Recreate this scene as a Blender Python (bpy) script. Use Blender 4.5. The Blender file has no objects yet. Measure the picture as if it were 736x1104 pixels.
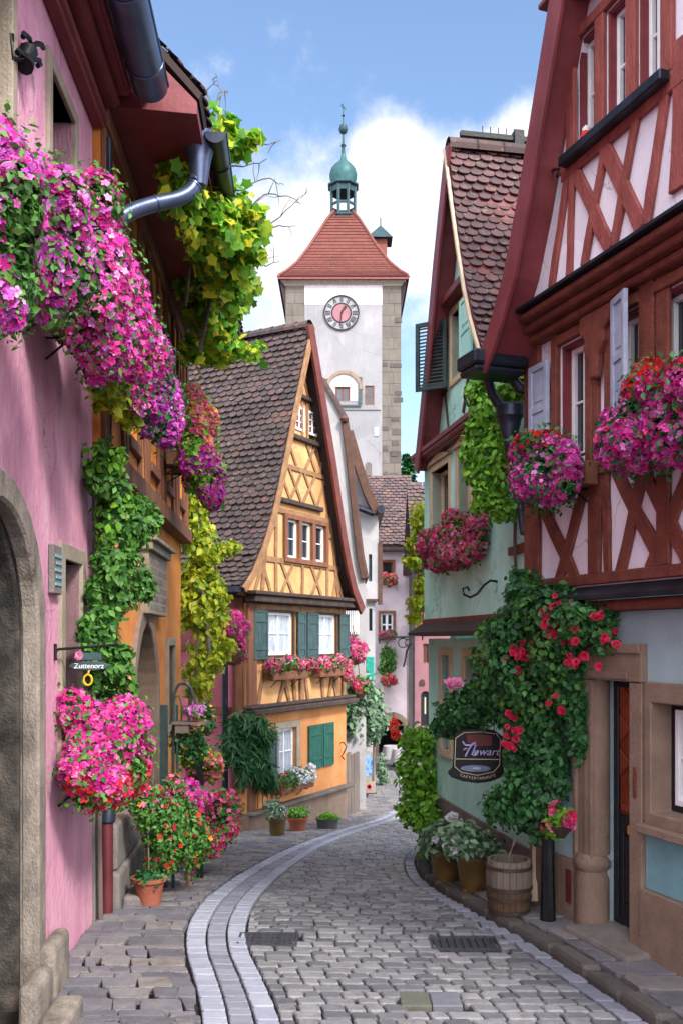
import bpy, math, random
import numpy as np
from mathutils import Vector
from mathutils.geometry import delaunay_2d_cdt

SC = bpy.context.scene
COL = SC.collection
R = math.radians
rng = np.random.default_rng(7)
random.seed(7)

# ---------------------------------------------------------------- camera, sky, sun, exposure
EYE = 2.4
cam_d = bpy.data.cameras.new("camera")
cam = bpy.data.objects.new("camera", cam_d)
COL.objects.link(cam)
cam.location = (0, 0, EYE)
cam.rotation_euler = (R(90), 0, 0)
cam_d.sensor_fit = 'VERTICAL'
cam_d.sensor_height = 36.0
cam_d.lens = 36.0 * 1000 / 1104
cam_d.shift_y = 138 / 1104
cam_d.clip_end = 3000
SC.camera = cam

SUN_DIR = Vector((0.50, -0.72, 0.76)).normalized()      # towards the sun
sun_el = math.asin(SUN_DIR.z)
sun_az = math.atan2(SUN_DIR.x, SUN_DIR.y)

w = bpy.data.worlds.new("World")
SC.world = w
w.use_nodes = True
nt = w.node_tree
nt.nodes.clear()
N = nt.nodes.new
L = nt.links.new


def cloud_dir(px, py):
    return Vector(((px - 368) / 1000, 1, (690 - py) / 1000)).normalized()


out = N('ShaderNodeOutputWorld')
bg = N('ShaderNodeBackground')
bg.inputs[1].default_value = 0.105
sky = N('ShaderNodeTexSky')
sky.sky_type = 'NISHITA'
sky.sun_disc = False
sky.sun_elevation = sun_el
sky.sun_rotation = sun_az
sky.air_density = 1.0
sky.dust_density = 0.4
sky.ozone_density = 2.0
tc = N('ShaderNodeTexCoord')
nz = N('ShaderNodeTexNoise')
nz.inputs['Scale'].default_value = 7.0
nz.inputs['Detail'].default_value = 9.0
nz.inputs['Roughness'].default_value = 0.62
L(tc.outputs['Generated'], nz.inputs['Vector'])
total = None
for (px, py, r, wt) in [(432, 182, .075, 1.0), (405, 205, .05, .8), (478, 225, .11, .95), (452, 320, .09, .55), (440, 265, .09, .95),
                        (560, 175, .08, .8), (290, 330, .22, .72), (235, 300, .17, .66), (228, 85, .04, .3), (462, 385, .06, .42)]:
    d = cloud_dir(px, py)
    dist = N('ShaderNodeVectorMath'); dist.operation = 'DISTANCE'
    L(tc.outputs['Generated'], dist.inputs[0])
    dist.inputs[1].default_value = d
    mr = N('ShaderNodeMapRange')
    mr.interpolation_type = 'SMOOTHSTEP'
    mr.inputs['From Min'].default_value = r
    mr.inputs['From Max'].default_value = r * 0.25
    mr.inputs['To Min'].default_value = 0
    mr.inputs['To Max'].default_value = wt
    L(dist.outputs['Value'], mr.inputs['Value'])
    if total is None:
        total = mr.outputs[0]
    else:
        mx = N('ShaderNodeMath'); mx.operation = 'MAXIMUM'
        L(total, mx.inputs[0]); L(mr.outputs[0], mx.inputs[1])
        total = mx.outputs[0]
# unseen broken cloud behind and beside the camera, added to light the lane
nz2 = N('ShaderNodeTexNoise')
nz2.inputs['Scale'].default_value = 2.3
nz2.inputs['Detail'].default_value = 6.0
L(tc.outputs['Generated'], nz2.inputs['Vector'])
sep = N('ShaderNodeSeparateXYZ'); L(tc.outputs['Generated'], sep.inputs[0])
mb_ = N('ShaderNodeMapRange'); mb_.inputs['From Min'].default_value = 0.55; mb_.inputs['From Max'].default_value = -0.05; mb_.inputs['To Max'].default_value = 1.7
L(sep.outputs['Y'], mb_.inputs['Value'])
mm = N('ShaderNodeMath'); mm.operation = 'MULTIPLY'
L(mb_.outputs[0], mm.inputs[0]); L(nz2.outputs['Fac'], mm.inputs[1])
mx = N('ShaderNodeMath'); mx.operation = 'MAXIMUM'
L(total, mx.inputs[0]); L(mm.outputs[0], mx.inputs[1])
sub = N('ShaderNodeMath'); sub.operation = 'SUBTRACT'; sub.inputs[1].default_value = 0.5
L(nz.outputs['Fac'], sub.inputs[0])
sc_ = N('ShaderNodeMath'); sc_.operation = 'MULTIPLY_ADD'; sc_.inputs[1].default_value = 2.6
L(sub.outputs[0], sc_.inputs[0]); L(mx.outputs[0], sc_.inputs[2])
mk = N('ShaderNodeMapRange'); mk.interpolation_type = 'SMOOTHSTEP'
mk.inputs['From Min'].default_value = 0.12
mk.inputs['From Max'].default_value = 0.95
L(sc_.outputs[0], mk.inputs['Value'])
mixc = N('ShaderNodeMix'); mixc.data_type = 'RGBA'
L(mk.outputs[0], mixc.inputs['Factor'])
L(sky.outputs[0], mixc.inputs['A'])
# unseen cloud behind and above the camera is boosted as added fill light
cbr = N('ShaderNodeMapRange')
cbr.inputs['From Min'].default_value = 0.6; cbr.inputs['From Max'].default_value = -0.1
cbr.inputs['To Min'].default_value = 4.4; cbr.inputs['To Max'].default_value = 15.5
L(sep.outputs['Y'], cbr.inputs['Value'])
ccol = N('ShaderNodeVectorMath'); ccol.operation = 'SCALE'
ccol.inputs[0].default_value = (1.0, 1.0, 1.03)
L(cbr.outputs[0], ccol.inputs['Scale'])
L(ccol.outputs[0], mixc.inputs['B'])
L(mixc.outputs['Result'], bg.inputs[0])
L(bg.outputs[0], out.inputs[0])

sl = bpy.data.lights.new("sun", 'SUN')
sl.energy = 2.2
sl.angle = R(11)
sl.color = (1.0, 0.94, 0.86)
so = bpy.data.objects.new("sun", sl)
COL.objects.link(so)
so.rotation_euler = SUN_DIR.to_track_quat('Z', 'Y').to_euler()

SC.view_settings.view_transform = 'Standard'
SC.view_settings.look = 'None'
SC.view_settings.gamma = 1
SC.view_settings.use_curve_mapping = False
SC.view_settings.exposure = 1.5
SC.render.engine = 'CYCLES'
SC.cycles.max_bounces = 6
SC.cycles.use_denoising = True

# ---------------------------------------------------------------- helpers


def lin(h):
    h = h.lstrip('#')
    c = [int(h[i:i + 2], 16) / 255 for i in (0, 2, 4)]
    return tuple(x / 12.92 if x <= .04045 else ((x + .055) / 1.055) ** 2.4 for x in c) + (1,)


def ramp(nt, cols, pos=None, interp='LINEAR'):
    r = nt.nodes.new('ShaderNodeValToRGB')
    r.color_ramp.interpolation = interp
    el = r.color_ramp.elements
    n = len(cols)
    while len(el) < n:
        el.new(0.5)
    for i, c in enumerate(cols):
        el[i].position = pos[i] if pos else i / max(1, n - 1)
        el[i].color = lin(c) if isinstance(c, str) else c
    return r


def mat(name, cols, scale=3.0, rough=0.85, bump=0.0, bscale=40.0, island=0.0, metal=0.0, stain=None, stretch=None, pos=None,
        leaf=0.0, interp='LINEAR', spec=0.4, detail=6.0, k=1.0, crack=0, spots=None, stain_scale=1.3, stain_amt=.5, coat=0.0):
    m = bpy.data.materials.new(name)
    m.use_nodes = True
    t = m.node_tree
    p = t.nodes['Principled BSDF']
    p.inputs['Roughness'].default_value = rough
    p.inputs['Metallic'].default_value = metal
    p.inputs['Specular IOR Level'].default_value = spec
    p.inputs['Coat Weight'].default_value = coat
    tcn = t.nodes.new('ShaderNodeTexCoord')
    vec = tcn.outputs['Object']
    if stretch:
        mp = t.nodes.new('ShaderNodeMapping')
        mp.inputs['Scale'].default_value = stretch
        t.links.new(vec, mp.inputs[0])
        vec = mp.outputs[0]
    nn = t.nodes.new('ShaderNodeTexNoise')
    nn.inputs['Scale'].default_value = scale
    nn.inputs['Detail'].default_value = detail
    nn.inputs['Roughness'].default_value = 0.65
    t.links.new(vec, nn.inputs['Vector'])
    fac = nn.outputs['Fac']
    mr = t.nodes.new('ShaderNodeMapRange')
    mr.inputs['From Min'].default_value = .3
    mr.inputs['From Max'].default_value = .7
    t.links.new(fac, mr.inputs['Value'])
    fac = mr.outputs[0]
    if island > 0:
        g = t.nodes.new('ShaderNodeNewGeometry')
        mx = t.nodes.new('ShaderNodeMix')
        mx.inputs['Factor'].default_value = island
        t.links.new(fac, mx.inputs['A'])
        t.links.new(g.outputs['Random Per Island'], mx.inputs['B'])
        fac = mx.outputs['Result']
    cols = [tuple(min(.92, x * k) for x in lin(c)[:3]) + (1,) for c in cols]     # k = plain gain on the base colour
    rp = ramp(t, cols, pos, interp)
    t.links.new(fac, rp.inputs[0])
    colr = rp.outputs[0]
    if stain:
        n2 = t.nodes.new('ShaderNodeTexNoise')
        n2.inputs['Scale'].default_value = stain_scale
        n2.inputs['Detail'].default_value = 8
        n2.inputs['Roughness'].default_value = .7
        mp2 = t.nodes.new('ShaderNodeMapping')
        mp2.inputs['Scale'].default_value = (2.2, 2.2, 0.55)
        t.links.new(tcn.outputs['Object'], mp2.inputs[0])
        t.links.new(mp2.outputs[0], n2.inputs['Vector'])
        m2 = t.nodes.new('ShaderNodeMapRange')
        m2.inputs['From Min'].default_value = .5
        m2.inputs['From Max'].default_value = .78
        m2.inputs['To Max'].default_value = stain_amt
        t.links.new(n2.outputs['Fac'], m2.inputs['Value'])
        mx2 = t.nodes.new('ShaderNodeMix')
        mx2.data_type = 'RGBA'
        t.links.new(m2.outputs[0], mx2.inputs['Factor'])
        t.links.new(colr, mx2.inputs['A'])
        mx2.inputs['B'].default_value = lin(stain)
        colr = mx2.outputs['Result']
    if spots:
        n4 = t.nodes.new('ShaderNodeTexNoise'); n4.inputs['Scale'].default_value = 16; n4.inputs['Detail'].default_value = 4
        t.links.new(tcn.outputs['Object'], n4.inputs['Vector'])
        m4 = t.nodes.new('ShaderNodeMapRange'); m4.inputs['From Min'].default_value = .6; m4.inputs['From Max'].default_value = .72; m4.inputs['To Max'].default_value = .55
        t.links.new(n4.outputs['Fac'], m4.inputs['Value'])
        x4 = t.nodes.new('ShaderNodeMix'); x4.data_type = 'RGBA'
        t.links.new(m4.outputs[0], x4.inputs['Factor']); t.links.new(colr, x4.inputs['A']); x4.inputs['B'].default_value = lin(spots)
        colr = x4.outputs['Result']
    if crack:
        # patched repairs and hairline cracks
        nw = t.nodes.new('ShaderNodeTexNoise'); nw.inputs['Scale'].default_value = 3 * crack; nw.inputs['Detail'].default_value = 4
        t.links.new(tcn.outputs['Object'], nw.inputs['Vector'])
        va = t.nodes.new('ShaderNodeVectorMath'); va.operation = 'MULTIPLY_ADD'; va.inputs[1].default_value = (.5, .5, .5)
        t.links.new(nw.outputs['Color'], va.inputs[0]); t.links.new(tcn.outputs['Object'], va.inputs[2])
        vo = t.nodes.new('ShaderNodeTexVoronoi'); vo.feature = 'DISTANCE_TO_EDGE'; vo.inputs['Scale'].default_value = 1.5 * crack
        t.links.new(va.outputs[0], vo.inputs['Vector'])
        m5 = t.nodes.new('ShaderNodeMapRange'); m5.inputs['From Min'].default_value = .009; m5.inputs['From Max'].default_value = .002; m5.inputs['To Max'].default_value = 1
        t.links.new(vo.outputs['Distance'], m5.inputs['Value'])
        m6 = t.nodes.new('ShaderNodeMapRange'); m6.inputs['From Min'].default_value = .5; m6.inputs['From Max'].default_value = .62; m6.inputs['To Max'].default_value = .55
        n6 = t.nodes.new('ShaderNodeTexNoise'); n6.inputs['Scale'].default_value = 1.1 * crack; n6.inputs['Detail'].default_value = 2
        t.links.new(tcn.outputs['Object'], n6.inputs['Vector']); t.links.new(n6.outputs['Fac'], m6.inputs['Value'])
        mm5 = t.nodes.new('ShaderNodeMath'); mm5.operation = 'MULTIPLY'
        t.links.new(m5.outputs[0], mm5.inputs[0]); t.links.new(m6.outputs[0], mm5.inputs[1])
        x5 = t.nodes.new('ShaderNodeMix'); x5.data_type = 'RGBA'
        t.links.new(mm5.outputs[0], x5.inputs['Factor']); t.links.new(colr, x5.inputs['A']); x5.inputs['B'].default_value = (.09, .07, .065, 1)
        v2 = t.nodes.new('ShaderNodeTexVoronoi'); v2.inputs['Scale'].default_value = .9 * crack
        t.links.new(va.outputs[0], v2.inputs['Vector'])
        hs = t.nodes.new('ShaderNodeHueSaturation')
        m7 = t.nodes.new('ShaderNodeMapRange'); m7.inputs['To Min'].default_value = .86; m7.inputs['To Max'].default_value = 1.07
        sx = t.nodes.new('ShaderNodeSeparateColor'); t.links.new(v2.outputs['Color'], sx.inputs[0])
        t.links.new(sx.outputs[0], m7.inputs['Value']); t.links.new(m7.outputs[0], hs.inputs['Value'])
        t.links.new(x5.outputs['Result'], hs.inputs['Color'])
        colr = hs.outputs[0]
    t.links.new(colr, p.inputs['Base Color'])
    if bump > 0:
        n3 = t.nodes.new('ShaderNodeTexNoise')
        n3.inputs['Scale'].default_value = bscale
        n3.inputs['Detail'].default_value = 5
        n3.inputs['Roughness'].default_value = .6
        t.links.new(vec, n3.inputs['Vector'])
        b = t.nodes.new('ShaderNodeBump')
        b.inputs['Strength'].default_value = bump
        b.inputs['Distance'].default_value = 0.03
        t.links.new(n3.outputs['Fac'], b.inputs['Height'])
        t.links.new(b.outputs[0], p.inputs['Normal'])
    if leaf > 0:
        tr = t.nodes.new('ShaderNodeBsdfTranslucent')
        t.links.new(colr, tr.inputs['Color'])
        ms = t.nodes.new('ShaderNodeMixShader')
        ms.inputs[0].default_value = leaf
        o = t.nodes['Material Output']
        t.links.new(p.outputs[0], ms.inputs[1])
        t.links.new(tr.outputs[0], ms.inputs[2])
        t.links.new(ms.outputs[0], o.inputs['Surface'])
    return m


class Frame:
    """A facade: n = unit normal towards the street, t runs along it (t x n = up)."""

    def __init__(s, O, n):
        l = math.hypot(*n)
        s.n = np.array([n[0] / l, n[1] / l, 0.])
        s.t = np.array([s.n[1], -s.n[0], 0.])
        s.O = np.array([O[0], O[1], O[2] if len(O) > 2 else 0.])

    def w(s, P):
        P = np.asarray(P, float).reshape(-1, 3)
        return s.O + P[:, :1] * s.t + P[:, 1:2] * s.n + P[:, 2:3] * np.array([0, 0, 1.])

    def hit(s, px, py, off=0.0):
        d = np.array([(px - 368) / 1000, 1., (690 - py) / 1000])
        C = np.array([0, 0, EYE])
        k = (off - (C - s.O) @ s.n) / (d @ s.n)
        P = C + k * d - s.O
        return (float(P @ s.t), float(P[2]))

    def off(s, W):
        return (np.asarray(W) - s.O) @ s.n


WORLD = Frame((0, 0, 0), (0, 1))     # t = +x, n = +y: plain world axes


def at(px, py, d):
    return np.array([(px - 368) * d / 1000, d, EYE + (690 - py) * d / 1000])


class MB:
    def __init__(s):
        s.v, s.f, s.m = [], [], []

    def add(s, vs, fs, mi=0):
        b = len(s.v)
        s.v += [tuple(map(float, p)) for p in vs]
        for f in fs:
            s.f.append([b + i for i in f]); s.m.append(mi)

    def box(s, u0, u1, v0, v1, z0, z1, mi=0):
        u0, u1 = min(u0, u1), max(u0, u1); v0, v1 = min(v0, v1), max(v0, v1); z0, z1 = min(z0, z1), max(z0, z1)
        s.add([(u0, v0, z0), (u1, v0, z0), (u1, v1, z0), (u0, v1, z0), (u0, v0, z1), (u1, v0, z1), (u1, v1, z1), (u0, v1, z1)],
              [(0, 3, 2, 1), (4, 5, 6, 7), (0, 1, 5, 4), (1, 2, 6, 5), (2, 3, 7, 6), (3, 0, 4, 7)], mi)

    def prism(s, poly, v0, v1, mi=0, holes=()):
        """(u,z) polygon with holes, extruded along v."""
        loops = [list(poly)] + [list(h) for h in holes]

        def area(p):
            return sum(p[i - 1][0] * p[i][1] - p[i][0] * p[i - 1][1] for i in range(len(p)))
        if area(loops[0]) < 0: loops[0].reverse()
        for i in range(1, len(loops)):
            if area(loops[i]) > 0: loops[i].reverse()
        flat = [p for l in loops for p in l]
        n = len(flat)
        vs = [(u, v1, z) for u, z in flat] + [(u, v0, z) for u, z in flat]
        fs = []
        if len(loops) == 1 and n <= 4:
            fs += [tuple(range(n))[::-1], tuple(n + i for i in range(n))]
        else:
            ed, st = [], 0
            for l in loops:
                ed += [(st + i, st + (i + 1) % len(l)) for i in range(len(l))]; st += len(l)
            cv, _, cf, ov, _, _ = delaunay_2d_cdt([Vector(p) for p in flat], ed, [], 0, 1e-6)

            def inside(x, y, poly):
                c = False
                for i in range(len(poly)):
                    (x0, y0), (x1, y1) = poly[i - 1], poly[i]
                    if (y0 > y) != (y1 > y) and x < (x1 - x0) * (y - y0) / (y1 - y0) + x0: c = not c
                return c
            mp = {i: (o[0] if o else None) for i, o in enumerate(ov)}
            for tri in cf:
                if len(tri) != 3: continue
                x = sum(cv[i][0] for i in tri) / 3; y = sum(cv[i][1] for i in tri) / 3
                if not inside(x, y, loops[0]) or any(inside(x, y, h) for h in loops[1:]): continue
                t3 = [mp[i] for i in tri]
                if None in t3: continue
                a, b, c = t3
                ar = (flat[b][0] - flat[a][0]) * (flat[c][1] - flat[a][1]) - (flat[c][0] - flat[a][0]) * (flat[b][1] - flat[a][1])
                if ar < 0: b, c = c, b
                fs.append((c, b, a)); fs.append((n + a, n + b, n + c))
        st = 0
        for l in loops:
            k = len(l)
            for i in range(k):
                a, b = st + i, st + (i + 1) % k
                fs.append((a, b, n + b, n + a))
            st += k
        s.add(vs, fs, mi)

    def beam(s, p, q, w, v0, v1, mi=0, w2=None):
        p, q = np.array(p, float), np.array(q, float)
        d = q - p; l = np.linalg.norm(d)
        if l < 1e-6: return
        nn = np.array([-d[1], d[0]]) / l
        w2 = w2 or w
        v1 = v1 + random.uniform(0, .006)
        k = 4 if l > .25 else 1
        e0, e1 = [], []
        for i in range(k + 1):
            f = i / k
            ww = (w * (1 - f) + w2 * f) * random.uniform(.88, 1.06) / 2
            c = p + d * f + nn * (random.uniform(-.09, .09) * w if 0 < i < k else 0)
            e0.append(tuple(c + nn * ww)); e1.append(tuple(c - nn * ww))
        s.prism(e0 + e1[::-1], v0, v1, mi)

    def tube(s, pts, r, n=8, mi=0, cap=True):
        pts = [np.array(p, float) for p in pts]
        rs = r if isinstance(r, (list, tuple)) else [r] * len(pts)
        rings = []
        up = np.array([0.13, 0.21, 1.])
        for i, p in enumerate(pts):
            d = pts[min(i + 1, len(pts) - 1)] - pts[max(i - 1, 0)]
            d /= (np.linalg.norm(d) + 1e-9)
            a = np.cross(d, up)
            if np.linalg.norm(a) < .15: a = np.cross(d, np.array([1., .1, 0]))
            a /= np.linalg.norm(a); b = np.cross(d, a)
            rings.append([p + rs[i] * (math.cos(2 * math.pi * k / n) * a + math.sin(2 * math.pi * k / n) * b) for k in range(n)])
        vs = [v for rg in rings for v in rg]
        fs = []
        for i in range(len(pts) - 1):
            for k in range(n):
                a, b = i * n + k, i * n + (k + 1) % n
                fs.append((a, b, b + n, a + n))
        if cap:
            fs.append(tuple(range(n))[::-1]); fs.append(tuple((len(pts) - 1) * n + k for k in range(n)))
        s.add(vs, fs, mi)

    def lathe(s, prof, c=(0, 0, 0), n=24, mi=0, rot=0.0, cap=True):
        vs, fs = [], []
        for r, z in prof:
            for k in range(n):
                a = 2 * math.pi * k / n + rot
                vs.append((c[0] + r * math.cos(a), c[1] + r * math.sin(a), c[2] + z))
        for i in range(len(prof) - 1):
            for k in range(n):
                a, b = i * n + k, i * n + (k + 1) % n
                fs.append((a, b, b + n, a + n))
        if cap:
            fs.append(tuple(range(n))[::-1]); fs.append(tuple((len(prof) - 1) * n + k for k in range(n)))
        s.add(vs, fs, mi)

    def build(s, name, mats, parent=None, fr=None, smooth=False, bevel=0.0, seg=1):
        me = bpy.data.meshes.new(name)
        V = np.array(s.v, float).reshape(-1, 3)
        if fr is not None: V = fr.w(V)
        o = bpy.data.objects.new(name, me)
        if parent is not None:
            V = V - np.array(base_of(parent))
            o.parent = parent
        me.from_pydata(V.tolist(), [], s.f)
        mats = mats if isinstance(mats, (list, tuple)) else [mats]
        for m_ in mats: me.materials.append(m_)
        me.polygons.foreach_set('material_index', s.m)
        if smooth:
            me.polygons.foreach_set('use_smooth', [True] * len(s.f))
            try: me.set_sharp_from_angle(angle=R(40))
            except Exception: pass
        me.update()
        COL.objects.link(o)
        if bevel > 0:
            b = o.modifiers.new('bevel', 'BEVEL'); b.width = bevel; b.segments = seg; b.limit_method = 'ANGLE'; b.angle_limit = R(40)
        return o


def base_of(o):
    x = Vector((0, 0, 0))
    while o is not None:
        x = x + o.location; o = o.parent
    return x


def thing(name, label, cat, loc=(0, 0, 0), group=None, kind=None):
    o = bpy.data.objects.new(name, None)
    o.empty_display_size = .2
    COL.objects.link(o)
    o.location = loc
    o['label'] = label; o['category'] = cat
    if group: o['group'] = group
    if kind: o['kind'] = kind
    return o


def tag(o, label, cat, group=None):
    o['label'] = label; o['category'] = cat
    if group: o['group'] = group
    return o


def mesh_np(name, V, F, mats, parent=None, midx=None, smooth=False):
    """V (n,3) world verts, F (m,k) faces of one size."""
    me = bpy.data.meshes.new(name)
    o = bpy.data.objects.new(name, me)
    if parent is not None:
        V = V - np.array(base_of(parent)); o.parent = parent
    m, k = F.shape
    me.vertices.add(len(V)); me.vertices.foreach_set('co', V.astype(np.float32).ravel())
    me.loops.add(m * k); me.loops.foreach_set('vertex_index', F.astype(np.int32).ravel())
    me.polygons.add(m)
    me.polygons.foreach_set('loop_start', np.arange(0, m * k, k, dtype=np.int32))
    mats = mats if isinstance(mats, (list, tuple)) else [mats]
    for q in mats: me.materials.append(q)
    if midx is not None: me.polygons.foreach_set('material_index', midx.astype(np.int32))
    if smooth: me.polygons.foreach_set('use_smooth', np.ones(m, bool))
    me.update(calc_edges=True); me.validate()
    COL.objects.link(o)
    return o


# leaf and blossom templates: x across, y along, z normal
LEAF_V = np.array([(0, 0, 0), (-.30, .32, .06), (0, .36, -.03), (.30, .32, .06), (-.26, .66, .05), (0, .7, -.05), (.26, .66, .05), (0, 1, -.12)])
LEAF_F = np.array([(0, 2, 1, 1), (0, 3, 2, 2), (1, 2, 5, 4), (2, 3, 6, 5), (4, 5, 7, 7), (5, 6, 7, 7)])
LEAF_F = np.array([(0, 2, 4, 1), (0, 3, 6, 2), (2, 5, 7, 4), (2, 6, 7, 5)])
LEAFS_V = np.array([(0, 0, 0), (-.28, .45, .07), (0, .5, -.04), (.28, .45, .07), (0, 1, -.10)])
LEAFS_F = np.array([(0, 2, 4, 1), (0, 3, 4, 2)])
# five lobed vine leaf
_lv = [(0, .28, -.05)]
for k in range(10):
    a = -math.pi / 2 + (k + .5) * 2 * math.pi / 10
    r = .5 if k % 2 == 0 else .34
    _lv.append((r * math.cos(a), .45 + r * math.sin(a), .05 * math.cos(3 * a) - .06))
VINE_V = np.array(_lv)
VINE_F = np.array([(0, 1 + k, 1 + (k + 1) % 10, 1 + (k + 2) % 10) for k in range(0, 10, 2)])
_fv = [(0, 0, -.08)]; _ff = []
for k in range(5):
    a = k * 2 * math.pi / 5
    for da, r, z in ((-.50, .40, .02), (-.22, .56, .0), (.22, .56, .0), (.50, .40, .02)):
        _fv.append((r * math.cos(a + da), r * math.sin(a + da), z))
    b = 1 + 4 * k
    _ff += [(0, b, b + 1, b + 2), (0, b + 2, b + 3, 0)]
_ff = []
for k in range(5):
    b = 1 + 4 * k
    _ff += [(0, b, b + 1, b + 2), (0, b + 2, b + 3, (b + 3))]
FLOWER_V = np.array(_fv)
FLOWER_F = np.array([f for k in range(5) for f in ((0, 1 + 4 * k, 2 + 4 * k, 3 + 4 * k),)] + [(0, 3 + 4 * k, 4 + 4 * k, 0) for k in range(5)])
FLOWER_F = np.array([(0, 1 + 4 * k, 2 + 4 * k, 3 + 4 * k) for k in range(5)])
_fv = [(0, 0, -.10)]
for k in range(5):
    a = k * 2 * math.pi / 5
    for da, r, z in ((-.52, .42, .0), (0, .56, -.02), (.52, .42, .04)):
        _fv.append((r * math.cos(a + da), r * math.sin(a + da), z))
FLOWER_V = np.array(_fv)
FLOWER_F = np.array([(0, 1 + 3 * k, 2 + 3 * k, 3 + 3 * k) for k in range(5)])


def rose_template(lay=3):
    V, F = [], []
    for l in range(lay):
        n = 5
        r = .5 - .15 * l
        for k in range(n):
            a = 2 * math.pi * (k + .5 * l) / n
            b = len(V)
            up = .08 + .28 * l / lay
            V += [(.1 * math.cos(a), .1 * math.sin(a), .02 * l), (r * math.cos(a - .6), r * math.sin(a - .6), up),
                  (1.1 * r * math.cos(a), 1.1 * r * math.sin(a), up + .08), (r * math.cos(a + .6), r * math.sin(a + .6), up)]
            F.append((b, b + 1, b + 2, b + 3))
    return np.array(V), np.array(F)


def unit(a):
    return a / (np.linalg.norm(a, axis=-1, keepdims=True) + 1e-9)


def scatter(T, TF, P, Nm, size, jit=.5, droop=0.0, align=None):
    """instances of a template at points P with normals Nm, joined as arrays"""
    n = len(P)
    z = unit(Nm + rng.normal(0, jit, (n, 3)))
    if align is None:
        a = rng.normal(0, 1, (n, 3))
    else:
        a = np.tile(np.array(align, float), (n, 1)) + rng.normal(0, .35, (n, 3))
    a[:, 2] -= droop
    y = unit(a - (a * z).sum(1, keepdims=True) * z)
    x = np.cross(y, z)
    s = size * rng.uniform(.5, 1.35, (n, 1, 1)) if np.isscalar(size) else size.reshape(n, 1, 1)
    V = P[:, None, :] + s * (T[None, :, 0:1] * x[:, None] + T[None, :, 1:2] * y[:, None] + T[None, :, 2:3] * z[:, None])
    k = len(T)
    F = TF[None] + (np.arange(n) * k)[:, None, None]
    return V.reshape(-1, 3), F.reshape(-1, TF.shape[1])


def ell(px, py, d, rpx, rpy, rd):
    return (at(px, py, d), np.array([rpx * d / 1000, rd, rpy * d / 1000]))


def clumps(ells, k=6, f=.42, core=.82):
    out = []
    for c, r in ells:
        out.append((c, r * core))
        for i in range(k):
            dr = unit(rng.normal(0, 1, 3))
            sr = f * r * rng.uniform(.6, 1.25)
            sr = .5 * sr + .5 * sr.mean()
            out.append((c + dr * r * rng.uniform(.62, .98), sr))
    return out


def blob(ells, n, lo=.55, hi=1.0, keep=None, front=False):
    """n points in the outer shell of a union of ellipsoids, with outward normals"""
    C = np.array([e[0] for e in ells]); Rr = np.array([e[1] for e in ells])
    wt = (Rr[:, 0] * Rr[:, 2] + Rr[:, 0] * Rr[:, 1] + Rr[:, 1] * Rr[:, 2])
    wt = wt / wt.sum()
    Ps, Ns, got, tries = [], [], 0, 0
    while got < n and tries < 30:
        tries += 1
        q = int((n - got) * 2.2) + 50
        i = rng.choice(len(ells), q, p=wt)
        d = unit(rng.normal(0, 1, (q, 3)))
        if front:
            d[:, 1] = -np.abs(d[:, 1]) * 1.0 + .35 * rng.uniform(0, 1, q)
            d = unit(d)
        rad = lo + (hi - lo) * rng.uniform(0, 1, (q, 1)) ** .6
        P = C[i] + d * Rr[i] * rad
        ok = np.ones(q, bool)
        for c, r in zip(C, Rr):
            ok &= (((P - c) / r) ** 2).sum(1) > (lo * .96) ** 2
        if keep is not None: ok &= keep(P)
        Ps.append(P[ok]); Ns.append(unit(d[ok] / Rr[i][ok])); got += ok.sum()
    P = np.concatenate(Ps)[:n]; Nn = np.concatenate(Ns)[:n]
    return P, Nn


def cat_arr(parts):
    V, F, b = [], [], 0
    for v, f in parts:
        V.append(v); F.append(f + b); b += len(v)
    return np.concatenate(V), np.concatenate(F)


def foliage(root, ells, nleaf, lsize, lmat, flowers=(), keep=None, T=(LEAFS_V, LEAFS_F), k=6, f=.42, droop=.4, lo=.5, name='foliage', patch=0.0, core=.82):
    """leaves filling a clumpy volume plus layers of blossoms: flowers = [(n, size, material, template, lo, hi, region)]"""
    cl = clumps(ells, k, f, core)
    P, Nn = blob(cl, nleaf, lo, 1.02, keep)
    Nn = unit(Nn + np.array([0, -.15, .35]))
    P2, N2 = blob(cl, int(nleaf * .10), 1.05, 1.5, keep)
    P = np.concatenate([P, P2]); Nn = np.concatenate([Nn, unit(N2 + np.array([0, -.3, .2]))])
    V, F = scatter(T[0], T[1], P, Nn, lsize, .45, droop)
    mesh_np(name, V, F, lmat, root)
    for fl in flowers:
        n, size, fm, tp = fl[:4]
        region = fl[4] if len(fl) > 4 else None

        def kp(Q):
            ok = np.ones(len(Q), bool)
            if keep is not None: ok &= keep(Q)
            if region is not None: ok &= region(Q)
            if patch > 0:
                ph = np.sin(Q[:, 0] * 7.3 + 1.7 * np.sin(Q[:, 2] * 5.1)) + np.sin(Q[:, 2] * 8.7 + 2.1 * np.sin(Q[:, 1] * 6.3))
                ok &= ph > rng.normal(-patch, .5, len(Q))
            return ok
        if tp is FLOW: n, size = int(n * 1.65), size * .78
        P, Nn = blob(cl, n, .96, 1.14, kp)
        if len(P) == 0: continue
        Nn = unit(Nn + np.array([0, -.35, .25]))
        V, F = scatter(tp[0], tp[1], P, Nn, size, .5)
        if tp is FLOW and n > 300:                      # a few faded heads and closed buds among the blooms
            P3, N3 = blob(cl, n // 14, .98, 1.12, kp)
            V3, F3 = scatter(tp[0], tp[1] , P3, unit(N3 + rng.normal(0, .5, N3.shape)), size * .62, .8)
            mesh_np('faded_blossoms', V3, F3, M['f_faded'], root)['kind'] = 'stuff'
        o = mesh_np('blossoms', V, F, fm, root)
        o['kind'] = 'stuff'


FLOW = (FLOWER_V, FLOWER_F)
ROSE = rose_template()


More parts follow.
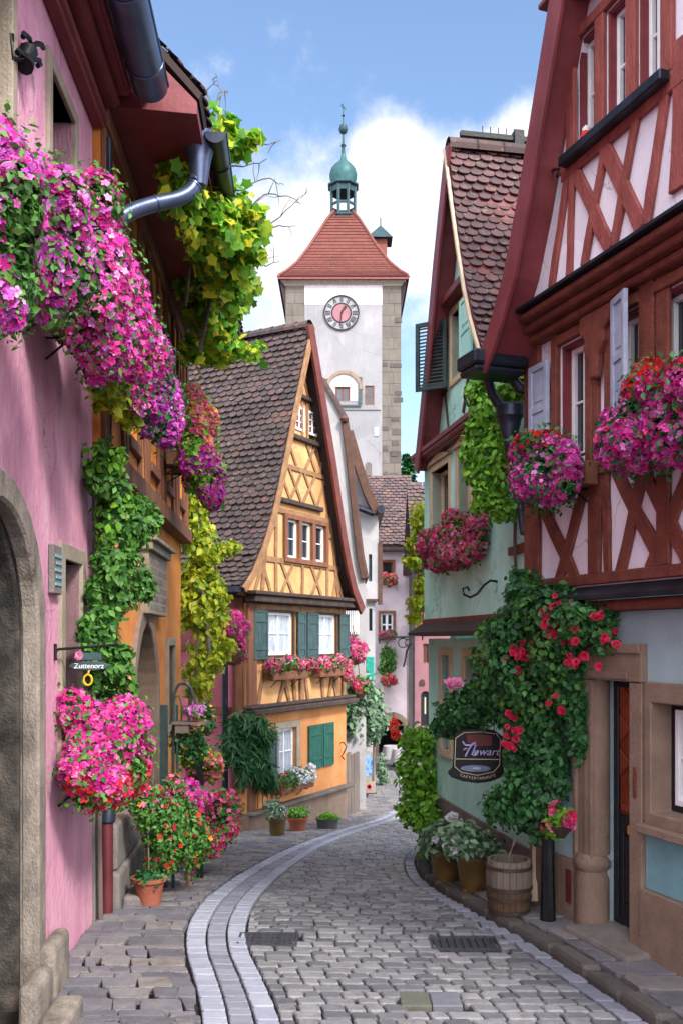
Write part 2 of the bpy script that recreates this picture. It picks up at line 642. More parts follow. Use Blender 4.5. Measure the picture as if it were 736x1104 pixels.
def text_arrays(body, size, extrude=.004, shear=0.0, spacing=1.0):
    c = bpy.data.curves.new('lettering', 'FONT')
    c.body = body; c.size = size; c.extrude = extrude; c.shear = shear; c.space_character = spacing
    c.align_x = 'CENTER'; c.align_y = 'CENTER'; c.resolution_u = 3
    o = bpy.data.objects.new('lettering', c)
    COL.objects.link(o)
    dg = bpy.context.evaluated_depsgraph_get(); dg.update()
    me = bpy.data.meshes.new_from_object(o.evaluated_get(dg))
    V = [tuple(v.co) for v in me.vertices]; F = [tuple(p.vertices) for p in me.polygons]
    bpy.data.objects.remove(o); bpy.data.curves.remove(c); bpy.data.meshes.remove(me)
    return V, F


def gz(y):
    """height of the ground: level by the camera, then the lane runs downhill"""
    if y <= 7.4: return 0.0
    if y <= 9.4: return -.13 * (y - 7.4) ** 2 / 4
    if y <= 20: return -.13 * (y - 8.4)
    if y <= 24:
        a = y - 20
        return -1.508 - .13 * a + (.095 / 8) * a * a
    if y <= 60: return -1.508 - .52 + .19 - .035 * (y - 24)
    return -1.838 - 1.26


def px_keep(fr, lo=0.015):
    return lambda P: fr.off(P) > lo
# ---------------------------------------------------------------- materials
M = {}
M['pink'] = mat('pink_plaster', ['#cd8aa6', '#d698b1', '#deaabf'], 3.4, .92, .7, 38, stain='#9c5c7c', stretch=(1, 1, .3), stain_scale=2.4, stain_amt=.75, k=0.9, crack=0.9)
M['orange'] = mat('orange_plaster', ['#c96f2e', '#d9863d', '#e39a55'], 2.2, .9, .3, 40, stain='#a35a2c', stain_amt=.5, k=0.82, crack=0.9)
M['ochre'] = mat('ochre_plaster', ['#cc945c', '#d7a16d', '#dfae7d'], 1.6, .9, .2, 40, stain='#b97f42', stain_amt=.35, k=0.86, crack=0.9)
M['apricot'] = mat('apricot_plaster', ['#cc844a', '#d6915a', '#dd9d69'], 1.6, .9, .2, 40, stain='#b5753c', stain_amt=.4, k=0.8, crack=0.9)
M['maroon_plaster'] = mat('maroon_plaster', ['#8f4a5c', '#a35a6c', '#ac6678'], 2, .9, .2, 40, stain='#6d3a48')
M['mint'] = mat('mint_plaster', ['#8abdb8', '#9bc9c4', '#acd6d0'], 1.6, .9, .18, 40, stain='#7fa49c', stain_amt=.4, crack=0.9, k=1.3)
M['blueplaster'] = mat('pale_blue_plaster', ['#7f9aa3', '#8fa8b0', '#9db4ba'], 1.6, .9, .2, 45, stain='#6e868e', stain_amt=.4, crack=0.9)
M['teal_panel'] = mat('teal_panel_plaster', ['#5f8a93', '#6c97a0', '#79a3ab'], 3, .9, .2, 60)
M['lavender'] = mat('lavender_white_plaster', ['#cfc9d8', '#dad5e2', '#e3dfea'], 2, .9, .15, 45, stain='#b0a2bd', stain_amt=.35, crack=0.9)
M['white'] = mat('white_plaster', ['#cfccd2', '#dad7db', '#e3e0e2'], 1.4, .9, .15, 30, stain='#a9a4a6', stain_amt=.45, k=0.47, crack=0.9)
M['pinkwhite'] = mat('pinkish_white_plaster', ['#cbbcc9', '#d8c9d4', '#e0d3dc'], 1.2, .9, .15, 30, stain='#a997a6', stain_amt=.4, k=0.66, crack=0.9)
M['coral'] = mat('coral_plaster', ['#a8707a', '#b57e88', '#bd8a92'], 1.5, .9, .15, 30, stain='#9c545e', k=0.5)
M['tower_white'] = mat('tower_whitewash', ['#b6b4bc', '#c1bfc6', '#cac8ce'], .5, .95, .2, 6, stain='#b2a9b4', stain_scale=.35, stain_amt=.5, k=0.4, crack=0.25)
M['red_timber'] = mat('red_timber', ['#6f3330', '#81403b', '#8f4d47'], 9, .75, .6, 60, stretch=(1, 1, .3), stain='#4a2220', stain_scale=3, stain_amt=.6, k=1.15)
M['red_board'] = mat('red_painted_board', ['#6f2b30', '#7d343a', '#893e44'], 4, .55, .15, 25, stain='#541f24', k=0.78)
M['red_timber_low'] = mat('orange_red_timber', ['#5e2f27', '#713a2f', '#7f4638'], 9, .7, .6, 60, stain='#3f1d16', stain_scale=3, stain_amt=.6)
M['brown_timber'] = mat('brown_timber', ['#5e3a2a', '#6f4633', '#80543d'], 6, .8, .35, 30, stretch=(1, 1, .25))
M['lightbrown_timber'] = mat('weathered_brown_timber', ['#71523a', '#866446', '#967253'], 6, .85, .35, 30)
M['dark_timber'] = mat('dark_timber', ['#2c221f', '#3a2d28', '#493a33'], 6, .75, .35, 30)
M['maroon_board'] = mat('maroon_verge_board', ['#4f211d', '#5e2a24', '#6d352d'], 4, .6, .2, 25)
M['stone'] = mat('sandstone', ['#8b7466', '#9c8474', '#a88f7f'], 3.5, .9, .4, 45, stain='#5f4c44', stain_amt=.6, k=0.62)
M['greystone'] = mat('grey_sandstone', ['#7a7270', '#8c8480', '#9b938e'], 4, .92, .5, 45, stain='#4e4645', stain_amt=.7, k=0.62)
M['portal'] = mat('weathered_portal_stone', ['#5d5650', '#746b64', '#857b72', '#92887e'], 7, .95, .6, 60, stain='#1f1a18', stain_scale=2.6, stain_amt=.85, stretch=(1, 1, .6))
M['arch_dark'] = mat('dark_arch_stone', ['#1b1917', '#2d2a28', '#45403c', '#5c5047'], 5, .95, .6, 50, stain='#0e0c0b', stain_scale=3, stain_amt=.8)  # darker stone colours for the arch rings set back in the portal
M['dark_brown'] = mat('dark_brown_board', ['#3f281f', '#4c3227', '#583b2f'], 5, .75, .3, 30)
M['palestone'] = mat('pale_sandstone', ['#8d8173', '#9f9282', '#ac9f8e'], 4, .9, .35, 45, stain='#6d5f52', stain_amt=.5, k=0.8)
M['towerstone'] = mat('tower_sandstone', ['#787069', '#8a8179', '#979088'], .8, .95, .35, 5, stain='#5a524d', stain_scale=.4, k=0.45)
M['towerstone_dark'] = mat('dark_tower_sandstone', ['#55504d', '#625c58', '#6d6763'], .8, .95, .35, 5, k=0.55)
M['tile'] = mat('weathered_roof_tile', ['#463c40', '#574a4d', '#64524f', '#71595a', '#544a50', '#7d5a55', '#8f5f58'], 2.5, .85, .35, 40, island=.75,
                pos=[0, .25, .45, .6, .75, .9, 1], stain='#352f30', stain_amt=.6, k=0.44, spots='#7d7a66')
M['tile_red'] = mat('red_brown_roof_tile', ['#56424a', '#664d53', '#735459', '#7f5c5f', '#5e4a50', '#8d5c5b', '#9a625e'], 2.5, .8, .35, 40, island=.75,
                    pos=[0, .25, .45, .6, .75, .92, 1], stain='#473639', stain_amt=.5, spots='#7d7a66', k=0.5)
M['tile_tower'] = mat('tower_roof_tile', ['#803a34', '#93443b', '#a14e43', '#8a3e3c'], .6, .8, .3, 6, island=.6, k=0.3, spots='#7d7a66')
M['tile_far'] = mat('dark_brown_roof_tile', ['#453a3d', '#56474a', '#675255', '#7f5d50'], 1.2, .85, .3, 12, island=.65, k=0.65, spots='#7d7a66')
M['under'] = mat('roof_underside', ['#2d2122', '#3a2a2b'], 4, .9)
M['glass'] = mat('window_glass', ['#10141a', '#1c222c', '#2c3542'], .9, .08, 0, spec=.8)
M['curtain'] = mat('curtained_glass', ['#6f7b8c', '#98a2b0', '#c3c9d3'], 7, .12, 0, spec=.8, stretch=(6, 6, .6))
M['whitepaint'] = mat('white_window_paint', ['#d5d6dc', '#e2e3e8'], 8, .5, .1, 30)
M['cream'] = mat('cream_paint', ['#b5a48a', '#c6b79d'], 6, .7, .2, 30)
M['teal_shutter'] = mat('slate_teal_shutter', ['#3c5759', '#48666a', '#55757a'], 6, .6, .2, 30, k=0.48)
M['green_shutter'] = mat('green_shutter', ['#1f5a4f', '#27695c', '#2f766a'], 6, .6, .2, 30, k=0.6)
M['bright_teal'] = mat('turquoise_shutter', ['#1f8a7c', '#2a9a8b'], 6, .6, .1, 30)
M['blue_shutter'] = mat('grey_blue_shutter', ['#8590a8', '#97a1b8', '#a6b0c4'], 6, .55, .15, 30)
M['dark_shutter'] = mat('dark_green_shutter', ['#1d2d31', '#283b3f', '#34484c'], 6, .5, .15, 30)
M['zinc'] = mat('zinc', ['#4a5570', '#5a6580', '#6c768f'], 3, .38, .08, 20, metal=.75)
M['darkzinc'] = mat('dark_zinc', ['#20252f', '#2b313d', '#3a4150'], 3, .4, .08, 20, metal=.6)
M['iron'] = mat('black_iron', ['#0f1013', '#191b20'], 8, .5, .2, 40, metal=.4)
M['greeniron'] = mat('dark_green_iron', ['#18292a', '#22383a'], 8, .5, .2, 40)
M['maroon_pipe'] = mat('maroon_pipe_paint', ['#4e1f24', '#5e272d'], 5, .45, .1, 30)
M['copper'] = mat('green_copper', ['#2b5f63', '#387579', '#4a8a89'], 1.5, .55, .2, 8, metal=.3, k=0.42)
M['copper_dark'] = mat('dark_copper', ['#1c3a44', '#274b55', '#315a62'], 1.5, .55, .2, 8, metal=.3, k=0.55)
M['wood'] = mat('weathered_wood', ['#4e4642', '#5f5650', '#71675f'], 5, .9, .4, 30, stretch=(1, 1, .2))
M['olddoor'] = mat('old_oak_door', ['#33302f', '#454241', '#5c5855', '#6f6258'], 4, .9, .5, 30, stretch=(1, 1, .25), stain='#5d4630', stain_amt=.6)
M['door_brown'] = mat('carved_oak_door', ['#5c2312', '#7a3218', '#92421f'], 5, .45, .2, 30, stretch=(1, 1, .3), coat=.3)
M['door_dark'] = mat('dark_door_paint', ['#12161a', '#1b2126'], 5, .4, .1, 30)
M['terracotta'] = mat('terracotta', ['#8a4531', '#9c5540', '#a8644f'], 5, .85, .25, 40, stain='#5f3a30', k=0.8)
M['glazed'] = mat('glazed_brown_pot', ['#4c3a1f', '#66502a', '#7a5f30', '#3b3122'], 3, .35, .2, 30, k=0.6)
M['greypot'] = mat('grey_stone_pot', ['#3d3d40', '#505054'], 6, .85, .3, 40)
M['barrel'] = mat('barrel_oak', ['#4f463f', '#625850', '#786d63'], 4, .85, .4, 30, stretch=(1, 1, .2), island=.4)
M['barrel_low'] = mat('dark_barrel_oak', ['#4a3626', '#5a4430'], 4, .8, .4, 30)
M['hoop'] = mat('rusty_hoop', ['#3a332f', '#4b423c'], 8, .6, .2, 40, metal=.5)
M['soil'] = mat('soil', ['#1c130d', '#2b1f16'], 12, 1, .5, 40)
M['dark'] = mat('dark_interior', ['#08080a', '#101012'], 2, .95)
M['mortar'] = mat('joint_sand', ['#24211f', '#322e2b', '#403b36'], 9, 1, .6, 60, k=0.6)
M['cobble'] = mat('granite_cobble', ['#54555c', '#65666c', '#77777d', '#8b8b90', '#5f5d5e'], 9, .5, .55, 60, island=.8, stain='#45444a', stain_amt=.4, spec=.55, k=0.9)
M['band'] = mat('pale_kerb_stone', ['#8b8fa0', '#9ca0b0', '#adb1c0'], 9, .7, .4, 60, island=.6, stain='#777983', stain_amt=.4, k=0.8)
M['bandgrey'] = mat('gutter_stone', ['#6b6d7a', '#7b7d8a', '#898b97'], 9, .7, .4, 60, island=.6, k=0.95)
M['flag'] = mat('brown_flagstone', ['#56545a', '#65636a', '#737079', '#86817f', '#6b5f57'], 7, .85, .6, 50, island=.65, stain='#453e3a', stain_amt=.5, k=0.85)
M['flag2'] = mat('grey_flagstone', ['#4f4b4b', '#5d5957', '#6b6663', '#76706a'], 7, .85, .6, 50, island=.6, stain='#3c3838', stain_amt=.5, k=0.65)
M['earth'] = mat('ground_earth', ['#2e2b28', '#3c3835', '#4a453f'], 4, 1, .5, 30)
M['grate'] = mat('cast_iron_grate', ['#3f4046', '#505158'], 9, .55, .3, 60, metal=.5)

LF = dict(rough=.5, spec=.35, scale=9, detail=2)
M['leaf'] = mat('green_leaf', ['#1c3a14', '#2b5220', '#3d6b2a', '#547f33', '#2a4c24'], island=.85, leaf=.3, k=1.3, **LF)
M['leaf_dark'] = mat('dark_green_leaf', ['#12301a', '#1d4424', '#2b5a2e', '#3c6f3a'], island=.85, leaf=.25, k=1.45, **LF)
M['leaf_bright'] = mat('bright_green_leaf', ['#33601a', '#4d8324', '#69a02e', '#83b53a', '#3f7326'], island=.85, leaf=.4, k=1.15, **LF)
M['leaf_yellow'] = mat('yellow_green_leaf', ['#5d7a1c', '#86a028', '#a9bb2e', '#c8c832', '#6d8c22', '#d8c030'], island=.9, leaf=.4, **LF)
M['leaf_vine'] = mat('vine_leaf', ['#2f5c1c', '#4a7d26', '#6d9c2e', '#93b038', '#c3b934', '#3b6a22', '#d5b02c'], island=.95, leaf=.5, pos=[0, .2, .45, .65, .85, .92, 1], **LF, k=1.5)
M['leaf_grey'] = mat('grey_green_leaf', ['#2f4a36', '#45634a', '#5f7d5f', '#7d9878', '#3b563f'], island=.85, leaf=.2, **LF)
M['leaf_fern'] = mat('fern_leaf', ['#143a1c', '#1f5128', '#2d6633'], island=.85, leaf=.2, **LF)
FL = dict(rough=.6, spec=.25, scale=9, detail=2)


def petal(name, cols, pos=None):
    return mat(name, cols, island=.9, leaf=.3, pos=pos, **FL)


M['f_magenta'] = petal('magenta_petal', ['#86105f', '#b3187e', '#cc2391', '#dc3aa5', '#e668b9', '#c81c86'])
M['f_faded'] = petal('faded_petal', ['#6e3a4a', '#8a5560', '#a58074', '#7a5a3c'])
M['f_lilac'] = petal('lilac_petal', ['#9a3f9e', '#c25cbc', '#d986d2', '#ebb9e2'])
M['f_violet'] = petal('violet_pink_petal', ['#9a1d92', '#b42aa6', '#c945b8', '#d76cc8'])
M['f_pink'] = petal('hot_pink_petal', ['#a81d5e', '#d4307f', '#e24492', '#ef8abb', '#c92474'])
M['f_red'] = petal('scarlet_petal', ['#a51414', '#c02018', '#d6382a', '#b81a22'])
M['f_crimson'] = petal('crimson_petal', ['#b3173f', '#c9264f', '#dd4166'])
M['f_orange'] = petal('orange_petal', ['#d2682a', '#e08a36', '#e6a53e'])
M['f_salmon'] = petal('salmon_petal', ['#d5586a', '#e0737c', '#e8959a', '#dc9a55'])
M['f_white'] = petal('white_petal', ['#d3d0da', '#e6e3ea', '#efedf2'])
M['f_rose'] = petal('pale_pink_rose_petal', ['#dd80b0', '#e797c0', '#eeb0cf'])
M['f_yellow'] = petal('yellow_petal', ['#d2b02a', '#e0c23c'])
M['f_dusky'] = petal('dusky_pink_petal', ['#a32a5c', '#bb3c72', '#cf5b88', '#d97f9c', '#912850'])

# ---------------------------------------------------------------- ground, lane, pavements


def chaikin(P, k=2):
    P = np.array(P, float)
    for _ in range(k):
        Q = [P[0]]
        for a, b in zip(P[:-1], P[1:]):
            Q += [.75 * a + .25 * b, .25 * a + .75 * b]
        Q.append(P[-1]); P = np.array(Q)
    return P


def ground_sheet():
    ys = np.unique(np.concatenate([np.linspace(-60, 4, 9), np.linspace(4, 30, 105), np.linspace(30, 60, 20), np.array([80, 140, 300, 900])]))
    xs = np.array([-600, -120, -30, -8, -5, -3, -2, -1, 0, 1, 2, 3, 4, 6, 10, 30, 120, 600.])
    V = np.array([(x, y, gz(y) - .045) for y in ys for x in xs])
    nx = len(xs)
    F = np.array([(j * nx + i, j * nx + i + 1, (j + 1) * nx + i + 1, (j + 1) * nx + i) for j in range(len(ys) - 1) for i in range(nx - 1)])
    o = mesh_np('ground', V, F, M['mortar'])
    o['kind'] = 'structure'


ground_sheet()

Lk = [(-.3, 2.5), (-.62, 4.3), (-.86, 5.8), (-1.02, 6.5), (-1.24, 7.3), (-1.32, 8.1), (-1.27, 9.5), (-1.12, 11.4), (-.70, 14.5), (.03, 17.9), (.76, 20.6),
      (1.31, 23), (1.66, 26), (1.8, 29), (2.1, 34), (2.4, 44)]
Rk = [(2.6, 3.2), (2.25, 4.6), (1.93, 5.8), (1.75, 6.45), (1.56, 7.2), (1.25, 8.0), (.98, 9.1), (.86, 10.6), (1.0, 13.0), (1.75, 16.0), (2.6, 18.6),
      (3.1, 21.5), (3.4, 25), (3.6, 28.5), (3.9, 34), (4.2, 44)]
Wl = [(-1.86, 2.2), (-1.93, 4.3), (-2.0, 5.8), (-2.05, 6.5), (-2.09, 7.3), (-2.13, 8.1), (-2.2, 9.5), (-2.31, 11.4), (-2.45, 15.6), (-.95, 18.9), (-.06, 20.6),
      (.35, 23), (.8, 26), (1.0, 29), (1.3, 34), (1.5, 44)]
Wr = [(3.6, 3.2), (3.1, 4.6), (2.70, 5.8), (2.45, 6.45), (2.2, 7.2), (1.92, 8.2), (1.78, 9.3), (1.5, 10.8), (1.3, 12.6), (2.2, 15.2), (3.2, 17.6),
      (3.9, 20.5), (4.2, 24.4), (4.4, 28.1), (4.6, 34), (4.8, 44)]
Lp, Rp, Wlp, Wrp = [chaikin(p) for p in (Lk, Rk, Wl, Wr)]


def paving(name, A, B, lo, hi, row, wmin, wmax, gap, top, m, s_end=40, ragged=.3, corner=.09, hvar=.006, skip=None, bevel=.007, jitter=.0, fixed=None):
    """rows of separate stones between two edge lines; lo/hi = metres in from A, or from B when given as ('b', m)"""
    mid = (A + B) / 2
    ln = np.concatenate([[0], np.cumsum(np.linalg.norm(np.diff((A if fixed is None else mid), axis=0), axis=1))])

    def P(s, a):
        Ax = np.array([np.interp(s, ln, A[:, 0]), np.interp(s, ln, A[:, 1])])
        Bx = np.array([np.interp(s, ln, B[:, 0]), np.interp(s, ln, B[:, 1])])
        wd = np.linalg.norm(Bx - Ax)
        return Ax + (Bx - Ax) / wd * a, wd
    V, F4, F8 = [], [], []
    s = 0
    while s < min(s_end, ln[-1]) - row:
        rd = row * random.uniform(1 - ragged * .5, 1 + ragged * .5)
        wd = (P(s, 0)[1] + P(s + rd, 0)[1]) / 2
        a0 = wd - lo[1] if isinstance(lo, tuple) else lo
        a1 = wd - hi[1] if isinstance(hi, tuple) else hi
        a = a0
        first = True
        while a < a1 - .02:
            wv = random.uniform(wmin, wmax)
            if first: wv *= random.uniform(.4, 1); first = False
            e = a + wv
            if a1 - e < wmin * .6: e = a1
            j = lambda: random.uniform(-jitter, jitter)
            q = [(s + gap / 2 + j(), a + gap / 2 + j()), (s + gap / 2 + j(), e - gap / 2 + j()), (s + rd - gap / 2 + j(), e - gap / 2 + j()), (s + rd - gap / 2 + j(), a + gap / 2 + j())]
            c = [P(*x)[0] for x in q]
            a = e
            cen = sum(c) / 4
            if skip is not None and skip(cen): continue
            hz = top + random.uniform(-hvar, hvar)
            tx, ty = random.uniform(-.025, .025), random.uniform(-.02, .02)
            rings = []
            for inset, dz in ((0, -top - .06), (0, -bevel), (bevel, 0)):
                ring = []
                sz = min(np.linalg.norm(c[1] - c[0]), np.linalg.norm(c[3] - c[0]))
                cc = corner * sz * 1.6
                for k in range(4):
                    p, nx_, pv = c[k], c[(k + 1) % 4], c[k - 1]
                    for o in (pv, nx_):
                        d = (o - p) / (np.linalg.norm(o - p) + 1e-9)
                        ring.append(p + d * cc)
                for p in ring:
                    d = cen - p
                    p2 = p + d / (np.linalg.norm(d) + 1e-9) * inset
                    rings.append((p2[0], p2[1], gz(p2[1]) + hz + dz + (p2[0] - cen[0]) * tx + (p2[1] - cen[1]) * ty))
            b = len(V)
            V += rings
            for r_ in range(2):
                for k in range(8):
                    k2 = (k + 1) % 8
                    F4.append((b + r_ * 8 + k, b + r_ * 8 + k2, b + (r_ + 1) * 8 + k2, b + (r_ + 1) * 8 + k))
            F8.append(tuple(b + 16 + k for k in range(8)))
        s += rd
    me = bpy.data.meshes.new(name)
    me.from_pydata(V, [], F4 + F8)
    me.materials.append(m)
    me.update()
    o = bpy.data.objects.new(name, me)
    COL.objects.link(o)
    o['kind'] = 'structure'
    return o


def in_rect(cx, cy, hx, hy):
    return lambda p: abs(p[0] - cx) < hx and abs(p[1] - cy) < hy


GRATES = [(at(289, 1012, 7.45), .24, .16), (at(500, 1017, 7.35), .27, .15), (at(447, 1078, 6.2), .10, .12), (at(480, 1078, 6.2), .10, .12)]
skipg = lambda p: any(abs(p[0] - g[0][0]) < g[1] + .03 and abs(p[1] - g[0][1]) < g[2] + .03 for g in GRATES)
paving('road_cobbles', Lp, Rp, .50, ('b', .15), .118, .11, .22, .012, 0.0, M['cobble'], s_end=46, skip=skipg, hvar=.005, jitter=.006, bevel=.010)
paving('road_outer_band', Lp, Rp, 0, .165, .11, .17, .18, .010, .003, M['band'], s_end=46)
paving('road_gutter', Lp, Rp, .17, .33, .11, .16, .17, .012, -.002, M['bandgrey'], s_end=46)
paving('road_inner_band', Lp, Rp, .335, .49, .12, .16, .17, .010, .003, M['band'], s_end=46)
paving('road_edge_band', Lp, Rp, ('b', .145), ('b', 0), .2, .14, .15, .012, .002, M['bandgrey'], s_end=46)
paving('left_pavement', Lp, Wlp, .02, ('b', .0), .17, .10, .36, .010, .008, M['flag'], s_end=46, jitter=.02, hvar=.006, ragged=1.0)
paving('kerb', Rp, Wrp, .01, .16, .52, .14, .16, .014, .065, M['flag2'], s_end=46, hvar=.012, bevel=.03, jitter=.008)
paving('right_pavement', Rp, Wrp, .18, ('b', -.25), .3, .2, .6, .018, .066, M['flag'], s_end=46, jitter=.02, hvar=.008, ragged=.5)

for i, (c, hx, hy) in enumerate(GRATES):
    mb = MB()
    z = gz(c[1])
    if i < 2:
        mb.box(c[0] - hx, c[0] + hx, c[1] - hy, c[1] - hy + .02, z - .05, z + .004)
        mb.box(c[0] - hx, c[0] + hx, c[1] + hy - .02, c[1] + hy, z - .05, z + .004)
        for q in (-1, 1): mb.box(c[0] + q * hx - q * .02, c[0] + q * hx, c[1] - hy + .02, c[1] + hy - .02, z - .05, z + .004)
        mb.box(c[0] - hx + .02, c[0] + hx - .02, c[1] - hy + .02, c[1] + hy - .02, z - .05, z - .018)
        n = 9
        for k in range(n):
            x = c[0] - hx + .03 + (2 * hx - .08) * k / (n - 1)
            mb.box(x, x + .022, c[1] - hy + .02, c[1] + hy - .02, z - .045, z)
        if i == 0:
            for k in range(3):
                y = c[1] - hy * .5 + hy * .5 * k
                mb.box(c[0] - hx + .02, c[0] + hx - .02, y - .01, y + .01, z - .04, z - .002)
        o = mb.build('drain_grate', M['grate'])
        tag(o, ['rectangular cast iron drain grate in the cobbles next to the pale curved bands',
                'slotted iron drain grate in the cobbles beside the right hand kerb'][i], 'grate')
    else:
        mb.box(c[0] - hx, c[0] + hx, c[1] - hy, c[1] + hy, z - .05, z + .004)
        o = mb.build('access_cover', mat('cover_olive', ['#4d4e47', '#5a5b52'], 8, .8, .3, 50) if i == 2 else mat('cover_grey', ['#585a62', '#676a73'], 8, .7, .3, 50), bevel=.006)
        tag(o, ['olive grey square cover plate let into the foreground cobbles', 'pale grey square cover plate let into the foreground cobbles'][i - 2], 'cover plate')

# ---------------------------------------------------------------- house helpers


def rect(u0, z0, u1, z1):
    return [(u0, z0), (u1, z0), (u1, z1), (u0, z1)]


def arch(u0, u1, z0, zs, n=14, pointed=0.0):
    """doorway outline: jambs to zs, then a round or pointed head"""
    uc, r = (u0 + u1) / 2, (u1 - u0) / 2
    pts = [(u0, z0), (u1, z0)]
    if pointed <= 0:
        for k in range(n + 1):
            a = math.pi * k / n
            pts.append((uc + r * math.cos(a), zs + r * math.sin(a)))
    else:
        RR = r * (1 + pointed)
        h = math.sqrt(RR * RR - (RR - r) ** 2)
        m_ = n // 2
        for k in range(m_ + 1):
            z = h * k / m_
            pts.append((u1 - RR + math.sqrt(max(0, RR * RR - z * z)), zs + z))
        for k in range(m_ - 1, -1, -1):
            z = h * k / m_
            pts.append((u0 + RR - math.sqrt(max(0, RR * RR - z * z)), zs + z))
    return pts


def window(fr, root, u0, u1, z0, z1, v=-.12, fmat=None, pmat=None, cols=2, rows=2, bar=.045, mun=.022, name='window', label=None):
    """casement: frame mesh with glazing bars, pane as a child"""
    u0, u1 = min(u0, u1), max(u0, u1)
    fmat = fmat or M['whitepaint']; pmat = pmat or M['glass']
    mb = MB()
    mb.prism(rect(u0, z0, u1, z1), v - .03, v + .03, 0, [rect(u0 + bar, z0 + bar, u1 - bar, z1 - bar)])
    iu0, iu1, iz0, iz1 = u0 + bar, u1 - bar, z0 + bar, z1 - bar
    for k in range(1, cols):
        x = iu0 + (iu1 - iu0) * k / cols
        ww = mun * (1.7 if cols == 2 else 1)
        mb.box(x - ww / 2, x + ww / 2, v - .025, v + .022, iz0, iz1)
    for k in range(1, rows):
        z = iz0 + (iz1 - iz0) * k / rows
        mb.box(iu0, iu1, v - .022, v + .017, z - mun / 2, z + mun / 2)
    o = mb.build(name, fmat, root, fr, bevel=.004)
    p = MB(); p.box(iu0, iu1, v - .016, v - .006, iz0, iz1)
    p.build('pane', pmat, o, fr)
    return o


def surround(fr, root, u0, u1, z0, z1, wd, v0, v1, m, sill=None, name='window_surround'):
    """frame of timber or stone round an opening, butted onto its rim"""
    mb = MB()
    mb.prism(rect(u0 - wd, z0 - (0 if sill else wd), u1 + wd, z1 + wd), v0, v1, 0, [rect(u0, z0, u1, z1)] if not sill else ())
    if sill:
        mb = MB()
        mb.box(u0 - wd, u0, v0, v1, z0, z1 + wd); mb.box(u1, u1 + wd, v0, v1, z0, z1 + wd); mb.box(u0, u1, v0, v1 + .003, z1, z1 + wd)
        mb.box(u0 - wd - .03, u1 + wd + .03, v0, v1 + sill, z0 - wd * .8, z0)
    return mb.build(name, m, root, fr, bevel=.006)


def shutter(fr, root, u0, u1, z0, z1, v, m, style='board', open_ang=0.0):
    """leaf hung flat beside a window (or swung out by open_ang about its u0 edge)"""
    mb = MB()
    th = .035
    L_ = u1 - u0
    sg = 1 if L_ > 0 else -1
    L_ = abs(L_)
    b = .055
    mb.prism(rect(0, z0, L_, z1), 0, th, 0, [rect(b, z0 + b, L_ - b, z1 - b)])
    if style == 'louvre':
        n = int((z1 - z0) / .05)
        for k in range(n):
            z = z0 + b + (z1 - z0 - 2 * b) * (k + .5) / n
            mb.add([(b, .004, z + .018), (L_ - b, .004, z + .018), (L_ - b, .03, z - .012), (b, .03, z - .012),
                    (b, .0, z + .012), (L_ - b, .0, z + .012), (L_ - b, .026, z - .018), (b, .026, z - .018)],
                   [(0, 1, 2, 3), (7, 6, 5, 4), (0, 4, 5, 1), (1, 5, 6, 2), (2, 6, 7, 3), (3, 7, 4, 0)])
    elif style == 'panel':
        mb.box(b, L_ - b, .006, .02, z0 + b, z1 - b)
        zz = z0 + (z1 - z0) * .52
        mb.box(b, L_ - b, .02, th - .002, zz - .03, zz + .03)
        for a0, a1 in ((z0 + b, zz - .03), (zz + .03, z1 - b)):
            mb.box(b + .03, L_ - b - .03, .02, .028, a0 + .035, a1 - .035)
    else:
        n = max(2, int(L_ / .11))
        for k in range(n):
            a = b + (L_ - 2 * b) * k / n
            mb.box(a + .003, a + (L_ - 2 * b) / n - .003, .006, .024, z0 + b, z1 - b)
        for q in (.22, .78):
            z = z0 + (z1 - z0) * q
            mb.box(b, L_ - b, .024, th + .004, z - .03, z + .03)
    ca, sa = math.cos(open_ang), math.sin(open_ang)
    mb.v = [(u0 + sg * (x * ca - (y - th) * sa) if open_ang else u0 + sg * x, v + (x * sa + y * ca), z) for x, y, z in mb.v]
    if sg < 0: mb.f = [f[::-1] for f in mb.f]
    return mb.build('shutter', m, root, fr, bevel=.004)


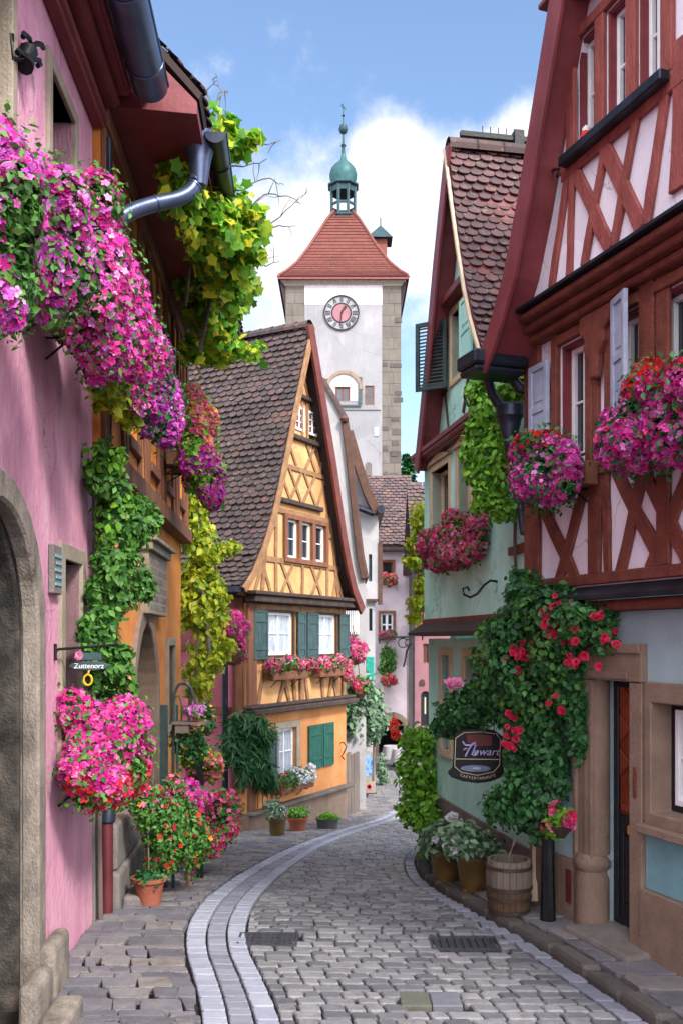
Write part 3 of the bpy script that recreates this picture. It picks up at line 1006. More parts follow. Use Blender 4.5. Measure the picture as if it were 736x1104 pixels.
def tiles(fr, root, prof, v0, v1, th, tw, m, name='roof_tiles', lift=.02, jit=.006):
    """rows of round-ended plain tiles laid up a roof profile [(u,z) eave -> ridge], running along v"""
    P = np.array(prof, float)
    ln = np.concatenate([[0], np.cumsum(np.linalg.norm(np.diff(P, axis=0), axis=1))])
    tot = ln[-1]
    V, Fs = [], []
    rows = int(tot / th)
    th = tot / rows
    v0, v1 = min(v0, v1), max(v0, v1)

    def S(s):
        s = max(0, min(tot, s))
        a = np.array([np.interp(s, ln, P[:, 0]), np.interp(s, ln, P[:, 1])])
        b = np.array([np.interp(min(tot, s + .05), ln, P[:, 0]), np.interp(min(tot, s + .05), ln, P[:, 1])])
        c = np.array([np.interp(max(0, s - .05), ln, P[:, 0]), np.interp(max(0, s - .05), ln, P[:, 1])])
        d = (b - c) / (np.linalg.norm(b - c) + 1e-9)
        n = np.array([-d[1], d[0]])
        if n[1] < 0: n = -n
        return a, d, n
    for r in range(rows):
        s0 = r * th
        a, d, n = S(s0 + th * .3)
        base = S(s0)[0]
        x = v0 - (tw / 2 if r % 2 else 0)
        while x < v1:
            w_ = tw * .95
            xa, xb = max(v0, x), min(v1, x + w_)
            x += tw
            if xb - xa < tw * .25: continue
            dz = random.uniform(-jit, jit) + .012 * math.sin(x * 2.3 + r * .31) + .010 * math.sin(x * .9 - r * .7)
            slip = -random.uniform(.15, .4) * th if random.random() < .035 else 0.0
            hw = (xb - xa) / 2; xc = (xa + xb) / 2
            pts = [(-hw, th * 1.25), (-hw, th * .38), (-hw * .72, th * .12), (-hw * .28, 0), (hw * .28, 0), (hw * .72, th * .12), (hw, th * .38), (hw, th * 1.25)]
            b = len(V)
            rot = random.uniform(-.05, .05) if slip == 0 else random.uniform(-.2, .2)
            for (px_, py_) in pts:
                h = lift * (1.25 * th - py_) / (1.25 * th) + .006 + dz
                q = base + d * (py_ + slip + px_ * rot) + n * h
                V.append((q[0], xc + px_, q[1]))
            for (px_, py_) in pts[1:7]:
                q = base + d * (py_ + slip + px_ * rot) + n * (lift * (1.25 * th - py_) / (1.25 * th) + .006 + dz - .016)
                V.append((q[0], xc + px_, q[1]))
            Fs.append(tuple(b + i for i in range(8)))
            for i in range(5): Fs.append((b + 1 + i, b + 8 + i, b + 9 + i, b + 2 + i))
    W = fr.w(V)
    # orient outward
    W0 = W - np.array(base_of(root))
    me = bpy.data.meshes.new(name)
    me.from_pydata(W0.tolist(), [], Fs)
    me.materials.append(m); me.update()
    o = bpy.data.objects.new(name, me); o.parent = root
    COL.objects.link(o)
    return o


def roof_shell(fr, root, left, right, v0, v1, th, m, name='roof', drop=None):
    """solid roof whose section is left eave -> ridge -> right eave, with thickness"""
    top = list(left) + list(right)
    low = []
    for i, (u, z) in enumerate(top):
        a = np.array(top[max(0, i - 1)]); b = np.array(top[min(len(top) - 1, i + 1)])
        d = (b - a) / np.linalg.norm(b - a)
        n = np.array([-d[1], d[0]])
        if n[1] < 0: n = -n
        low.append(tuple(np.array([u, z]) - n * th))
    mb = MB(); mb.prism(top + low[::-1], v0, v1)
    return mb.build(name, m, root, fr)


def verge(fr, root, pts, v0, v1, inw, m, name='verge_board', side=1):
    """board following the gable edge; pts eave -> ridge; inw = depth of the board, side = sign of u towards the gable centre"""
    mb = MB()
    for a, b in zip(pts[:-1], pts[1:]):
        pass
    low = []
    P = [np.array(p, float) for p in pts]
    for i, p in enumerate(P):
        a, b = P[max(0, i - 1)], P[min(len(P) - 1, i + 1)]
        d = (b - a) / np.linalg.norm(b - a)
        n = np.array([-d[1], d[0]])
        if n[0] * side < 0: n = -n
        low.append(p + n * inw)
    mb.prism([tuple(p) for p in P] + [tuple(p) for p in low[::-1]], v0, v1)
    return mb.build(name, m, root, fr, bevel=.006)


def flower_box(name, label, fr, u0, u1, z, v0, v1, h, boxm, group=None):
    """trough on brackets; returns the root to hang foliage on"""
    c = fr.w([((u0 + u1) / 2, (v0 + v1) / 2, z)])[0]
    root = thing(name, label, 'flower box', tuple(c), group)
    mb = MB()
    mb.prism(rect(u0, z, u1, z + h), v0, v1)
    mb.box(min(u0, u1) + .02, max(u0, u1) - .02, v1, v1 + .006, z + .02, z + h - .03)
    mb.build('trough', boxm, root, fr, bevel=.006)
    b = MB()
    for q in (.2, .8):
        u = u0 + (u1 - u0) * q
        b.tube([(u, .005, z - .16), (u, (v0 + v1) / 2, z - .02), (u, v1, z - .012)], .009, 6)
        b.tube([(u, .005, z - .012), (u, v1, z - .012)], .009, 6)
    b.build('bracket', M['iron'], root, fr)
    return root
# ---------------------------------------------------------------- pink house (near left)
LP = Frame((-1.7, 0), (.9985, .054))
LR = Frame((-1.7, 0), (-.054, .9985))      # same origin: u = out of the facade, v = along the lane

root = thing('pink_house', 'pink plastered house with a weathered stone arch and a zinc gutter', 'house', (-1.7, 0, 0))
H = LP.hit
pc, pz, Ro, Ri = -5.38, 2.45, .95, .765
arch_o = arch(pc - Ro, pc + Ro, -.3, pz)
arch_i = arch(pc - Ri, pc + Ri, -.3, pz)
wu = [H(53, 100)[0], H(78.5, 100)[0]]
gu = [H(67, 600)[0], H(85.5, 600)[0]]
lw = (-5.58, -4.75)
mb = MB()
mb.prism(rect(-7.95, -.3, 1.5, 7.12), -.3, 0, 0, [arch_o, rect(wu[1], 5.45, wu[0], 6.42), rect(gu[1], 1.62, gu[0], 3.0), rect(lw[0], 5.3, lw[1], 6.75)])
mb.box(-7.95, -7.70, -6, -.302, -.3, 7.1)
mb.box(1.25, 1.5, -6, -.302, -.3, 7.1)
mb.box(-7.69, 1.24, -6, -5.75, -.3, 7.1)
mb.build('wall', M['pink'], root, LP)
# portal
mb = MB(); mb.prism(arch_o, -.09, .035, 0, [arch_i])
port = mb.build('portal', M['portal'], root, LP, bevel=.02)
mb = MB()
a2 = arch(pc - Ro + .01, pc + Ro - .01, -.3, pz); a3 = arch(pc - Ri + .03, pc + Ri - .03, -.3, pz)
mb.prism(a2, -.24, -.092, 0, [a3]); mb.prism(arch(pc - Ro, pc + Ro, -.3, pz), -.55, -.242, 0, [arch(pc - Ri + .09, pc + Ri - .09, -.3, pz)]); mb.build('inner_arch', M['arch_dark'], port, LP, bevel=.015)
mb = MB()
a4 = arch(pc - Ri + .088, pc + Ri - .088, -.2, pz)
mb.prism(a4, -.54, -.42)
for k in range(5):
    u = pc - .5 + k * .25
    mb.box(u - .11, u + .11, -.42, -.395 + .004 * (k % 2), -.1, 2.5)
for z in (.5, 1.5, 2.4): mb.box(pc - .6, pc + .6, -.395, -.36, z, z + .12)
door = mb.build('door', M['olddoor'], root, LP, bevel=.008)
mb = MB(); mb.tube([(pc - .45, -.34, 1.02), (pc - .45, -.28, 1.02), (pc - .35, -.28, 1.02)], .014); mb.build('handle', M['iron'], door, LP)
mb = MB()
mb.box(-6.62, -6.2, .01, .13, -.2, .36)
mb.box(-6.02, -5.62, .04, .17, -.2, .30)
mb.build('guard_stone', M['portal'], root, LP, bevel=.05, seg=3)
mb = MB(); mb.box(-6.0, -4.2, .18, .36, -.2, .11); mb.build('step', M['portal'], root, LP, bevel=.03, seg=2)
# windows
surround(LP, root, wu[1], wu[0], 5.45, 6.42, .10, -.28, .03, M['palestone'])
window(LP, root, wu[1], wu[0], 5.45, 6.42, -.2, M['brown_timber'], M['glass'], 2, 2)
surround(LP, root, lw[0], lw[1], 5.3, 6.75, .10, -.28, .03, M['palestone'])
window(LP, root, lw[0], lw[1], 5.3, 6.75, -.2, M['brown_timber'], M['glass'], 2, 3)
surround(LP, root, gu[1], gu[0], 1.62, 3.0, .12, -.28, .03, M['palestone'])
window(LP, root, gu[1], gu[0], 1.62, 3.0, -.19, M['wood'], M['glass'], 1, 1, bar=.09)
# eaves: stepped boards, gutter
mb = MB()
for k, (o0, o1, z0, z1) in enumerate([(.003, .10, 6.78, 6.95), (.003, .20, 6.953, 7.06), (.003, .30, 7.063, 7.16)]):
    mb.box(-7.95, 1.5, o0, o1, z0, z1)
    mb.tube([(-7.95, o1, (z0 + z1) / 2), (1.5, o1, (z0 + z1) / 2)], .035, 10)
mb.build('cornice', M['red_board'], root, LP, bevel=.008)
mb = MB(); mb.prism([(.52, 7.17), (.52, 7.23), (-3.0, 10.6), (-6.3, 7.23), (-6.3, 7.17), (-3.0, 10.5)], -1.7, 8.0)
mb.build('roof', M['tile_red'], root, LR)
tiles(LR, root, [(.53, 7.25), (-3.0, 10.62)], 3.0, 8.02, .14, .17, M['tile_red'])


def gutter(fr, root, u0, u1, v, z, r, m, name='gutter', seam=.9):
    """half round trough along u with rolled lip, end cap and seams"""
    mb = MB()
    n = 12
    sec = [(v + r * math.cos(math.pi + math.pi * k / n), z + r * math.sin(math.pi + math.pi * k / n)) for k in range(n + 1)]
    inn = [(v + (r - .008) * math.cos(math.pi + math.pi * k / n), z + (r - .008) * math.sin(math.pi + math.pi * k / n)) for k in range(n, -1, -1)]
    loop = sec + inn
    k = len(loop)
    vs = [(u0, a, b) for a, b in loop] + [(u1, a, b) for a, b in loop]
    mb.add(vs, [(i, (i + 1) % k, k + (i + 1) % k, k + i) for i in range(k)])
    for u in (u0, u1):
        mb.add([(u + .001, a, b) for a, b in sec], [tuple(range(n + 1))])
    mb.tube([(u0, v + r, z), (u1, v + r, z)], .012, 8)
    u = min(u0, u1) + .35
    while u < max(u0, u1):
        ring = [(u, v + (r + .004) * math.cos(math.pi + math.pi * q / 10), z + (r + .004) * math.sin(math.pi + math.pi * q / 10)) for q in range(11)]
        mb.tube(ring, .009, 6)
        u += seam
    return mb.build(name, m, root, fr, smooth=True)


gutter(LP, root, -7.9, 1.4, .50, 7.13, .15, M['zinc'])
# downpipe: sleeve, collar, maroon standpipe
mb = MB()
du = H(106.5, 940)[0]
mb.tube([(du, .075, -.02), (du, .075, .78)], .052, 14); mb.build('standpipe', M['maroon_pipe'], root, LP, smooth=True)
mb = MB()
mb.lathe([(.055, .782), (.072, .80), (.072, .90), (.062, .92), (.062, 1.04), (.078, 1.06), (.078, 1.10), (.05, 1.11)], (du, .078, 0), 16)
mb.tube([(du, .075, 1.11), (du, .075, 5.9)], .042, 12)
mb.build('downpipe', M['darkzinc'], root, LP, smooth=True)

# ---------------------------------------------------------------- orange house
root = thing('orange_house', 'orange plastered house with pointed stone gateway and half timbered upper floor', 'house', tuple(LP.w([(-7.97, 0, 0)])[0]))
U0, U1 = -14.5, -7.97
pa = (H(169, 750)[0], H(143.5, 750)[0])
outer = arch(pa[0] - .14, pa[1] + .16, -1.2, 1.55, 14, .35)
inner = arch(pa[0] + .02, pa[1], -1.2, 1.50, 14, .35)
sw = (H(188, 700)[0], H(181.5, 700)[0])
upw = [(-9.9, -9.2), (-11.3, -10.6), (-12.7, -12.0), (-14.0, -13.4)]
mb = MB()
mb.prism(rect(U0, -1.3, U1, 3.90), -.3, -.02, 0, [outer, rect(sw[0], 1.2, sw[1], 2.32)])
mb.box(U0, U0 + .25, -5, -.302, -1.3, 6.9); mb.box(U1 - .25, U1, -5, -.302, -1.3, 6.9); mb.box(U0 + .252, U1 - .252, -5, -4.75, -1.3, 6.9)
wall = mb.build('wall', M['orange'], root, LP)
mb = MB()
mb.prism(rect(U0, 4.10, U1, 7.02), -.3, .06, 0, [rect(a, 4.45, b, 5.55) for a, b in upw])
mb.build('upper_wall', M['orange'], root, LP)
mb = MB()
mb.box(U0, U1, -.3, .16, 3.903, 4.097)
for u in (U0 + .1, U1 - .12): mb.box(u - .09, u + .09, .062, .105, 4.10, 7.0)
for a, b in upw:
    mb.box(a - .12, a - .003, .062, .10, 4.10, 6.98); mb.box(b + .003, b + .12, .062, .10, 4.10, 6.98)
    mb.box(a, b, .062, .095, 5.555, 5.68); mb.box(a, b, .062, .12, 4.33, 4.445)
mb.box(U0 + .2, U1 - .22, .062, .09, 5.9, 6.02)
mb.box(U0, U1, .062, .13, 6.82, 7.0)
for a, b in upw:
    c = (a + b) / 2
    mb.beam((b + .15, 4.15), (b + .52, 5.85), .1, .062, .088)
    mb.beam((a + .1, 6.03), (b - .1, 6.8), .09, .062, .084)
mb.build('timber_frame', M['brown_timber'], root, LP, bevel=.006)
for a, b in upw: window(LP, root, a, b, 4.45, 5.55, -.06, M['whitepaint'], M['glass'], 2, 2)
mb = MB(); mb.prism(outer, -.28, .03, 0, [inner]); port = mb.build('gateway', M['stone'], root, LP, bevel=.015)
mb = MB(); mb.prism(arch(pa[0] + .018, pa[1] + .002, -1.1, 1.50, 14, .35), -.29, -.23)
for k in range(7):
    u = pa[0] + .08 + (pa[1] - pa[0] - .1) * k / 7
    mb.box(u, u + .2, -.23, -.21 + .003 * (k % 2), -1, 1.6)
mb.build('door', M['wood'], root, LP, bevel=.006)
surround(LP, root, sw[0], sw[1], 1.2, 2.32, .11, -.28, .02, M['palestone'])
window(LP, root, sw[0], sw[1], 1.2, 2.32, -.18, M['wood'], M['glass'], 1, 2)
mb = MB()
u = H(128, 900)[0]
mb.box(-9.75, -8.35, -.01, .16, -.6, .30); mb.box(-9.7, -8.42, -.01, .13, .305, .72); mb.box(-9.2, -8.45, .165, .42, -.4, .06)
mb.build('plinth_stone', M['greystone'], root, LP, bevel=.03, seg=2)
mb = MB(); mb.box(-8.30, -7.955, -.28, .02, -.3, 3.89); mb.build('corner_pilaster', M['greystone'], root, LP, bevel=.01)
# roof over a deep eave
mb = MB(); mb.prism([(.90, 7.10), (.92, 7.16), (-2.4, 10.9), (-5.6, 7.16), (-5.6, 7.08), (-2.4, 10.75)], 8.03, 14.75)
mb.build('roof', M['under'], root, LR)
tiles(LR, root, [(.93, 7.18), (-2.4, 10.92)], 8.03, 14.77, .14, .17, M['tile_red'])
mb = MB()
mb.prism([(.065, 7.03), (.88, 6.98), (.88, 7.085), (.065, 7.9)], 8.04, 14.72)
mb.build('soffit', M['red_board'], root, LR)
gutter(LP, root, -13.0, -8.5, 1.0, 7.08, .10, M['darkzinc'])
# hopper and swan-neck pipe back to the wall
mb = MB()
hu, hv = -8.62, 1.0
q = at(215, 150, 8.7)
mb.lathe([(.075, -.44), (.085, -.36), (.11, -.2), (.15, -.06), (.165, -.04), (.165, .03), (.15, .03)], tuple(q), 16)
mb.box(q[0] - .13, q[0] + .05, q[1] - .02, q[1] + .16, q[2] - .02, q[2] + .16)
PP = chaikin([at(214, 185, 8.7), at(210, 203, 8.68), at(196, 214, 8.6), at(165, 220, 8.45), at(138, 229, 8.3), at(120, 243, 8.2), at(112, 262, 8.15), at(112, 300, 8.15)], 2)
mb.tube([tuple(p) for p in PP], .07, 14)
for i in (5, 13, 20): mb.tube([tuple(PP[i]), tuple(PP[i] + (PP[i + 1] - PP[i]) * .3)], .077, 14)
mb.build('hopper', M['zinc'], root, None, smooth=True)
mb = MB()
mb.box(U1 - .16, U1 - .04, .004, .14, 5.2, 6.75)
mb.build('flashing_post', M['darkzinc'], root, LP, bevel=.01)

# wall fittings of these two houses
mb = MB()
for row, (a, b) in enumerate([(0, 0)]): pass
u0, u1 = H(51.5, 610)[0], H(60.5, 610)[0]
z0, z1 = 2.4 + (690 - 640) * .0065, 2.4 + (690 - 588) * .0066
t = thing('wall_plaque', 'narrow grey green stone plaque on pink wall between arch and window', 'plaque', tuple(LP.w([((u0 + u1) / 2, .02, z0)])[0]))
mb = MB(); mb.box(u1, u0, .002, .045, z0, z1); mb.build('plate', M['greystone'], t, LP, bevel=.008)
mb = MB()
for k in range(5):
    zz = z0 + .06 + k * (z1 - z0 - .1) / 5
    mb.box(u1 + .02, u0 - .02 - .03 * (k % 2), .046, .052, zz, zz + .022)
mb.build('lettering', M['teal_panel'], t, LP)

t = thing('inscription_tablet', 'carved pale sandstone tablet with worn inscription on orange wall', 'tablet', tuple(LP.w([(-11.2, .02, 2.7)])[0]))
u0, u1 = H(152, 600)[0], H(173, 600)[0]
mb = MB(); mb.box(u1, u0, -.018, .09, 2.70, 3.42); mb.box(u1 - .05, u0 + .05, -.018, .14, 3.425, 3.52); mb.box(u1 - .08, u0 + .08, -.018, .19, 3.525, 3.58)
mb.build('slab', M['palestone'], t, LP, bevel=.01)
mb = MB()
for row in range(6):
    z = 3.32 - row * .105
    u = u0 - .12
    while u > u1 + .14:
        wl = random.uniform(.05, .10)
        mb.box(u - wl * .3, u, .091, .098, z - .035, z + .03)
        if random.random() < .6: mb.box(u - wl, u - wl * .3, .091, .097, z + .012, z + .028)
        if random.random() < .5: mb.box(u - wl, u - wl * .6, .091, .099, z - .035, z + .02)
        u -= wl + random.uniform(.025, .06)
mb.build('lettering', M['greystone'], t, LP)['kind'] = 'stuff'

# wrought iron ornament
P = lambda px, py, o=.06: (*[H(px, py, o)[0]], o, H(px, py, o)[1])
mb = MB()
mb.tube([P(13, 37, .02), P(13, 64, .02), P(26, 64)], .016, 8)
mb.tube([P(27, 71), P(29, 66), P(29, 62)], [.055, .05, .03], 10)
mb.tube([P(28, 62), P(31, 55), P(30, 49)], [.03, .06, .045], 10)
mb.tube([P(32, 54), P(34, 48), P(32, 41), P(26, 36), P(25, 40)], .016, 7)
mb.tube([P(35, 50), P(40, 47), P(45, 48), P(47, 52)], .017, 7)
mb.tube([P(29, 64), P(38, 64), P(43, 65), P(44, 69), P(41, 71)], .016, 7)
mb.tube([P(27, 62), P(24, 58), P(20, 55), P(19, 57)], .018, 7)
o = mb.build('iron_ornament', M['iron'], None, LP, smooth=True)
tag(o, 'black wrought iron ornament with curled arms on the pink wall', 'ornament')

# hanging sign with bracket
t = thing('hanging_sign', 'small blue grey oval hanging sign on an iron arm at the pink house', 'sign', tuple(LP.w([(-7.0, .2, 2.3)])[0]))
mb = MB()
S = lambda px, py, d: tuple(at(px, py, d))
mb.tube([S(60, 703, 6.65), S(63, 700, 6.68), S(128, 695, 6.7)], .010, 8)
mb.tube([S(60, 694, 6.65), S(60, 712, 6.65)], .012, 8)
for px in (90, 108): mb.tube([S(px, 697, 6.7), S(px, 706, 6.7)], .005, 6)
mb.build('bracket', M['iron'], t)
mb = MB()
c = at(97, 718, 6.7)
pts = [(c[0] + .145 * math.cos(a), c[2] + .034 * math.sin(a)) for a in np.linspace(0, 2 * math.pi, 25)[:-1]]
mb.prism(pts, c[1] - .02, c[1] + .02)
mb.box(c[0] - .07, c[0] + .085, c[1] - .018, c[1] + .018, c[2] + .04, c[2] + .095)
mb.box(c[0] - .075, c[0] - .06, c[1] - .01, c[1] + .01, c[2] + .02, c[2] + .05)
mb.box(c[0] + .06, c[0] + .075, c[1] - .01, c[1] + .01, c[2] + .02, c[2] + .05)
mb.build('board', M['teal_shutter'], t, bevel=.006)
tv, tf = text_arrays('Zuttenorz', .052, .002, .1)
mb = MB(); mb.add([(c[0] + x, c[1] - .024 - z, c[2] + y) for x, y, z in tv], tf); mb.build('lettering', M['whitepaint'], t)
mb = MB()
q = at(85, 708, 6.66)
V, F = scatter(*ROSE, np.array([q, q + [.01, -.01, .01]]), np.array([[0, -1, .2]] * 2), .07, .3)
mesh_np('emblem', V, F, M['f_rose'], t)
mb = MB()
q = at(95, 733, 6.68)
mb.tube([(q[0] + .03 * math.cos(a), q[1], q[2] + .038 * math.sin(a)) for a in np.linspace(math.pi / 2, 2.4 * math.pi, 16)], .008, 8)
mb.tube([(q[0], q[1], q[2] + .038), (q[0] + .01, q[1], q[2] + .07)], .007, 6)
mb.build('ring_pendant', M['f_yellow'], t, smooth=True)

# ---------------------------------------------------------------- yellow half timbered house
YF = Frame((-1.75, 17.5), (.883, -.469))
YR = Frame((-1.75, 17.5), (-.469, -.883))       # u = outwards, v = towards the camera along the facade
root = thing('half_timbered_house', 'small yellow ochre half timbered house with a steep brown tiled gable', 'house', (-1.75, 17.5, -1.2))
H = YF.hit
left = [(.62, 3.36), (.30, 3.66), (-.02, 4.10), (-.25, 4.5), (-.47, 4.98), (-.75, 5.72), (-1.2, 7.0), (-1.9, 8.88)]
right = [(-1.9, 8.88), (-2.30, 7.80), (-2.87, 6.24), (-3.21, 5.23), (-3.42, 4.6), (-3.65, 4.03), (-3.9, 3.55), (-4.28, 3.14)]
gab = [(0, 3.25)] + [(u - .03, z - .22) for u, z in left[2:-1]] + [(-1.9, 8.55)] + [(u + .05, z - .22) for u, z in right[1:-1]] + [(-3.9, 3.25)]
w1 = (H(316, 680)[0], H(288, 680)[0]); w2 = (H(362, 680)[0], H(342.5, 680)[0])
tr = [(H(a, 580)[0], H(b, 580)[0]) for a, b in ((320, 307.5), (334.5, 323), (349, 338))]
gw = (H(319, 800)[0], H(300, 800)[0])
tw = [(H(327.5, 455)[0], H(317, 455)[0]), (H(341.5, 460)[0], H(331, 460)[0])]
ws = H(300, 705)[1]
mb = MB()
mb.prism(gab, -.25, 0, 0, [rect(a, 4.07, b, 4.85) for a, b in tr] + [rect(a, 6.72, b, 7.22) for a, b in tw])
mb.build('gable_wall', M['ochre'], root, YF)
mb = MB()
mb.prism(rect(-3.9, 1.1, -.002, 3.1), -.25, -.03, 0, [rect(w1[0], 2.1, w1[1], 2.95), rect(w2[0], 2.1, w2[1], 2.95)])
mb.build('upper_wall', M['ochre'], root, YF)
mb = MB()
mb.prism(rect(-3.95, -.9, -.002, .98), -.25, .0, 0, [rect(gw[0], -.33, gw[1], .62)])
mb.build('ground_wall', M['apricot'], root, YF)
mb = MB()
mb.box(-3.95, -.002, -.25, .02, -2.4, -.92)
mb.box(-.25, .02, -5, -.252, -2.4, -.5)
mb.build('plinth', M['stone'], root, YF, bevel=.01)
mb = MB()
mb.box(-.25, .0, -5, -.252, -.498, 3.2); mb.box(-3.95, -3.7, -5, -.252, -2.4, 3.2); mb.box(-3.69, -.26, -5, -4.8, -2.4, 3.2)
mb.build('side_wall', M['maroon_plaster'], root, YF)
# side wall timbers
mb = MB()
mb.box(.002, .05, -5, -.3, .98, 1.12)
for v in (-.2, -1.0, -1.9, -2.8): mb.box(.002, .04, v - .09, v + .09, -.5 if v > -.5 else 1.12, 3.2)
mb.box(.002, .045, -5, -.3, 2.2, 2.3)
mb.build('side_timber', M['brown_timber'], root, YF)
# facade timbers
mb = MB()
mb.box(-4.05, .12, .0, .24, 3.12, 3.25); mb.box(-4.1, .18, .0, .30, 3.253, 3.33)        # gable foot cornice
mb.build('cornice', M['dark_timber'], root, YF, bevel=.015)
for (u0, u1, z0, z1) in ((-2.75, -.9, 5.14, 5.24), (-3.05, -1.42, 6.50, 6.60), (-2.62, -1.72, 7.38, 7.47)):
    mb = MB(); mb.box(u0, u1, .0, .10, z0, z1); mb.build('moulding', M['dark_timber'], root, YF, bevel=.015)
mb = MB()
mb.box(-4.1, .12, .0, .26, .98, 1.09); mb.box(-4.12, .14, -.02, .18, 1.093, 1.16)
mb.build('string_course', M['dark_timber'], root, YF, bevel=.02)
mb = MB(); mb.box(-4.05, .06, -.02, .17, -.92, -.84); mb.build('ledge', M['wood'], root, YF, bevel=.02)
mb = MB()


def bm(p, q, wpx=None, w=.10, v0=.001, v1=.03):
    mb.beam(H(*p), H(*q), w, v0, v1)


# gable: bottom storey of the roof
zb, zm, zt = 3.33, 4.0, 5.14
for (a, b) in (((-.45, 3.33), (-.68, 5.1)), ((-3.55, 3.33), (-3.2, 5.1))): mb.beam(a, b, .11, .001, .03)
mb.box(-3.6, -.1, .001, .034, 3.93, 4.04)
for u in (-.95, -3.05): mb.beam((u, 3.33), (u, 5.14), .10, .001, .028)
for a, b in ((-.2, -.5), (-.75, -.45), (-1.15, -1.6), (-1.6, -1.15), (-2.35, -2.8), (-2.8, -2.35), (-3.3, -3.5), (-3.75, -3.4)):
    mb.beam((a, 3.33), (b, 3.94), .085, .001, .026)
mb.beam((-1.98, 3.33), (-1.98, 3.94), .09, .001, .03)
mb.box(-.95, -.42, .001, .032, 4.62, 4.71); mb.box(-3.3, -3.05, .001, .032, 4.62, 4.71)
mb.box(-3.1, -.9, .001, .04, 4.93, 5.04)
# middle: lattice
mb.box(-2.95, -.85, .001, .034, 5.86, 5.96)
for a, b in ((-1.0, -1.35), (-1.5, -1.05), (-1.5, -1.95), (-1.95, -1.45), (-2.0, -2.5), (-2.55, -2.05), (-2.6, -2.95)):
    mb.beam((a, 5.24), (b, 5.87), .075, .001, .026)
for a, b in ((-1.25, -1.6), (-1.75, -1.35), (-2.1, -2.5), (-2.55, -2.15), (-2.7, -2.9)):
    mb.beam((a, 5.96), (b, 6.5), .075, .001, .026)
mb.beam((-1.0, 5.24), (-1.3, 6.5), .09, .001, .03)
# window storey and tip
for u in (-1.5, -1.98, -2.2, -2.72): mb.beam((u, 6.6), (u * .9 - .19, 7.38), .075, .001, .03)
mb.beam((-1.95, 7.47), (-1.95, 8.5), .08, .001, .03)
mb.box(-2.4, -1.6, .001, .026, 7.85, 7.93)
for s in (-1, 1): mb.beam((-1.95 + .3 * s, 7.47), (-1.95 + .08 * s, 7.85), .06, .001, .024)
# first floor
for u in (-.08, -1.98, -3.84): mb.beam((u, 1.16), (u, 3.12), .15, -.029, .018)
for a, b in ((-.35, -.62), (-1.1, -1.5), (-1.5, -1.1), (-1.72, -1.6), (-2.25, -2.05), (-2.9, -2.75), (-3.15, -3.5), (-3.5, -3.2)):
    mb.beam((a, 1.16), (b, 2.05), .10, -.029, .008)
mb.box(-3.8, -.15, -.029, .012, 2.02, 2.09)
mb.box(-3.8, -.15, -.029, .012, 2.97, 3.1)
fr_o = mb.build('timber_frame', M['lightbrown_timber'], root, YF, bevel=.004)
mb = MB(); mb.box(-.22, .03, -.02, .035, -.84, .98); mb.box(-.24, .045, -.025, .045, 1.16, 3.12)
mb.build('corner_post', M['brown_timber'], root, YF, bevel=.01)
for a, b in tr:
    window(YF, root, a, b, 4.07, 4.85, -.05, M['whitepaint'], M['glass'], 1, 2, bar=.05)
surround(YF, root, tr[2][0], tr[0][1], 4.07, 4.85, .10, .0, .07, M['brown_timber'])
mb = MB()
for a, b in ((tr[1][1], tr[0][0]), (tr[2][1], tr[1][0])): mb.box(a + .002, b - .002, .0, .065, 4.06, 4.86)
mb.build('mullion', M['brown_timber'], root, YF)
for a, b in tw: window(YF, root, a, b, 6.72, 7.22, .0, M['whitepaint'], M['maroon_board'], 2, 3, bar=.05)
for a, b in (w1, w2):
    window(YF, root, a, b, 2.1, 2.95, -.08, M['whitepaint'], M['curtain'], 2, 2, bar=.055)
    surround(YF, root, a, b, 2.1, 2.95, .05, -.03, .02, M['dark_timber'])
zs0, zs1 = 2.02, 2.98
for a, b in ((272, 287), (319.5, 328), (329.5, 341.5), (364.5, 374.5)):
    shutter(YF, root, H(b, 680)[0], H(a, 680)[0], zs0, zs1, .025, M['teal_shutter'])
surround(YF, root, gw[0], gw[1], -.33, .62, .14, -.02, .03, M['palestone'])
window(YF, root, gw[0], gw[1], -.33, .62, -.1, M['whitepaint'], M['curtain'], 2, 2, bar=.06)
shutter(YF, root, gw[1] + .5, gw[1] + .13, -.36, .62, .035, M['teal_shutter'])
for a, b in ((331.5, 346), (347, 358)): shutter(YF, root, H(b, 800)[0], H(a, 800)[0], -.33, .6, .02, M['green_shutter'])
# slatted panel at the foot of the corner
mb = MB()
for k in range(5):
    u = -.3 - .17 * k
    mb.box(u - .13, u, .003, .03, -.84, -.42)
mb.build('slat_panel', M['apricot'], root, YF, bevel=.006)
mb = MB()
mb.tube([H(366, 808) and (H(366, 808)[0], .02, .1), (H(366, 808)[0], .1, .12), (H(366, 808)[0] - .02, .16, .02), (H(366, 808)[0], .1, -.12), (H(366, 808)[0], .05, -.2), (H(366, 808)[0], .12, -.26)], .014, 6)
mb.build('iron_hook', M['iron'], root, YF)
mb = MB()
for (a, z) in ((-1.28, 6.28), (-2.9, 6.1)): mb.lathe([(.0, -.01), (.07, 0), (.07, .03), (.03, .05), (0, .05)], (a, .05, z), 12)
mb.build('boss', M['brown_timber'], root, YF)
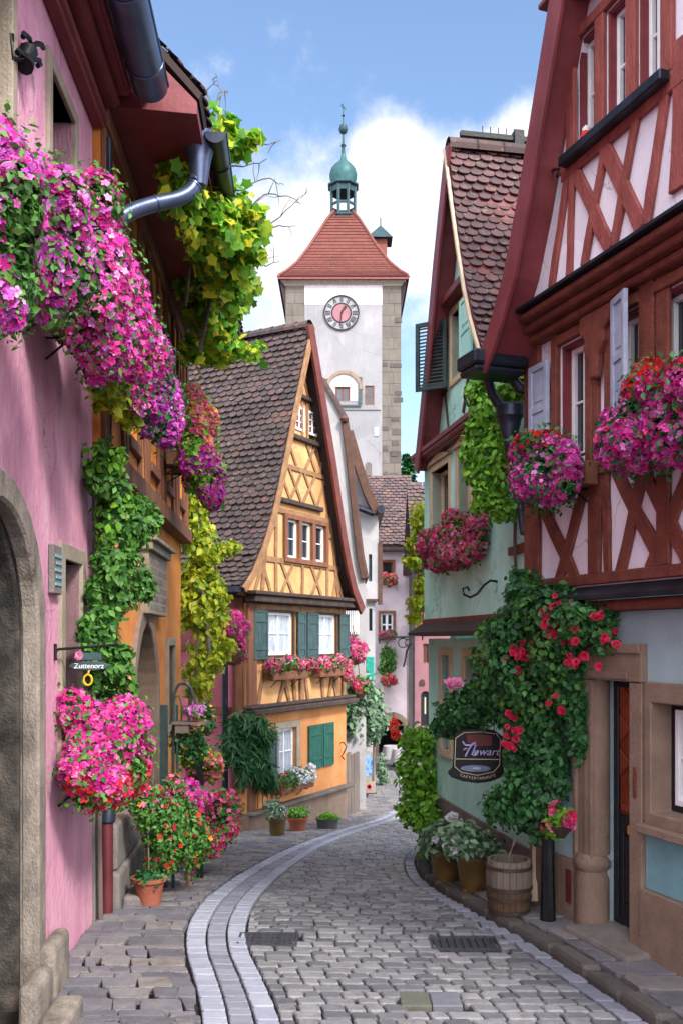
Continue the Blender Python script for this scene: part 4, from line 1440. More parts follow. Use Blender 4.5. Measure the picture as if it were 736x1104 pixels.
# roof
roof_shell(YF, root, left, right[1:], -6.2, .26, .10, M['under'])
tiles(YF, root, left, -6.2, .27, .135, .19, M['tile'], lift=.042, jit=.010)
tiles(YF, root, right[::-1], -6.2, .27, .2, .22, M['tile'], lift=.03)
mb = MB()
for k in range(22):
    v = .25 - k * .29
    mb.add([(-1.9 + .13 * math.cos(a) * (1.1 if e == 0 else .95), v - e * .33, 8.84 + .13 * math.sin(a) * (1.1 if e == 0 else .95)) for e in (0, 1) for a in np.linspace(-.25, math.pi + .25, 8)],
           [(i, i + 1, i + 9, i + 8) for i in range(7)])
mb.build('ridge_tiles', M['tile'], root, YF)
verge(YF, root, left, .262, .315, .13, M['lightbrown_timber'], side=-1)
verge(YF, root, right[::-1], .262, .33, .24, M['maroon_board'], side=1)
# eaves gutter on the street end and downpipe
mb = MB()
mb.box(.55, .80, -6, .25, 3.27, 3.37)
mb.tube([(.66, -.35, 3.3), (.5, -.40, 3.05), (.2, -.45, 2.85), (.12, -.45, 2.6), (.12, -.45, -1.15)], .06, 12)
mb.build('gutter_pipe', M['darkzinc'], root, YF, smooth=False)
# ---------------------------------------------------------------- red and white half timbered house (near right)
RF = Frame((4.7, 0), (-.943, -.333))
root = thing('red_timbered_house', 'tall lavender white house with dark red timbers and a carved oak door', 'house', tuple(RF.w([(7, 0, 0)])[0]))
H = RF.hit
G = .26                                           # gable wall plane
EAVE = [(8.95, 4.88), (8.82, 5.0), (8.66, 5.19), (8.47, 5.47), (8.25, 5.97), (7.77, 7.28), (6.1, 11.8)]
NEAR = [(12.2 - u, z) for u, z in EAVE][::-1]
g3 = [(H(644.5, 110, G)[0], H(623.5, 110, G)[0]), (H(678.5, 90, G)[0], H(654.5, 90, G)[0]), (H(713, 50, G)[0], H(688.5, 50, G)[0])]
gz0, gz1 = 6.22, 7.08
f1 = [(7.95, 8.36), (7.27, 7.60), (6.55, 7.10)]
gabp = [(8.62, 5.28)] + [(u - .08, z - .05) for u, z in EAVE[3:6]] + [(6.1, 11.5)] + [(12.2 - u + .08, z - .05) for u, z in EAVE[3:6]][::-1] + [(3.58, 5.28)]
mb = MB()
mb.prism(gabp, G - .25, G, 0, [rect(a, gz0, b, gz1) for a, b in g3] + [rect(6.35, 7.6, 6.75, 8.4)])
mb.build('gable_wall', M['lavender'], root, RF)
mb = MB()
mb.prism(rect(3.4, 2.80, 8.9, 5.2), -.2, .06, 0, [rect(a, 3.9, b, 4.88) for a, b in f1])
mb.build('upper_wall', M['lavender'], root, RF)
mb = MB()
mb.prism(rect(3.4, -.2, 8.9, 2.62), -.28, 0, 0, [rect(7.46, -.19, 7.94, 2.08), rect(6.0, 1.12, 7.23, 1.96)])
mb.build('ground_wall', M['blueplaster'], root, RF)
mb = MB()
mb.box(8.62, 8.88, -3.5, -.285, -.5, 5.1); mb.box(3.4, 3.66, -3.5, -.285, -.5, 5.1); mb.box(3.67, 8.61, -3.5, -3.25, -.5, 5.1)
mb.build('side_wall', M['blueplaster'], root, RF)
mb = MB()
mb.box(7.32 - .02, 3.4, .0, .07, -.2, .555)
mb.box(8.22, 8.88, .0, .055, -.2, .56)
mb.box(8.40, 8.43, .056, .058, -.2, .55)
mb.build('plinth', M['stone'], root, RF, bevel=.012)
mb = MB(); mb.box(6.2, 7.305, .004, .012, .56, .97); mb.build('teal_field', M['teal_panel'], root, RF)
# door case
mb = MB()
mb.box(7.31, 7.455, -.2, .05, -.1, 2.08)
mb.box(7.945, 8.21, -.2, .05, .55, 2.08)
mb.box(7.30, 8.22, -.2, .06, 2.085, 2.37)
mb.box(7.30, 8.22, .061, .085, 2.30, 2.375)
mb.box(7.45, 7.98, .061, .075, 2.10, 2.16)
port = mb.build('door_case', M['stone'], root, RF, bevel=.015, seg=2)
mb = MB()
mb.tube([(8.03, -.06, .66), (8.03, -.06, 2.07)], .115, 16)
mb.tube([(8.16, .03, .6), (8.16, .03, 2.06)], .035, 10)
mb.lathe([(.135, -.1), (.14, .0), (.14, .45), (.125, .52), (.15, .56), (.15, .6), (.12, .66)], (8.05, -.04, 0), 18)
mb.build('column', M['stone'], port, RF, smooth=True)
mb = MB(); mb.box(7.18, 8.0, -.2, .28, -.1, .115); mb.build('door_step', M['greystone'], root, RF, bevel=.03, seg=2)
mb = MB()
mb.prism(rect(7.458, .12, 7.943, 2.078), -.22, -.16, 0, [rect(7.52, .17, 7.88, 2.02)])
mb.box(7.52, 7.88, -.20, -.17, .17, 1.0)
mb.prism(rect(7.56, .25, 7.84, .9), -.17, -.155, 0, [rect(7.6, .29, 7.8, .86)])
mb.box(7.62, 7.78, -.17, -.15, .32, .83)
door = mb.build('door', M['door_dark'], root, RF, bevel=.006)
mb = MB()
mb.box(7.52, 7.88, -.205, -.18, 1.0, 2.02)
for k in range(3):
    zc = 1.28 + .27 * k
    for (w_, d0) in ((.15, -.168), (.095, -.156), (.045, -.146)):
        mb.prism([(7.70 - w_, zc), (7.70, zc - w_ * .9), (7.70 + w_, zc), (7.70, zc + w_ * .9)], -.18, d0)
    for s in (-1, 1): mb.prism([(7.70 + s * .17, zc + .02), (7.70 + s * .17, zc + .25), (7.70 + s * .03, zc + .135)], -.18, -.165)
mb.box(7.55, 7.85, -.18, -.16, 1.03, 1.09)
mb.build('carved_panel', M['door_brown'], door, RF, bevel=.008)
mb = MB(); mb.box(7.58, 7.74, -.158, -.145, .86, .93); mb.build('letter_flap', M['f_orange'], door, RF, bevel=.004)
mb = MB(); mb.box(7.36, 7.40, .051, .06, 1.22, 1.45); mb.build('bell_plate', M['red_timber_low'], port, RF, bevel=.003)
mb = MB(); mb.box(8.215, 8.225 + .07, .056, .062, .2, .48); mb.build('vent_panel', M['maroon_board'], root, RF)
# ground floor window
mb = MB()
mb.prism(rect(5.8, 1.0, 7.29, 2.09), -.2, .045, 0, [rect(6.02, 1.14, 7.21, 1.94)])
mb.box(5.75, 7.3, .046, .12, .985, 1.05)
mb.build('window_surround', M['stone'], root, RF, bevel=.01)
mb = MB(); mb.prism(rect(6.02, 1.14, 7.21, 1.94), -.2, -.14, 0, [rect(6.07, 1.19, 7.16, 1.89)]); mb.build('dark_frame', M['door_dark'], root, RF)
window(RF, root, 6.07, 7.16, 1.19, 1.89, -.16, M['whitepaint'], M['glass'], 2, 2)
# lower jetty
mb = MB()
mb.box(3.4, 8.95, -.2, .09, 2.63, 2.70); mb.tube([(3.4, .10, 2.665), (8.95, .10, 2.665)], .045, 12)
mb.build('jetty_beam', M['red_timber_low'], root, RF)
mb = MB()
mb.add([(3.4, .065, 2.83), (8.97, .065, 2.83), (8.97, .24, 2.745), (3.4, .24, 2.745), (3.4, .065, 2.72), (8.97, .065, 2.72), (8.97, .24, 2.715), (3.4, .24, 2.715)],
       [(0, 3, 2, 1), (4, 5, 6, 7), (0, 1, 5, 4), (1, 2, 6, 5), (2, 3, 7, 6), (3, 0, 4, 7)])
mb.build('drip_roof', M['darkzinc'], root, RF)
# first floor timbers
mb = MB()
T = .062


def rb(p, q, w=.10, t=.03, off=.06, zr=None):
    p, q = np.array(H(*p, off)), np.array(H(*q, off))
    if zr is not None:
        if p[1] > q[1]: p, q = q, p
        d = (q - p) / (q[1] - p[1])
        p, q = p + d * (zr[0] - p[1]), q + d * (zr[1] - q[1])
    mb.beam(p, q, w, off + .001, off + t)


mb.box(3.4, 8.9, T - .001, T + .05, 2.84, 2.93)
mb.box(3.4, 8.9, T - .001, T + .045, 3.70, 3.80)
mb.box(8.66, 8.905, T - .001, T + .04, 2.84, 5.0)
for u in (7.86, 7.02, 6.2, 5.2, 4.2): mb.box(u - .07, u + .07, T - .001, T + .035, 2.93, 5.0)
for (p, q, w) in ([((588, 548), (625, 632), .13), ((628, 540), (602, 632), .12), ((648, 540), (646, 628), .07), ((655, 532), (657, 628), .09),
                   ((690, 525), (668, 628), .12), ((692, 560), (722, 622), .13), ((738, 530), (700, 622), .13), ((700, 515), (738, 590), .12)]):
    rb(p, q, w, .03, zr=(2.9, 3.74))
for u in (5.9, 5.5, 4.9, 4.4): mb.beam((u, 2.93), (u - .35, 3.7), .1, T, T + .03)
for a, b in f1:
    mb.box(a - .09, a - .003, T - .001, T + .05, 3.80, 5.0); mb.box(b + .003, b + .09, T - .001, T + .05, 3.80, 5.0)
    mb.box(a, b, T - .001, T + .055, 4.885, 4.97)
mb.box(8.47, 8.66, T - .001, T + .03, 4.55, 4.63)
mb.build('timber_frame', M['red_timber_low'], root, RF, bevel=.008)
for a, b in f1:
    mb = MB(); mb.prism(rect(a + .001, 3.901, b - .001, 4.879), -.19, .05, 0, [rect(a + .03, 3.93, b - .03, 4.85)]); mb.build('reveal', M['red_board'], root, RF)
    window(RF, root, a + .03, b - .03, 3.93, 4.85, -.05, M['whitepaint'], M['glass'], 2, 2, bar=.04)
shutter(RF, root, 8.45, 8.75, 3.98, 4.80, .115, M['blue_shutter'], 'panel')
shutter(RF, root, 7.60 - .11, 7.23, 4.0, 4.96, .16, M['blue_shutter'], 'panel', .25)
# carved bracket on the post
mb = MB()
bk = [(7.95, 4.98), (7.95, 4.84), (7.88, 4.78), (7.90, 4.70), (7.82, 4.60), (7.80, 4.45), (7.72, 4.45), (7.70, 4.62), (7.62, 4.72), (7.64, 4.80), (7.56, 4.86), (7.56, 4.98)]
mb.prism(bk, T + .036, T + .10); mb.build('carved_bracket', M['red_timber_low'], root, RF, bevel=.012)
# main cornice
mb = MB()
for k, (v1, z0, z1) in enumerate([(.16, 4.99, 5.06), (.24, 5.063, 5.12), (.32, 5.123, 5.19)]):
    mb.box(3.4, 8.97, .05, v1, z0, z1); mb.tube([(3.4, v1, (z0 + z1) / 2), (8.97, v1, (z0 + z1) / 2)], .033, 10)
mb.build('cornice', M['red_timber_low'], root, RF)
mb = MB()
mb.add([(3.4, G + .001, 5.31), (8.98, G + .001, 5.31), (8.98, .40, 5.22), (3.4, .40, 5.22), (3.4, G + .001, 5.193), (8.98, G + .001, 5.193), (8.98, .40, 5.195), (3.4, .40, 5.195)],
       [(0, 3, 2, 1), (4, 5, 6, 7), (0, 1, 5, 4), (1, 2, 6, 5), (2, 3, 7, 6), (3, 0, 4, 7)])
mb.build('cornice_flashing', M['darkzinc'], root, RF)
# gable timbers
mb = MB()


def gb(p, q, w=.085, t=.03): rb(p, q, w, t, G, None if w == .16 or p[1] - q[1] in (20,) else (5.29, 6.10))


mb.box(g3[2][0] - .18, g3[0][1] + .14, G + .001, G + .045, 7.085, 7.17)
mb.box(5.0, 8.0, G + .001, G + .04, 6.07, 6.21)
for u in (g3[0][1] + .07, (g3[0][0] + g3[1][1]) / 2, (g3[1][0] + g3[2][1]) / 2, g3[2][0] - .09):
    mb.box(u - .055, u + .055, G + .001, G + .042, 6.21, 7.085)
for (p, q, w) in [((612, 200), (595, 318), .075), ((619, 190), (615, 300), .07), ((628, 200), (660, 268), .12), ((650, 182), (632, 285), .075), ((658, 168), (690, 238), .13),
                  ((685, 145), (664, 260), .08), ((720, 100), (700, 235), .09), ((605, 185), (628, 165), .09), ((737, 40), (733, 205), .16)]:
    gb(p, q, w, .032)
for u in (6.2, 5.8, 5.2): mb.beam((u, 5.3), (u - .4, 6.1), .1, G + .001, G + .03)
mb.box(6.9, 5.0, G + .001, G + .03, 7.5, 7.58); mb.box(7.9, 4.4, G + .001, G + .035, 7.40, 7.50)
mb.build('gable_timber', M['red_timber'], root, RF, bevel=.006)
mb = MB()
mb.box(g3[2][0] - .14, g3[0][1] + .1, G + .046, G + .13, 6.13, 6.21); mb.build('sill', M['darkzinc'], root, RF, bevel=.01)
mb = MB(); mb.box(4.6, 7.95, G + .001, G + .20, 7.30, 7.40); mb.box(4.5, 8.0, G + .0, G + .25, 7.403, 7.45); mb.build('upper_cornice', M['red_board'], root, RF, bevel=.01)
for a, b in g3:
    mb = MB(); mb.prism(rect(a + .001, gz0 + .001, b - .001, gz1 - .001), G - .25, G - .005, 0, [rect(a + .025, gz0 + .025, b - .025, gz1 - .025)]); mb.build('reveal', M['red_board'], root, RF)
    window(RF, root, a + .025, b - .025, gz0 + .025, gz1 - .025, G - .09, M['whitepaint'], M['glass'], 2, 2, bar=.035)
window(RF, root, 6.35, 6.75, 7.6, 8.4, G - .15, M['whitepaint'], M['glass'], 2, 2, bar=.035)
# roof
roof_shell(RF, root, EAVE, NEAR[1:], -3.6, .52, .09, M['red_board'])
tiles(RF, root, EAVE, -3.6, .5, .16, .18, M['tile_red'])
verge(RF, root, EAVE, .522, .56, .20, M['red_board'], side=-1)
verge(RF, root, NEAR[::-1], .522, .56, .20, M['red_board'], side=1)
mb = MB()
P = lambda px, py, o=G + .05: (H(px, py, o)[0], o, H(px, py, o)[1])
mb.tube([P(596, 183, G), P(596, 183, G + .10), P(602, 182, G + .12), P(600, 190, G + .08)], .012, 7)
mb.build('iron_hook', M['iron'], root, RF)
# eaves hopper and pipes at the junction of the two houses
mb = MB()
mb.box(8.78, 9.14, .12, .66, 4.82, 4.95)
mb.box(8.80, 9.12, .14, .64, 4.76, 4.82)
mb.build('valley_box', M['darkzinc'], root, RF, bevel=.02)
mb = MB()
Q = lambda px, py, d: tuple(at(px, py, d))
mb.tube([Q(521, 385, 8.45), Q(523, 400, 8.5), Q(530, 425, 8.6), Q(540, 440, 8.65), Q(545, 452, 8.65)], [.055, .045, .045, .05, .06], 12)
mb.tube([Q(566, 388, 8.5), Q(556, 398, 8.5), Q(552, 408, 8.5), Q(560, 418, 8.5), Q(575, 422, 8.5)], .05, 12)
mb.lathe([(.11, .14), (.13, .12), (.13, .02), (.11, 0), (.10, -.06), (.055, -.2), (.05, -.24)], at(549, 452, 8.62), 14)
mb.tube([Q(549, 470, 8.62), Q(549, 485, 8.65), Q(557, 520, 8.7), Q(566, 575, 8.55)], .05, 12)
mb.build('downpipe', M['darkzinc'], root, None, smooth=True)
t = thing('window_ornament', 'small red and white ornament standing on the upper window sill of the red timbered house', 'ornament', tuple(RF.w([(g3[0][1] - .16, G + .02, gz0)])[0]))
mb = MB()
mb.lathe([(.02, 0), (.045, .01), (.05, .05), (.03, .085)], (g3[0][1] - .14, G + .03, gz0), 12); mb.build('body', M['f_red'], t, RF, smooth=True)
mb = MB(); mb.lathe([(.0, .07), (.03, .085), (.032, .11), (.0, .14)], (g3[0][1] - .14, G + .03, gz0), 10); mb.build('head', M['f_white'], t, RF, smooth=True)

# ---------------------------------------------------------------- mint green house
MF = Frame((3.4, 0), (-.985, -.175))
H = MF.hit
root = thing('mint_green_house', 'narrow mint green gabled house with red verge boards and louvred shutters', 'house', tuple(MF.w([(11, 0, -.4)])[0]))
VO = .14
far = [H(448, 506, VO), H(451, 480, VO), H(459, 400, VO), H(469, 285, VO), H(482, 158, VO)]
pk = far[-1]
near = [(H(a, b, VO)) for a, b in ((520, 379), (514, 358), (509, 340), (503, 310), (497, 272), (490, 222))]
g = -.1
gabp = [(far[0][0] - .25, 4.95)] + [(u - .10, z) for u, z in far[1:4]] + [(pk[0], pk[1] - .35)] + [(u + .06, z - .1) for u, z in near[::-1]] + [(near[0][0] + .05, 4.95)]
gw_ = (H(498.5, 350, g)[0], H(487, 350, g)[0])
mw = [(H(484, 530)[0], H(466, 530)[0]), (H(507.5, 520)[0], H(494, 520)[0])]
lw_ = [(H(480, 720)[0], H(472, 720)[0]), (H(513, 720)[0], H(497, 720)[0])]
mb = MB(); mb.prism(gabp, g - .25, g, 0, [rect(gw_[0], 5.7, gw_[1], 6.52)]); mb.build('gable_wall', M['mint'], root, MF)
mb = MB(); mb.prism(rect(8.95, 2.5, 12.95, 4.95), -.3, 0, 0, [rect(a, 3.72, b, 4.62) for a, b in mw]); mb.build('upper_wall', M['mint'], root, MF)
mb = MB(); mb.prism(rect(8.95, .35, 12.95, 2.42), -.36, -.06, 0, [rect(a, 1.0, b, 2.2) for a, b in lw_]); mb.build('ground_wall', M['mint'], root, MF)
mb = MB()
mb.box(8.95, 12.97, -.36, -.035, -1.2, .348)
for k in range(5): mb.box(9.1 + k * .8, 9.108 + k * .8, -.034, -.03, -1, .34)
mb.prism(arch(12.05, 12.3, -.9, -.25), -.034, -.022)
mb.build('plinth', M['greystone'], root, MF, bevel=.015)
mb = MB()
mb.box(12.7, 12.95, -5, -.365, -1.2, 4.95); mb.box(9.0, 9.25, -5, -.365, -1.2, 5.0); mb.box(9.26, 12.69, -5, -4.75, -1.2, 5.0)
mb.build('side_wall', M['mint'], root, MF)
mb = MB()
mb.box(8.95, 13.05, -.06, .10, 4.80, 4.88); mb.box(8.95, 13.08, -.06, .16, 4.883, 4.95)
mb.tube([(8.95, .11, 4.86), (13.05, .11, 4.86)], .035, 10)
mb.box(pk[0] - .42, pk[0] + .55, g, .06, 6.62, 6.72)
mb.build('cornice', M['red_board'], root, MF, bevel=.008)
mb = MB()
mb.box(8.95, 12.95, .001, .025, 2.55, 2.68)
mb.beam((9.0, 3.3), (9.6, 3.3), .09, .001, .025)
mb.build('timber', M['red_timber_low'], root, MF)
for (p, q, w) in (((475, 430), (471, 470), .035), ((480, 420), (484, 462), .03), ((470, 436), (482, 420), .05), ((508, 388), (500, 445), .05)):
    mb = MB(); mb.beam(H(*p, g), H(*q, g), w, g + .001, g + .02); mb.build('gable_timber', M['dark_timber'], root, MF)
mb = MB()
mb.add([(8.95, .0, 2.64), (12.95, .0, 2.64), (12.98, .22, 2.50), (8.95, .22, 2.50), (8.95, 0, 2.45), (12.95, 0, 2.45), (12.98, .22, 2.46), (8.95, .22, 2.46)],
       [(0, 3, 2, 1), (4, 5, 6, 7), (0, 1, 5, 4), (1, 2, 6, 5), (2, 3, 7, 6), (3, 0, 4, 7)])
mb.build('skirt_roof', M['under'], root, MF)
for a, b in mw:
    surround(MF, root, a, b, 3.72, 4.62, .09, -.2, .02, M['cream'])
    window(MF, root, a, b, 3.72, 4.62, -.14, M['cream'], M['maroon_board'] if 0 else M['glass'], 2, 1, bar=.05, mun=.04)
    mb = MB()
    n = 9
    ptl = [(a - .14 + (b - a + .28) * k / n, 4.71 + .09 * math.sin(math.pi * k / n)) for k in range(n + 1)]
    mb.prism(ptl + [(b + .14, 4.66), (a - .14, 4.66)] if 0 else ptl + [(b + .11, 4.715), (a - .11, 4.715)], .002, .05)
    mb.build('label_mould', M['cream'], root, MF)
surround(MF, root, gw_[0], gw_[1], 5.7, 6.52, .08, g - .2, g + .025, M['cream'])
window(MF, root, gw_[0], gw_[1], 5.7, 6.52, g - .12, M['whitepaint'], M['glass'], 2, 2)
shutter(MF, root, gw_[1] + .02, gw_[1] + .46, 5.62, 6.5, g + .05, M['dark_shutter'], 'louvre', .85)
shutter(MF, root, gw_[0] - .1, gw_[0] - .55, 5.66, 6.5, g + .05, M['mint'], 'panel')
for a, b in lw_:
    surround(MF, root, a, b, 1.0, 2.2, .10, -.3, -.03, M['cream'])
    window(MF, root, a, b, 1.0, 2.2, -.24, M['brown_timber'], M['glass'], 1 if b - a < .45 else 2, 1, bar=.06)
roof_shell(MF, root, near, [pk] + far[:-1][::-1], -5.2, VO, .08, M['red_board'])
tiles(MF, root, near + [pk], -5.2, VO + .01, .11, .155, M['tile_red'], lift=.035, jit=.008)
tiles(MF, root, far, -5.2, VO + .01, .16, .2, M['tile_red'])
verge(MF, root, far, VO + .002, VO + .035, .22, M['red_board'], side=-1)
verge(MF, root, near + [pk], VO + .012, VO + .05, .045, M['cream'], side=1)
mb = MB()
for k in range(16):
    v = VO - k * .33
    mb.add([(pk[0] + .12 * math.cos(a), v - e * .36, pk[1] - .02 + .13 * math.sin(a)) for e in (0, 1) for a in np.linspace(-.3, math.pi + .3, 8)],
           [(i, i + 1, i + 9, i + 8) for i in range(7)])
mb.build('ridge_tiles', M['tile'], root, MF)
mb = MB()
mb.box(pk[0] - .03, pk[0] + .03, -3, -.02, pk[1] + .14, pk[1] + .20)
for v in (-.75, -1.5): mb.box(pk[0] - .06, pk[0] + .06, v - .06, v + .06, pk[1], pk[1] + .26)
for k in range(26): mb.tube([(pk[0], -.3 - .1 * k, pk[1] + .19), (pk[0], -.3 - .1 * k, pk[1] + .29)], .006, 4)
mb.build('ridge_rail', M['iron'], root, MF)
mb = MB()
cz = at(508, 425, 9.2)
mb.tube([tuple(at(a, b, 9.6)) for a, b in ((513, 416), (506, 412), (501, 418), (500, 428), (504, 437), (509, 440), (515, 446), (528, 450), (537, 451))], .014, 7)
mb.build('cable_loop', M['iron'], root)
mb = MB()
mb.tube([(10.0, .0, 3.02), (10.0, .08, 3.03), (10.0, .15, 2.98), (10.0, .22, 2.89), (10.0, .30, 2.85), (10.0, .37, 2.88), (10.0, .38, 2.94), (10.0, .33, 2.96), (10.0, .31, 2.92)], .013, 7)
mb.build('iron_hook', M['iron'], root, MF)

# ---------------------------------------------------------------- clock tower at the end of the lane
TD = 70
TF = Frame((.14, TD), (0, -1))
X = lambda px: -(((px - 368) * TD / 1000) - .14)      # u = -x
Z = lambda py: EYE + (690 - py) * TD / 1000
root = thing('clock_tower', 'tall whitewashed stone gate tower with a clock, red hipped roof and green onion lantern', 'tower', (.14, TD + 4.3, -3.1))
W_ = 4.34
mb = MB(); mb.box(-W_ + .15, W_ - .15, -8.5, -.1, -3.2, 29.2)
z = 8.0
row = 0
while z < 29.0:
    h = .86
    for sd, lo, hi in ((1, X(329), W_), (-1, -W_, X(411))):
        a, b = min(lo, hi), max(lo, hi)
        cut = a + (b - a) * random.uniform(.35, .65)
        for (p, q) in ((a, cut), (cut, b)):
            mb.box(p + .008, q - .008, -.12, random.uniform(.0, .02), z + .010, z + h - .010, 1 if random.random() < .10 and sd < 0 else 0)
    for sd in (-1, 1):
        for k in range(5):
            mb.box(sd * (W_ - .14), sd * (W_ + random.uniform(-.01, .02)), -.2 - 1.64 * (k + 1) + .01, -.2 - 1.64 * k - .01, z + .01, z + h - .01, 1 if random.random() < .1 else 0)
    z += h
for (px, py, w, h) in ((429, 431, .7, .35), (426, 394, .9, .3), (414, 393, .5, .28), (426, 452, .6, .3), (415, 462, .4, .3), (427, 466, .6, .4), (426, 478, .5, .35), (415, 483, .4, .4),
                       (425, 489, .5, .4), (416, 512, .3, .5), (424, 512, .6, .3), (429, 345, .5, .4), (429, 424, .5, .3)):
    mb.box(X(px) - w / 2, X(px) + w / 2, -.1, .045, Z(py) - h / 2, Z(py) + h / 2, 1)
mb.build('wall', [M['towerstone'], M['towerstone_dark']], root, TF)
a, b = X(411.5), X(328.5)
w1 = (X(377), X(361.5), Z(433), Z(417.5)); w2 = (X(403), X(393), Z(437), Z(416))
mb = MB()
mb.prism(rect(a, Z(513), b, 29.15), -.1, .07, 0, [rect(w1[0], w1[2], w1[1], w1[3]), rect(w2[0], w2[2], w2[1], w2[3])])
mb.build('whitewash_panel', M['tower_white'], root, TF)
mb = MB(); mb.box(a - .02, b + .02, -.1, .085, Z(329), 29.13); mb.build('frieze', M['pinkwhite'], root, TF)
mb = MB(); mb.prism(arch(X(396), X(401), Z(513), Z(503)) if 0 else arch(X(400.5), X(393.5), Z(513), Z(502)), .06, .09); mb.build('niche', M['towerstone'], root, TF)
# painted arch round the left window
mb = MB()
ao = arch(X(389), X(351), Z(433), Z(420)); ai = arch(X(386), X(354), Z(433), Z(420))
mb.prism(ao, .06, .10, 0, [rect(w1[0], w1[2] + .02, w1[1], w1[3])]); mb.build('window_field', M['white'], root, TF)
mb = MB()
oo = arch(X(391), X(350.5), Z(425), Z(420))[2:]; ii = arch(X(387), X(354), Z(425), Z(420))[2:]
mb.prism(oo + ii[::-1], .101, .18); mb.build('arch_moulding', M['stone'], root, TF)
mb = MB()
mb.box(X(390), X(386), .101, .16, Z(436), Z(407)); mb.box(X(389), X(356), .101, .19, Z(439), Z(437)); mb.box(X(355), X(351), .101, .15, Z(419), Z(409))
mb.box(X(410), X(363), .086, .11, Z(443), Z(442))
mb.build('painted_trim', M['dark_shutter'], root, TF)
mb = MB(); mb.box(w1[0] - .08, w1[1] + .08, .101, .14, w1[3], w1[3] + .14); mb.build('lintel', M['cream'], root, TF)
window(TF, root, *w1, -.02, M['maroon_board'], M['glass'], 2, 1, bar=.12, mun=.08)
window(TF, root, *w2, -.04, M['brown_timber'], M['glass'], 1, 2, bar=.1, mun=.08)
mb = MB(); mb.box(X(408), X(403), .08, .13, Z(470.5), Z(461.5)); mb.build('blue_panel', M['blue_shutter'], root, TF)
# clock
cx, cz, cr = X(368), Z(338), 1.34
mb = MB()
c = lambda r, n=40: [(cx + r * math.cos(2 * math.pi * k / n), cz + r * math.sin(2 * math.pi * k / n)) for k in range(n)]
mb.prism(c(cr), .075, .13); dial = mb.build('clock_dial', M['tower_white'], root, TF)
mb = MB(); mb.prism(c(cr), .131, .2, 0, [c(cr * .93)]); mb.prism(c(cr * .57), .131, .17, 0, [c(cr * .50)])
for k in range(12):
    a_ = math.pi / 2 - k * math.pi / 6
    r0, r1 = cr * .62, cr * .88
    d = np.array([math.cos(a_), math.sin(a_)]); pn = np.array([-d[1], d[0]])
    nb = [2, 2, 2, 3, 3, 2, 2, 3, 4, 3, 2, 2][k]
    for q in range(nb):
        o = (q - (nb - 1) / 2) * .12
        s = (-.06 if (k % 3 == 1 and q == 0) else .0)
        mb.beam(np.array([cx, cz]) + d * r0 + pn * (o + s), np.array([cx, cz]) + d * r1 + pn * (o - s), .065, .131, .15)
mb.build('numerals', M['iron'], dial, TF)
mb = MB(); mb.prism(c(cr * .5), .131, .15); mb.build('centre_disc', M['coral'], dial, TF)
mb = MB()
mb.beam((cx, cz), (cx + .12, cz - .95), .12, .171, .2, w2=.05); mb.beam((cx, cz), (cx - .28, cz + .45), .16, .205, .23, w2=.06)
mb.prism([(cx - .28 + .1 * math.cos(k), cz + .42 + .1 * math.sin(k)) for k in np.linspace(0, 6.28, 13)[:-1]], .231, .25)
mb.build('hands', M['iron'], dial, TF)
# eaves and roof
EZ = 29.55
mb = MB()
cw = [(W_ + .05, 29.1), (W_ + .15, 29.25), (W_ + .45, 29.5)]
for (w0, z0), (w1_, z1) in zip(cw[:-1], cw[1:]):
    pts0 = [(-w0, .0 + w0 - W_ , z0), (w0, w0 - W_, z0), (w0, -8.6 - (w0 - W_), z0), (-w0, -8.6 - (w0 - W_), z0)]
    pts1 = [(-w1_, w1_ - W_, z1), (w1_, w1_ - W_, z1), (w1_, -8.6 - (w1_ - W_), z1), (-w1_, -8.6 - (w1_ - W_), z1)]
    mb.add(pts0 + pts1, [(0, 1, 5, 4), (1, 2, 6, 5), (2, 3, 7, 6), (3, 0, 4, 7), (0, 3, 2, 1), (4, 5, 6, 7)])
mb.build('cornice', M['palestone'], root, TF)
prof = [(4.84, 29.52), (4.80, 29.70), (4.25, 30.25), (3.5, 31.2), (2.7, 32.6), (1.9, 34.2), (1.2, 35.6), (.7, 36.4)]
mb = MB()
cy = -4.3
NS = 34
pr = [(float(np.interp(t_, np.linspace(0, 1, len(prof)), [p[0] for p in prof])), float(np.interp(t_, np.linspace(0, 1, len(prof)), [p[1] for p in prof]))) for t_ in np.linspace(0, 1, NS)]
# small square hips, laid in courses
for i in range(NS - 1):
    (a, za), (b, zb) = pr[i], pr[i + 1]
    a2 = a + .05
    ring0 = [(-a2, cy + a2, za), (a2, cy + a2, za), (a2, cy - a2, za), (-a2, cy - a2, za)]
    ring1 = [(-b, cy + b, zb), (b, cy + b, zb), (b, cy - b, zb), (-b, cy - b, zb)]
    for k in range(4):
        k2 = (k + 1) % 4
        nn = max(2, int(2 * a / .45))
        for q in range(nn):
            f0, f1_ = q / nn, (q + 1) / nn
            L0 = lambda r_, f: tuple(np.array(r_[k]) * (1 - f) + np.array(r_[k2]) * f)
            mb.add([L0(ring0, f0), L0(ring0, f1_), L0(ring1, f1_), L0(ring1, f0)], [(0, 1, 2, 3)])
rf = mb.build('roof', M['tile_tower'], root, TF)
mb = MB()
for sx in (-1, 1):
    for sy in (-1, 1):
        mb.tube([(sx * (a + .02), cy + sy * (a + .02), z_ + .05) for a, z_ in prof], .11, 6)
mb.build('hip_tiles', M['maroon_board'], rf, TF)
mb = MB(); mb.box(-4.9, 4.9, .50, .60, 29.42, 29.56); mb.box(-4.9, -4.8, -9.2, .5, 29.42, 29.56); mb.box(4.8, 4.9, -9.2, .5, 29.42, 29.56); mb.build('eaves_board', M['red_board'], root, TF)
mb = MB()
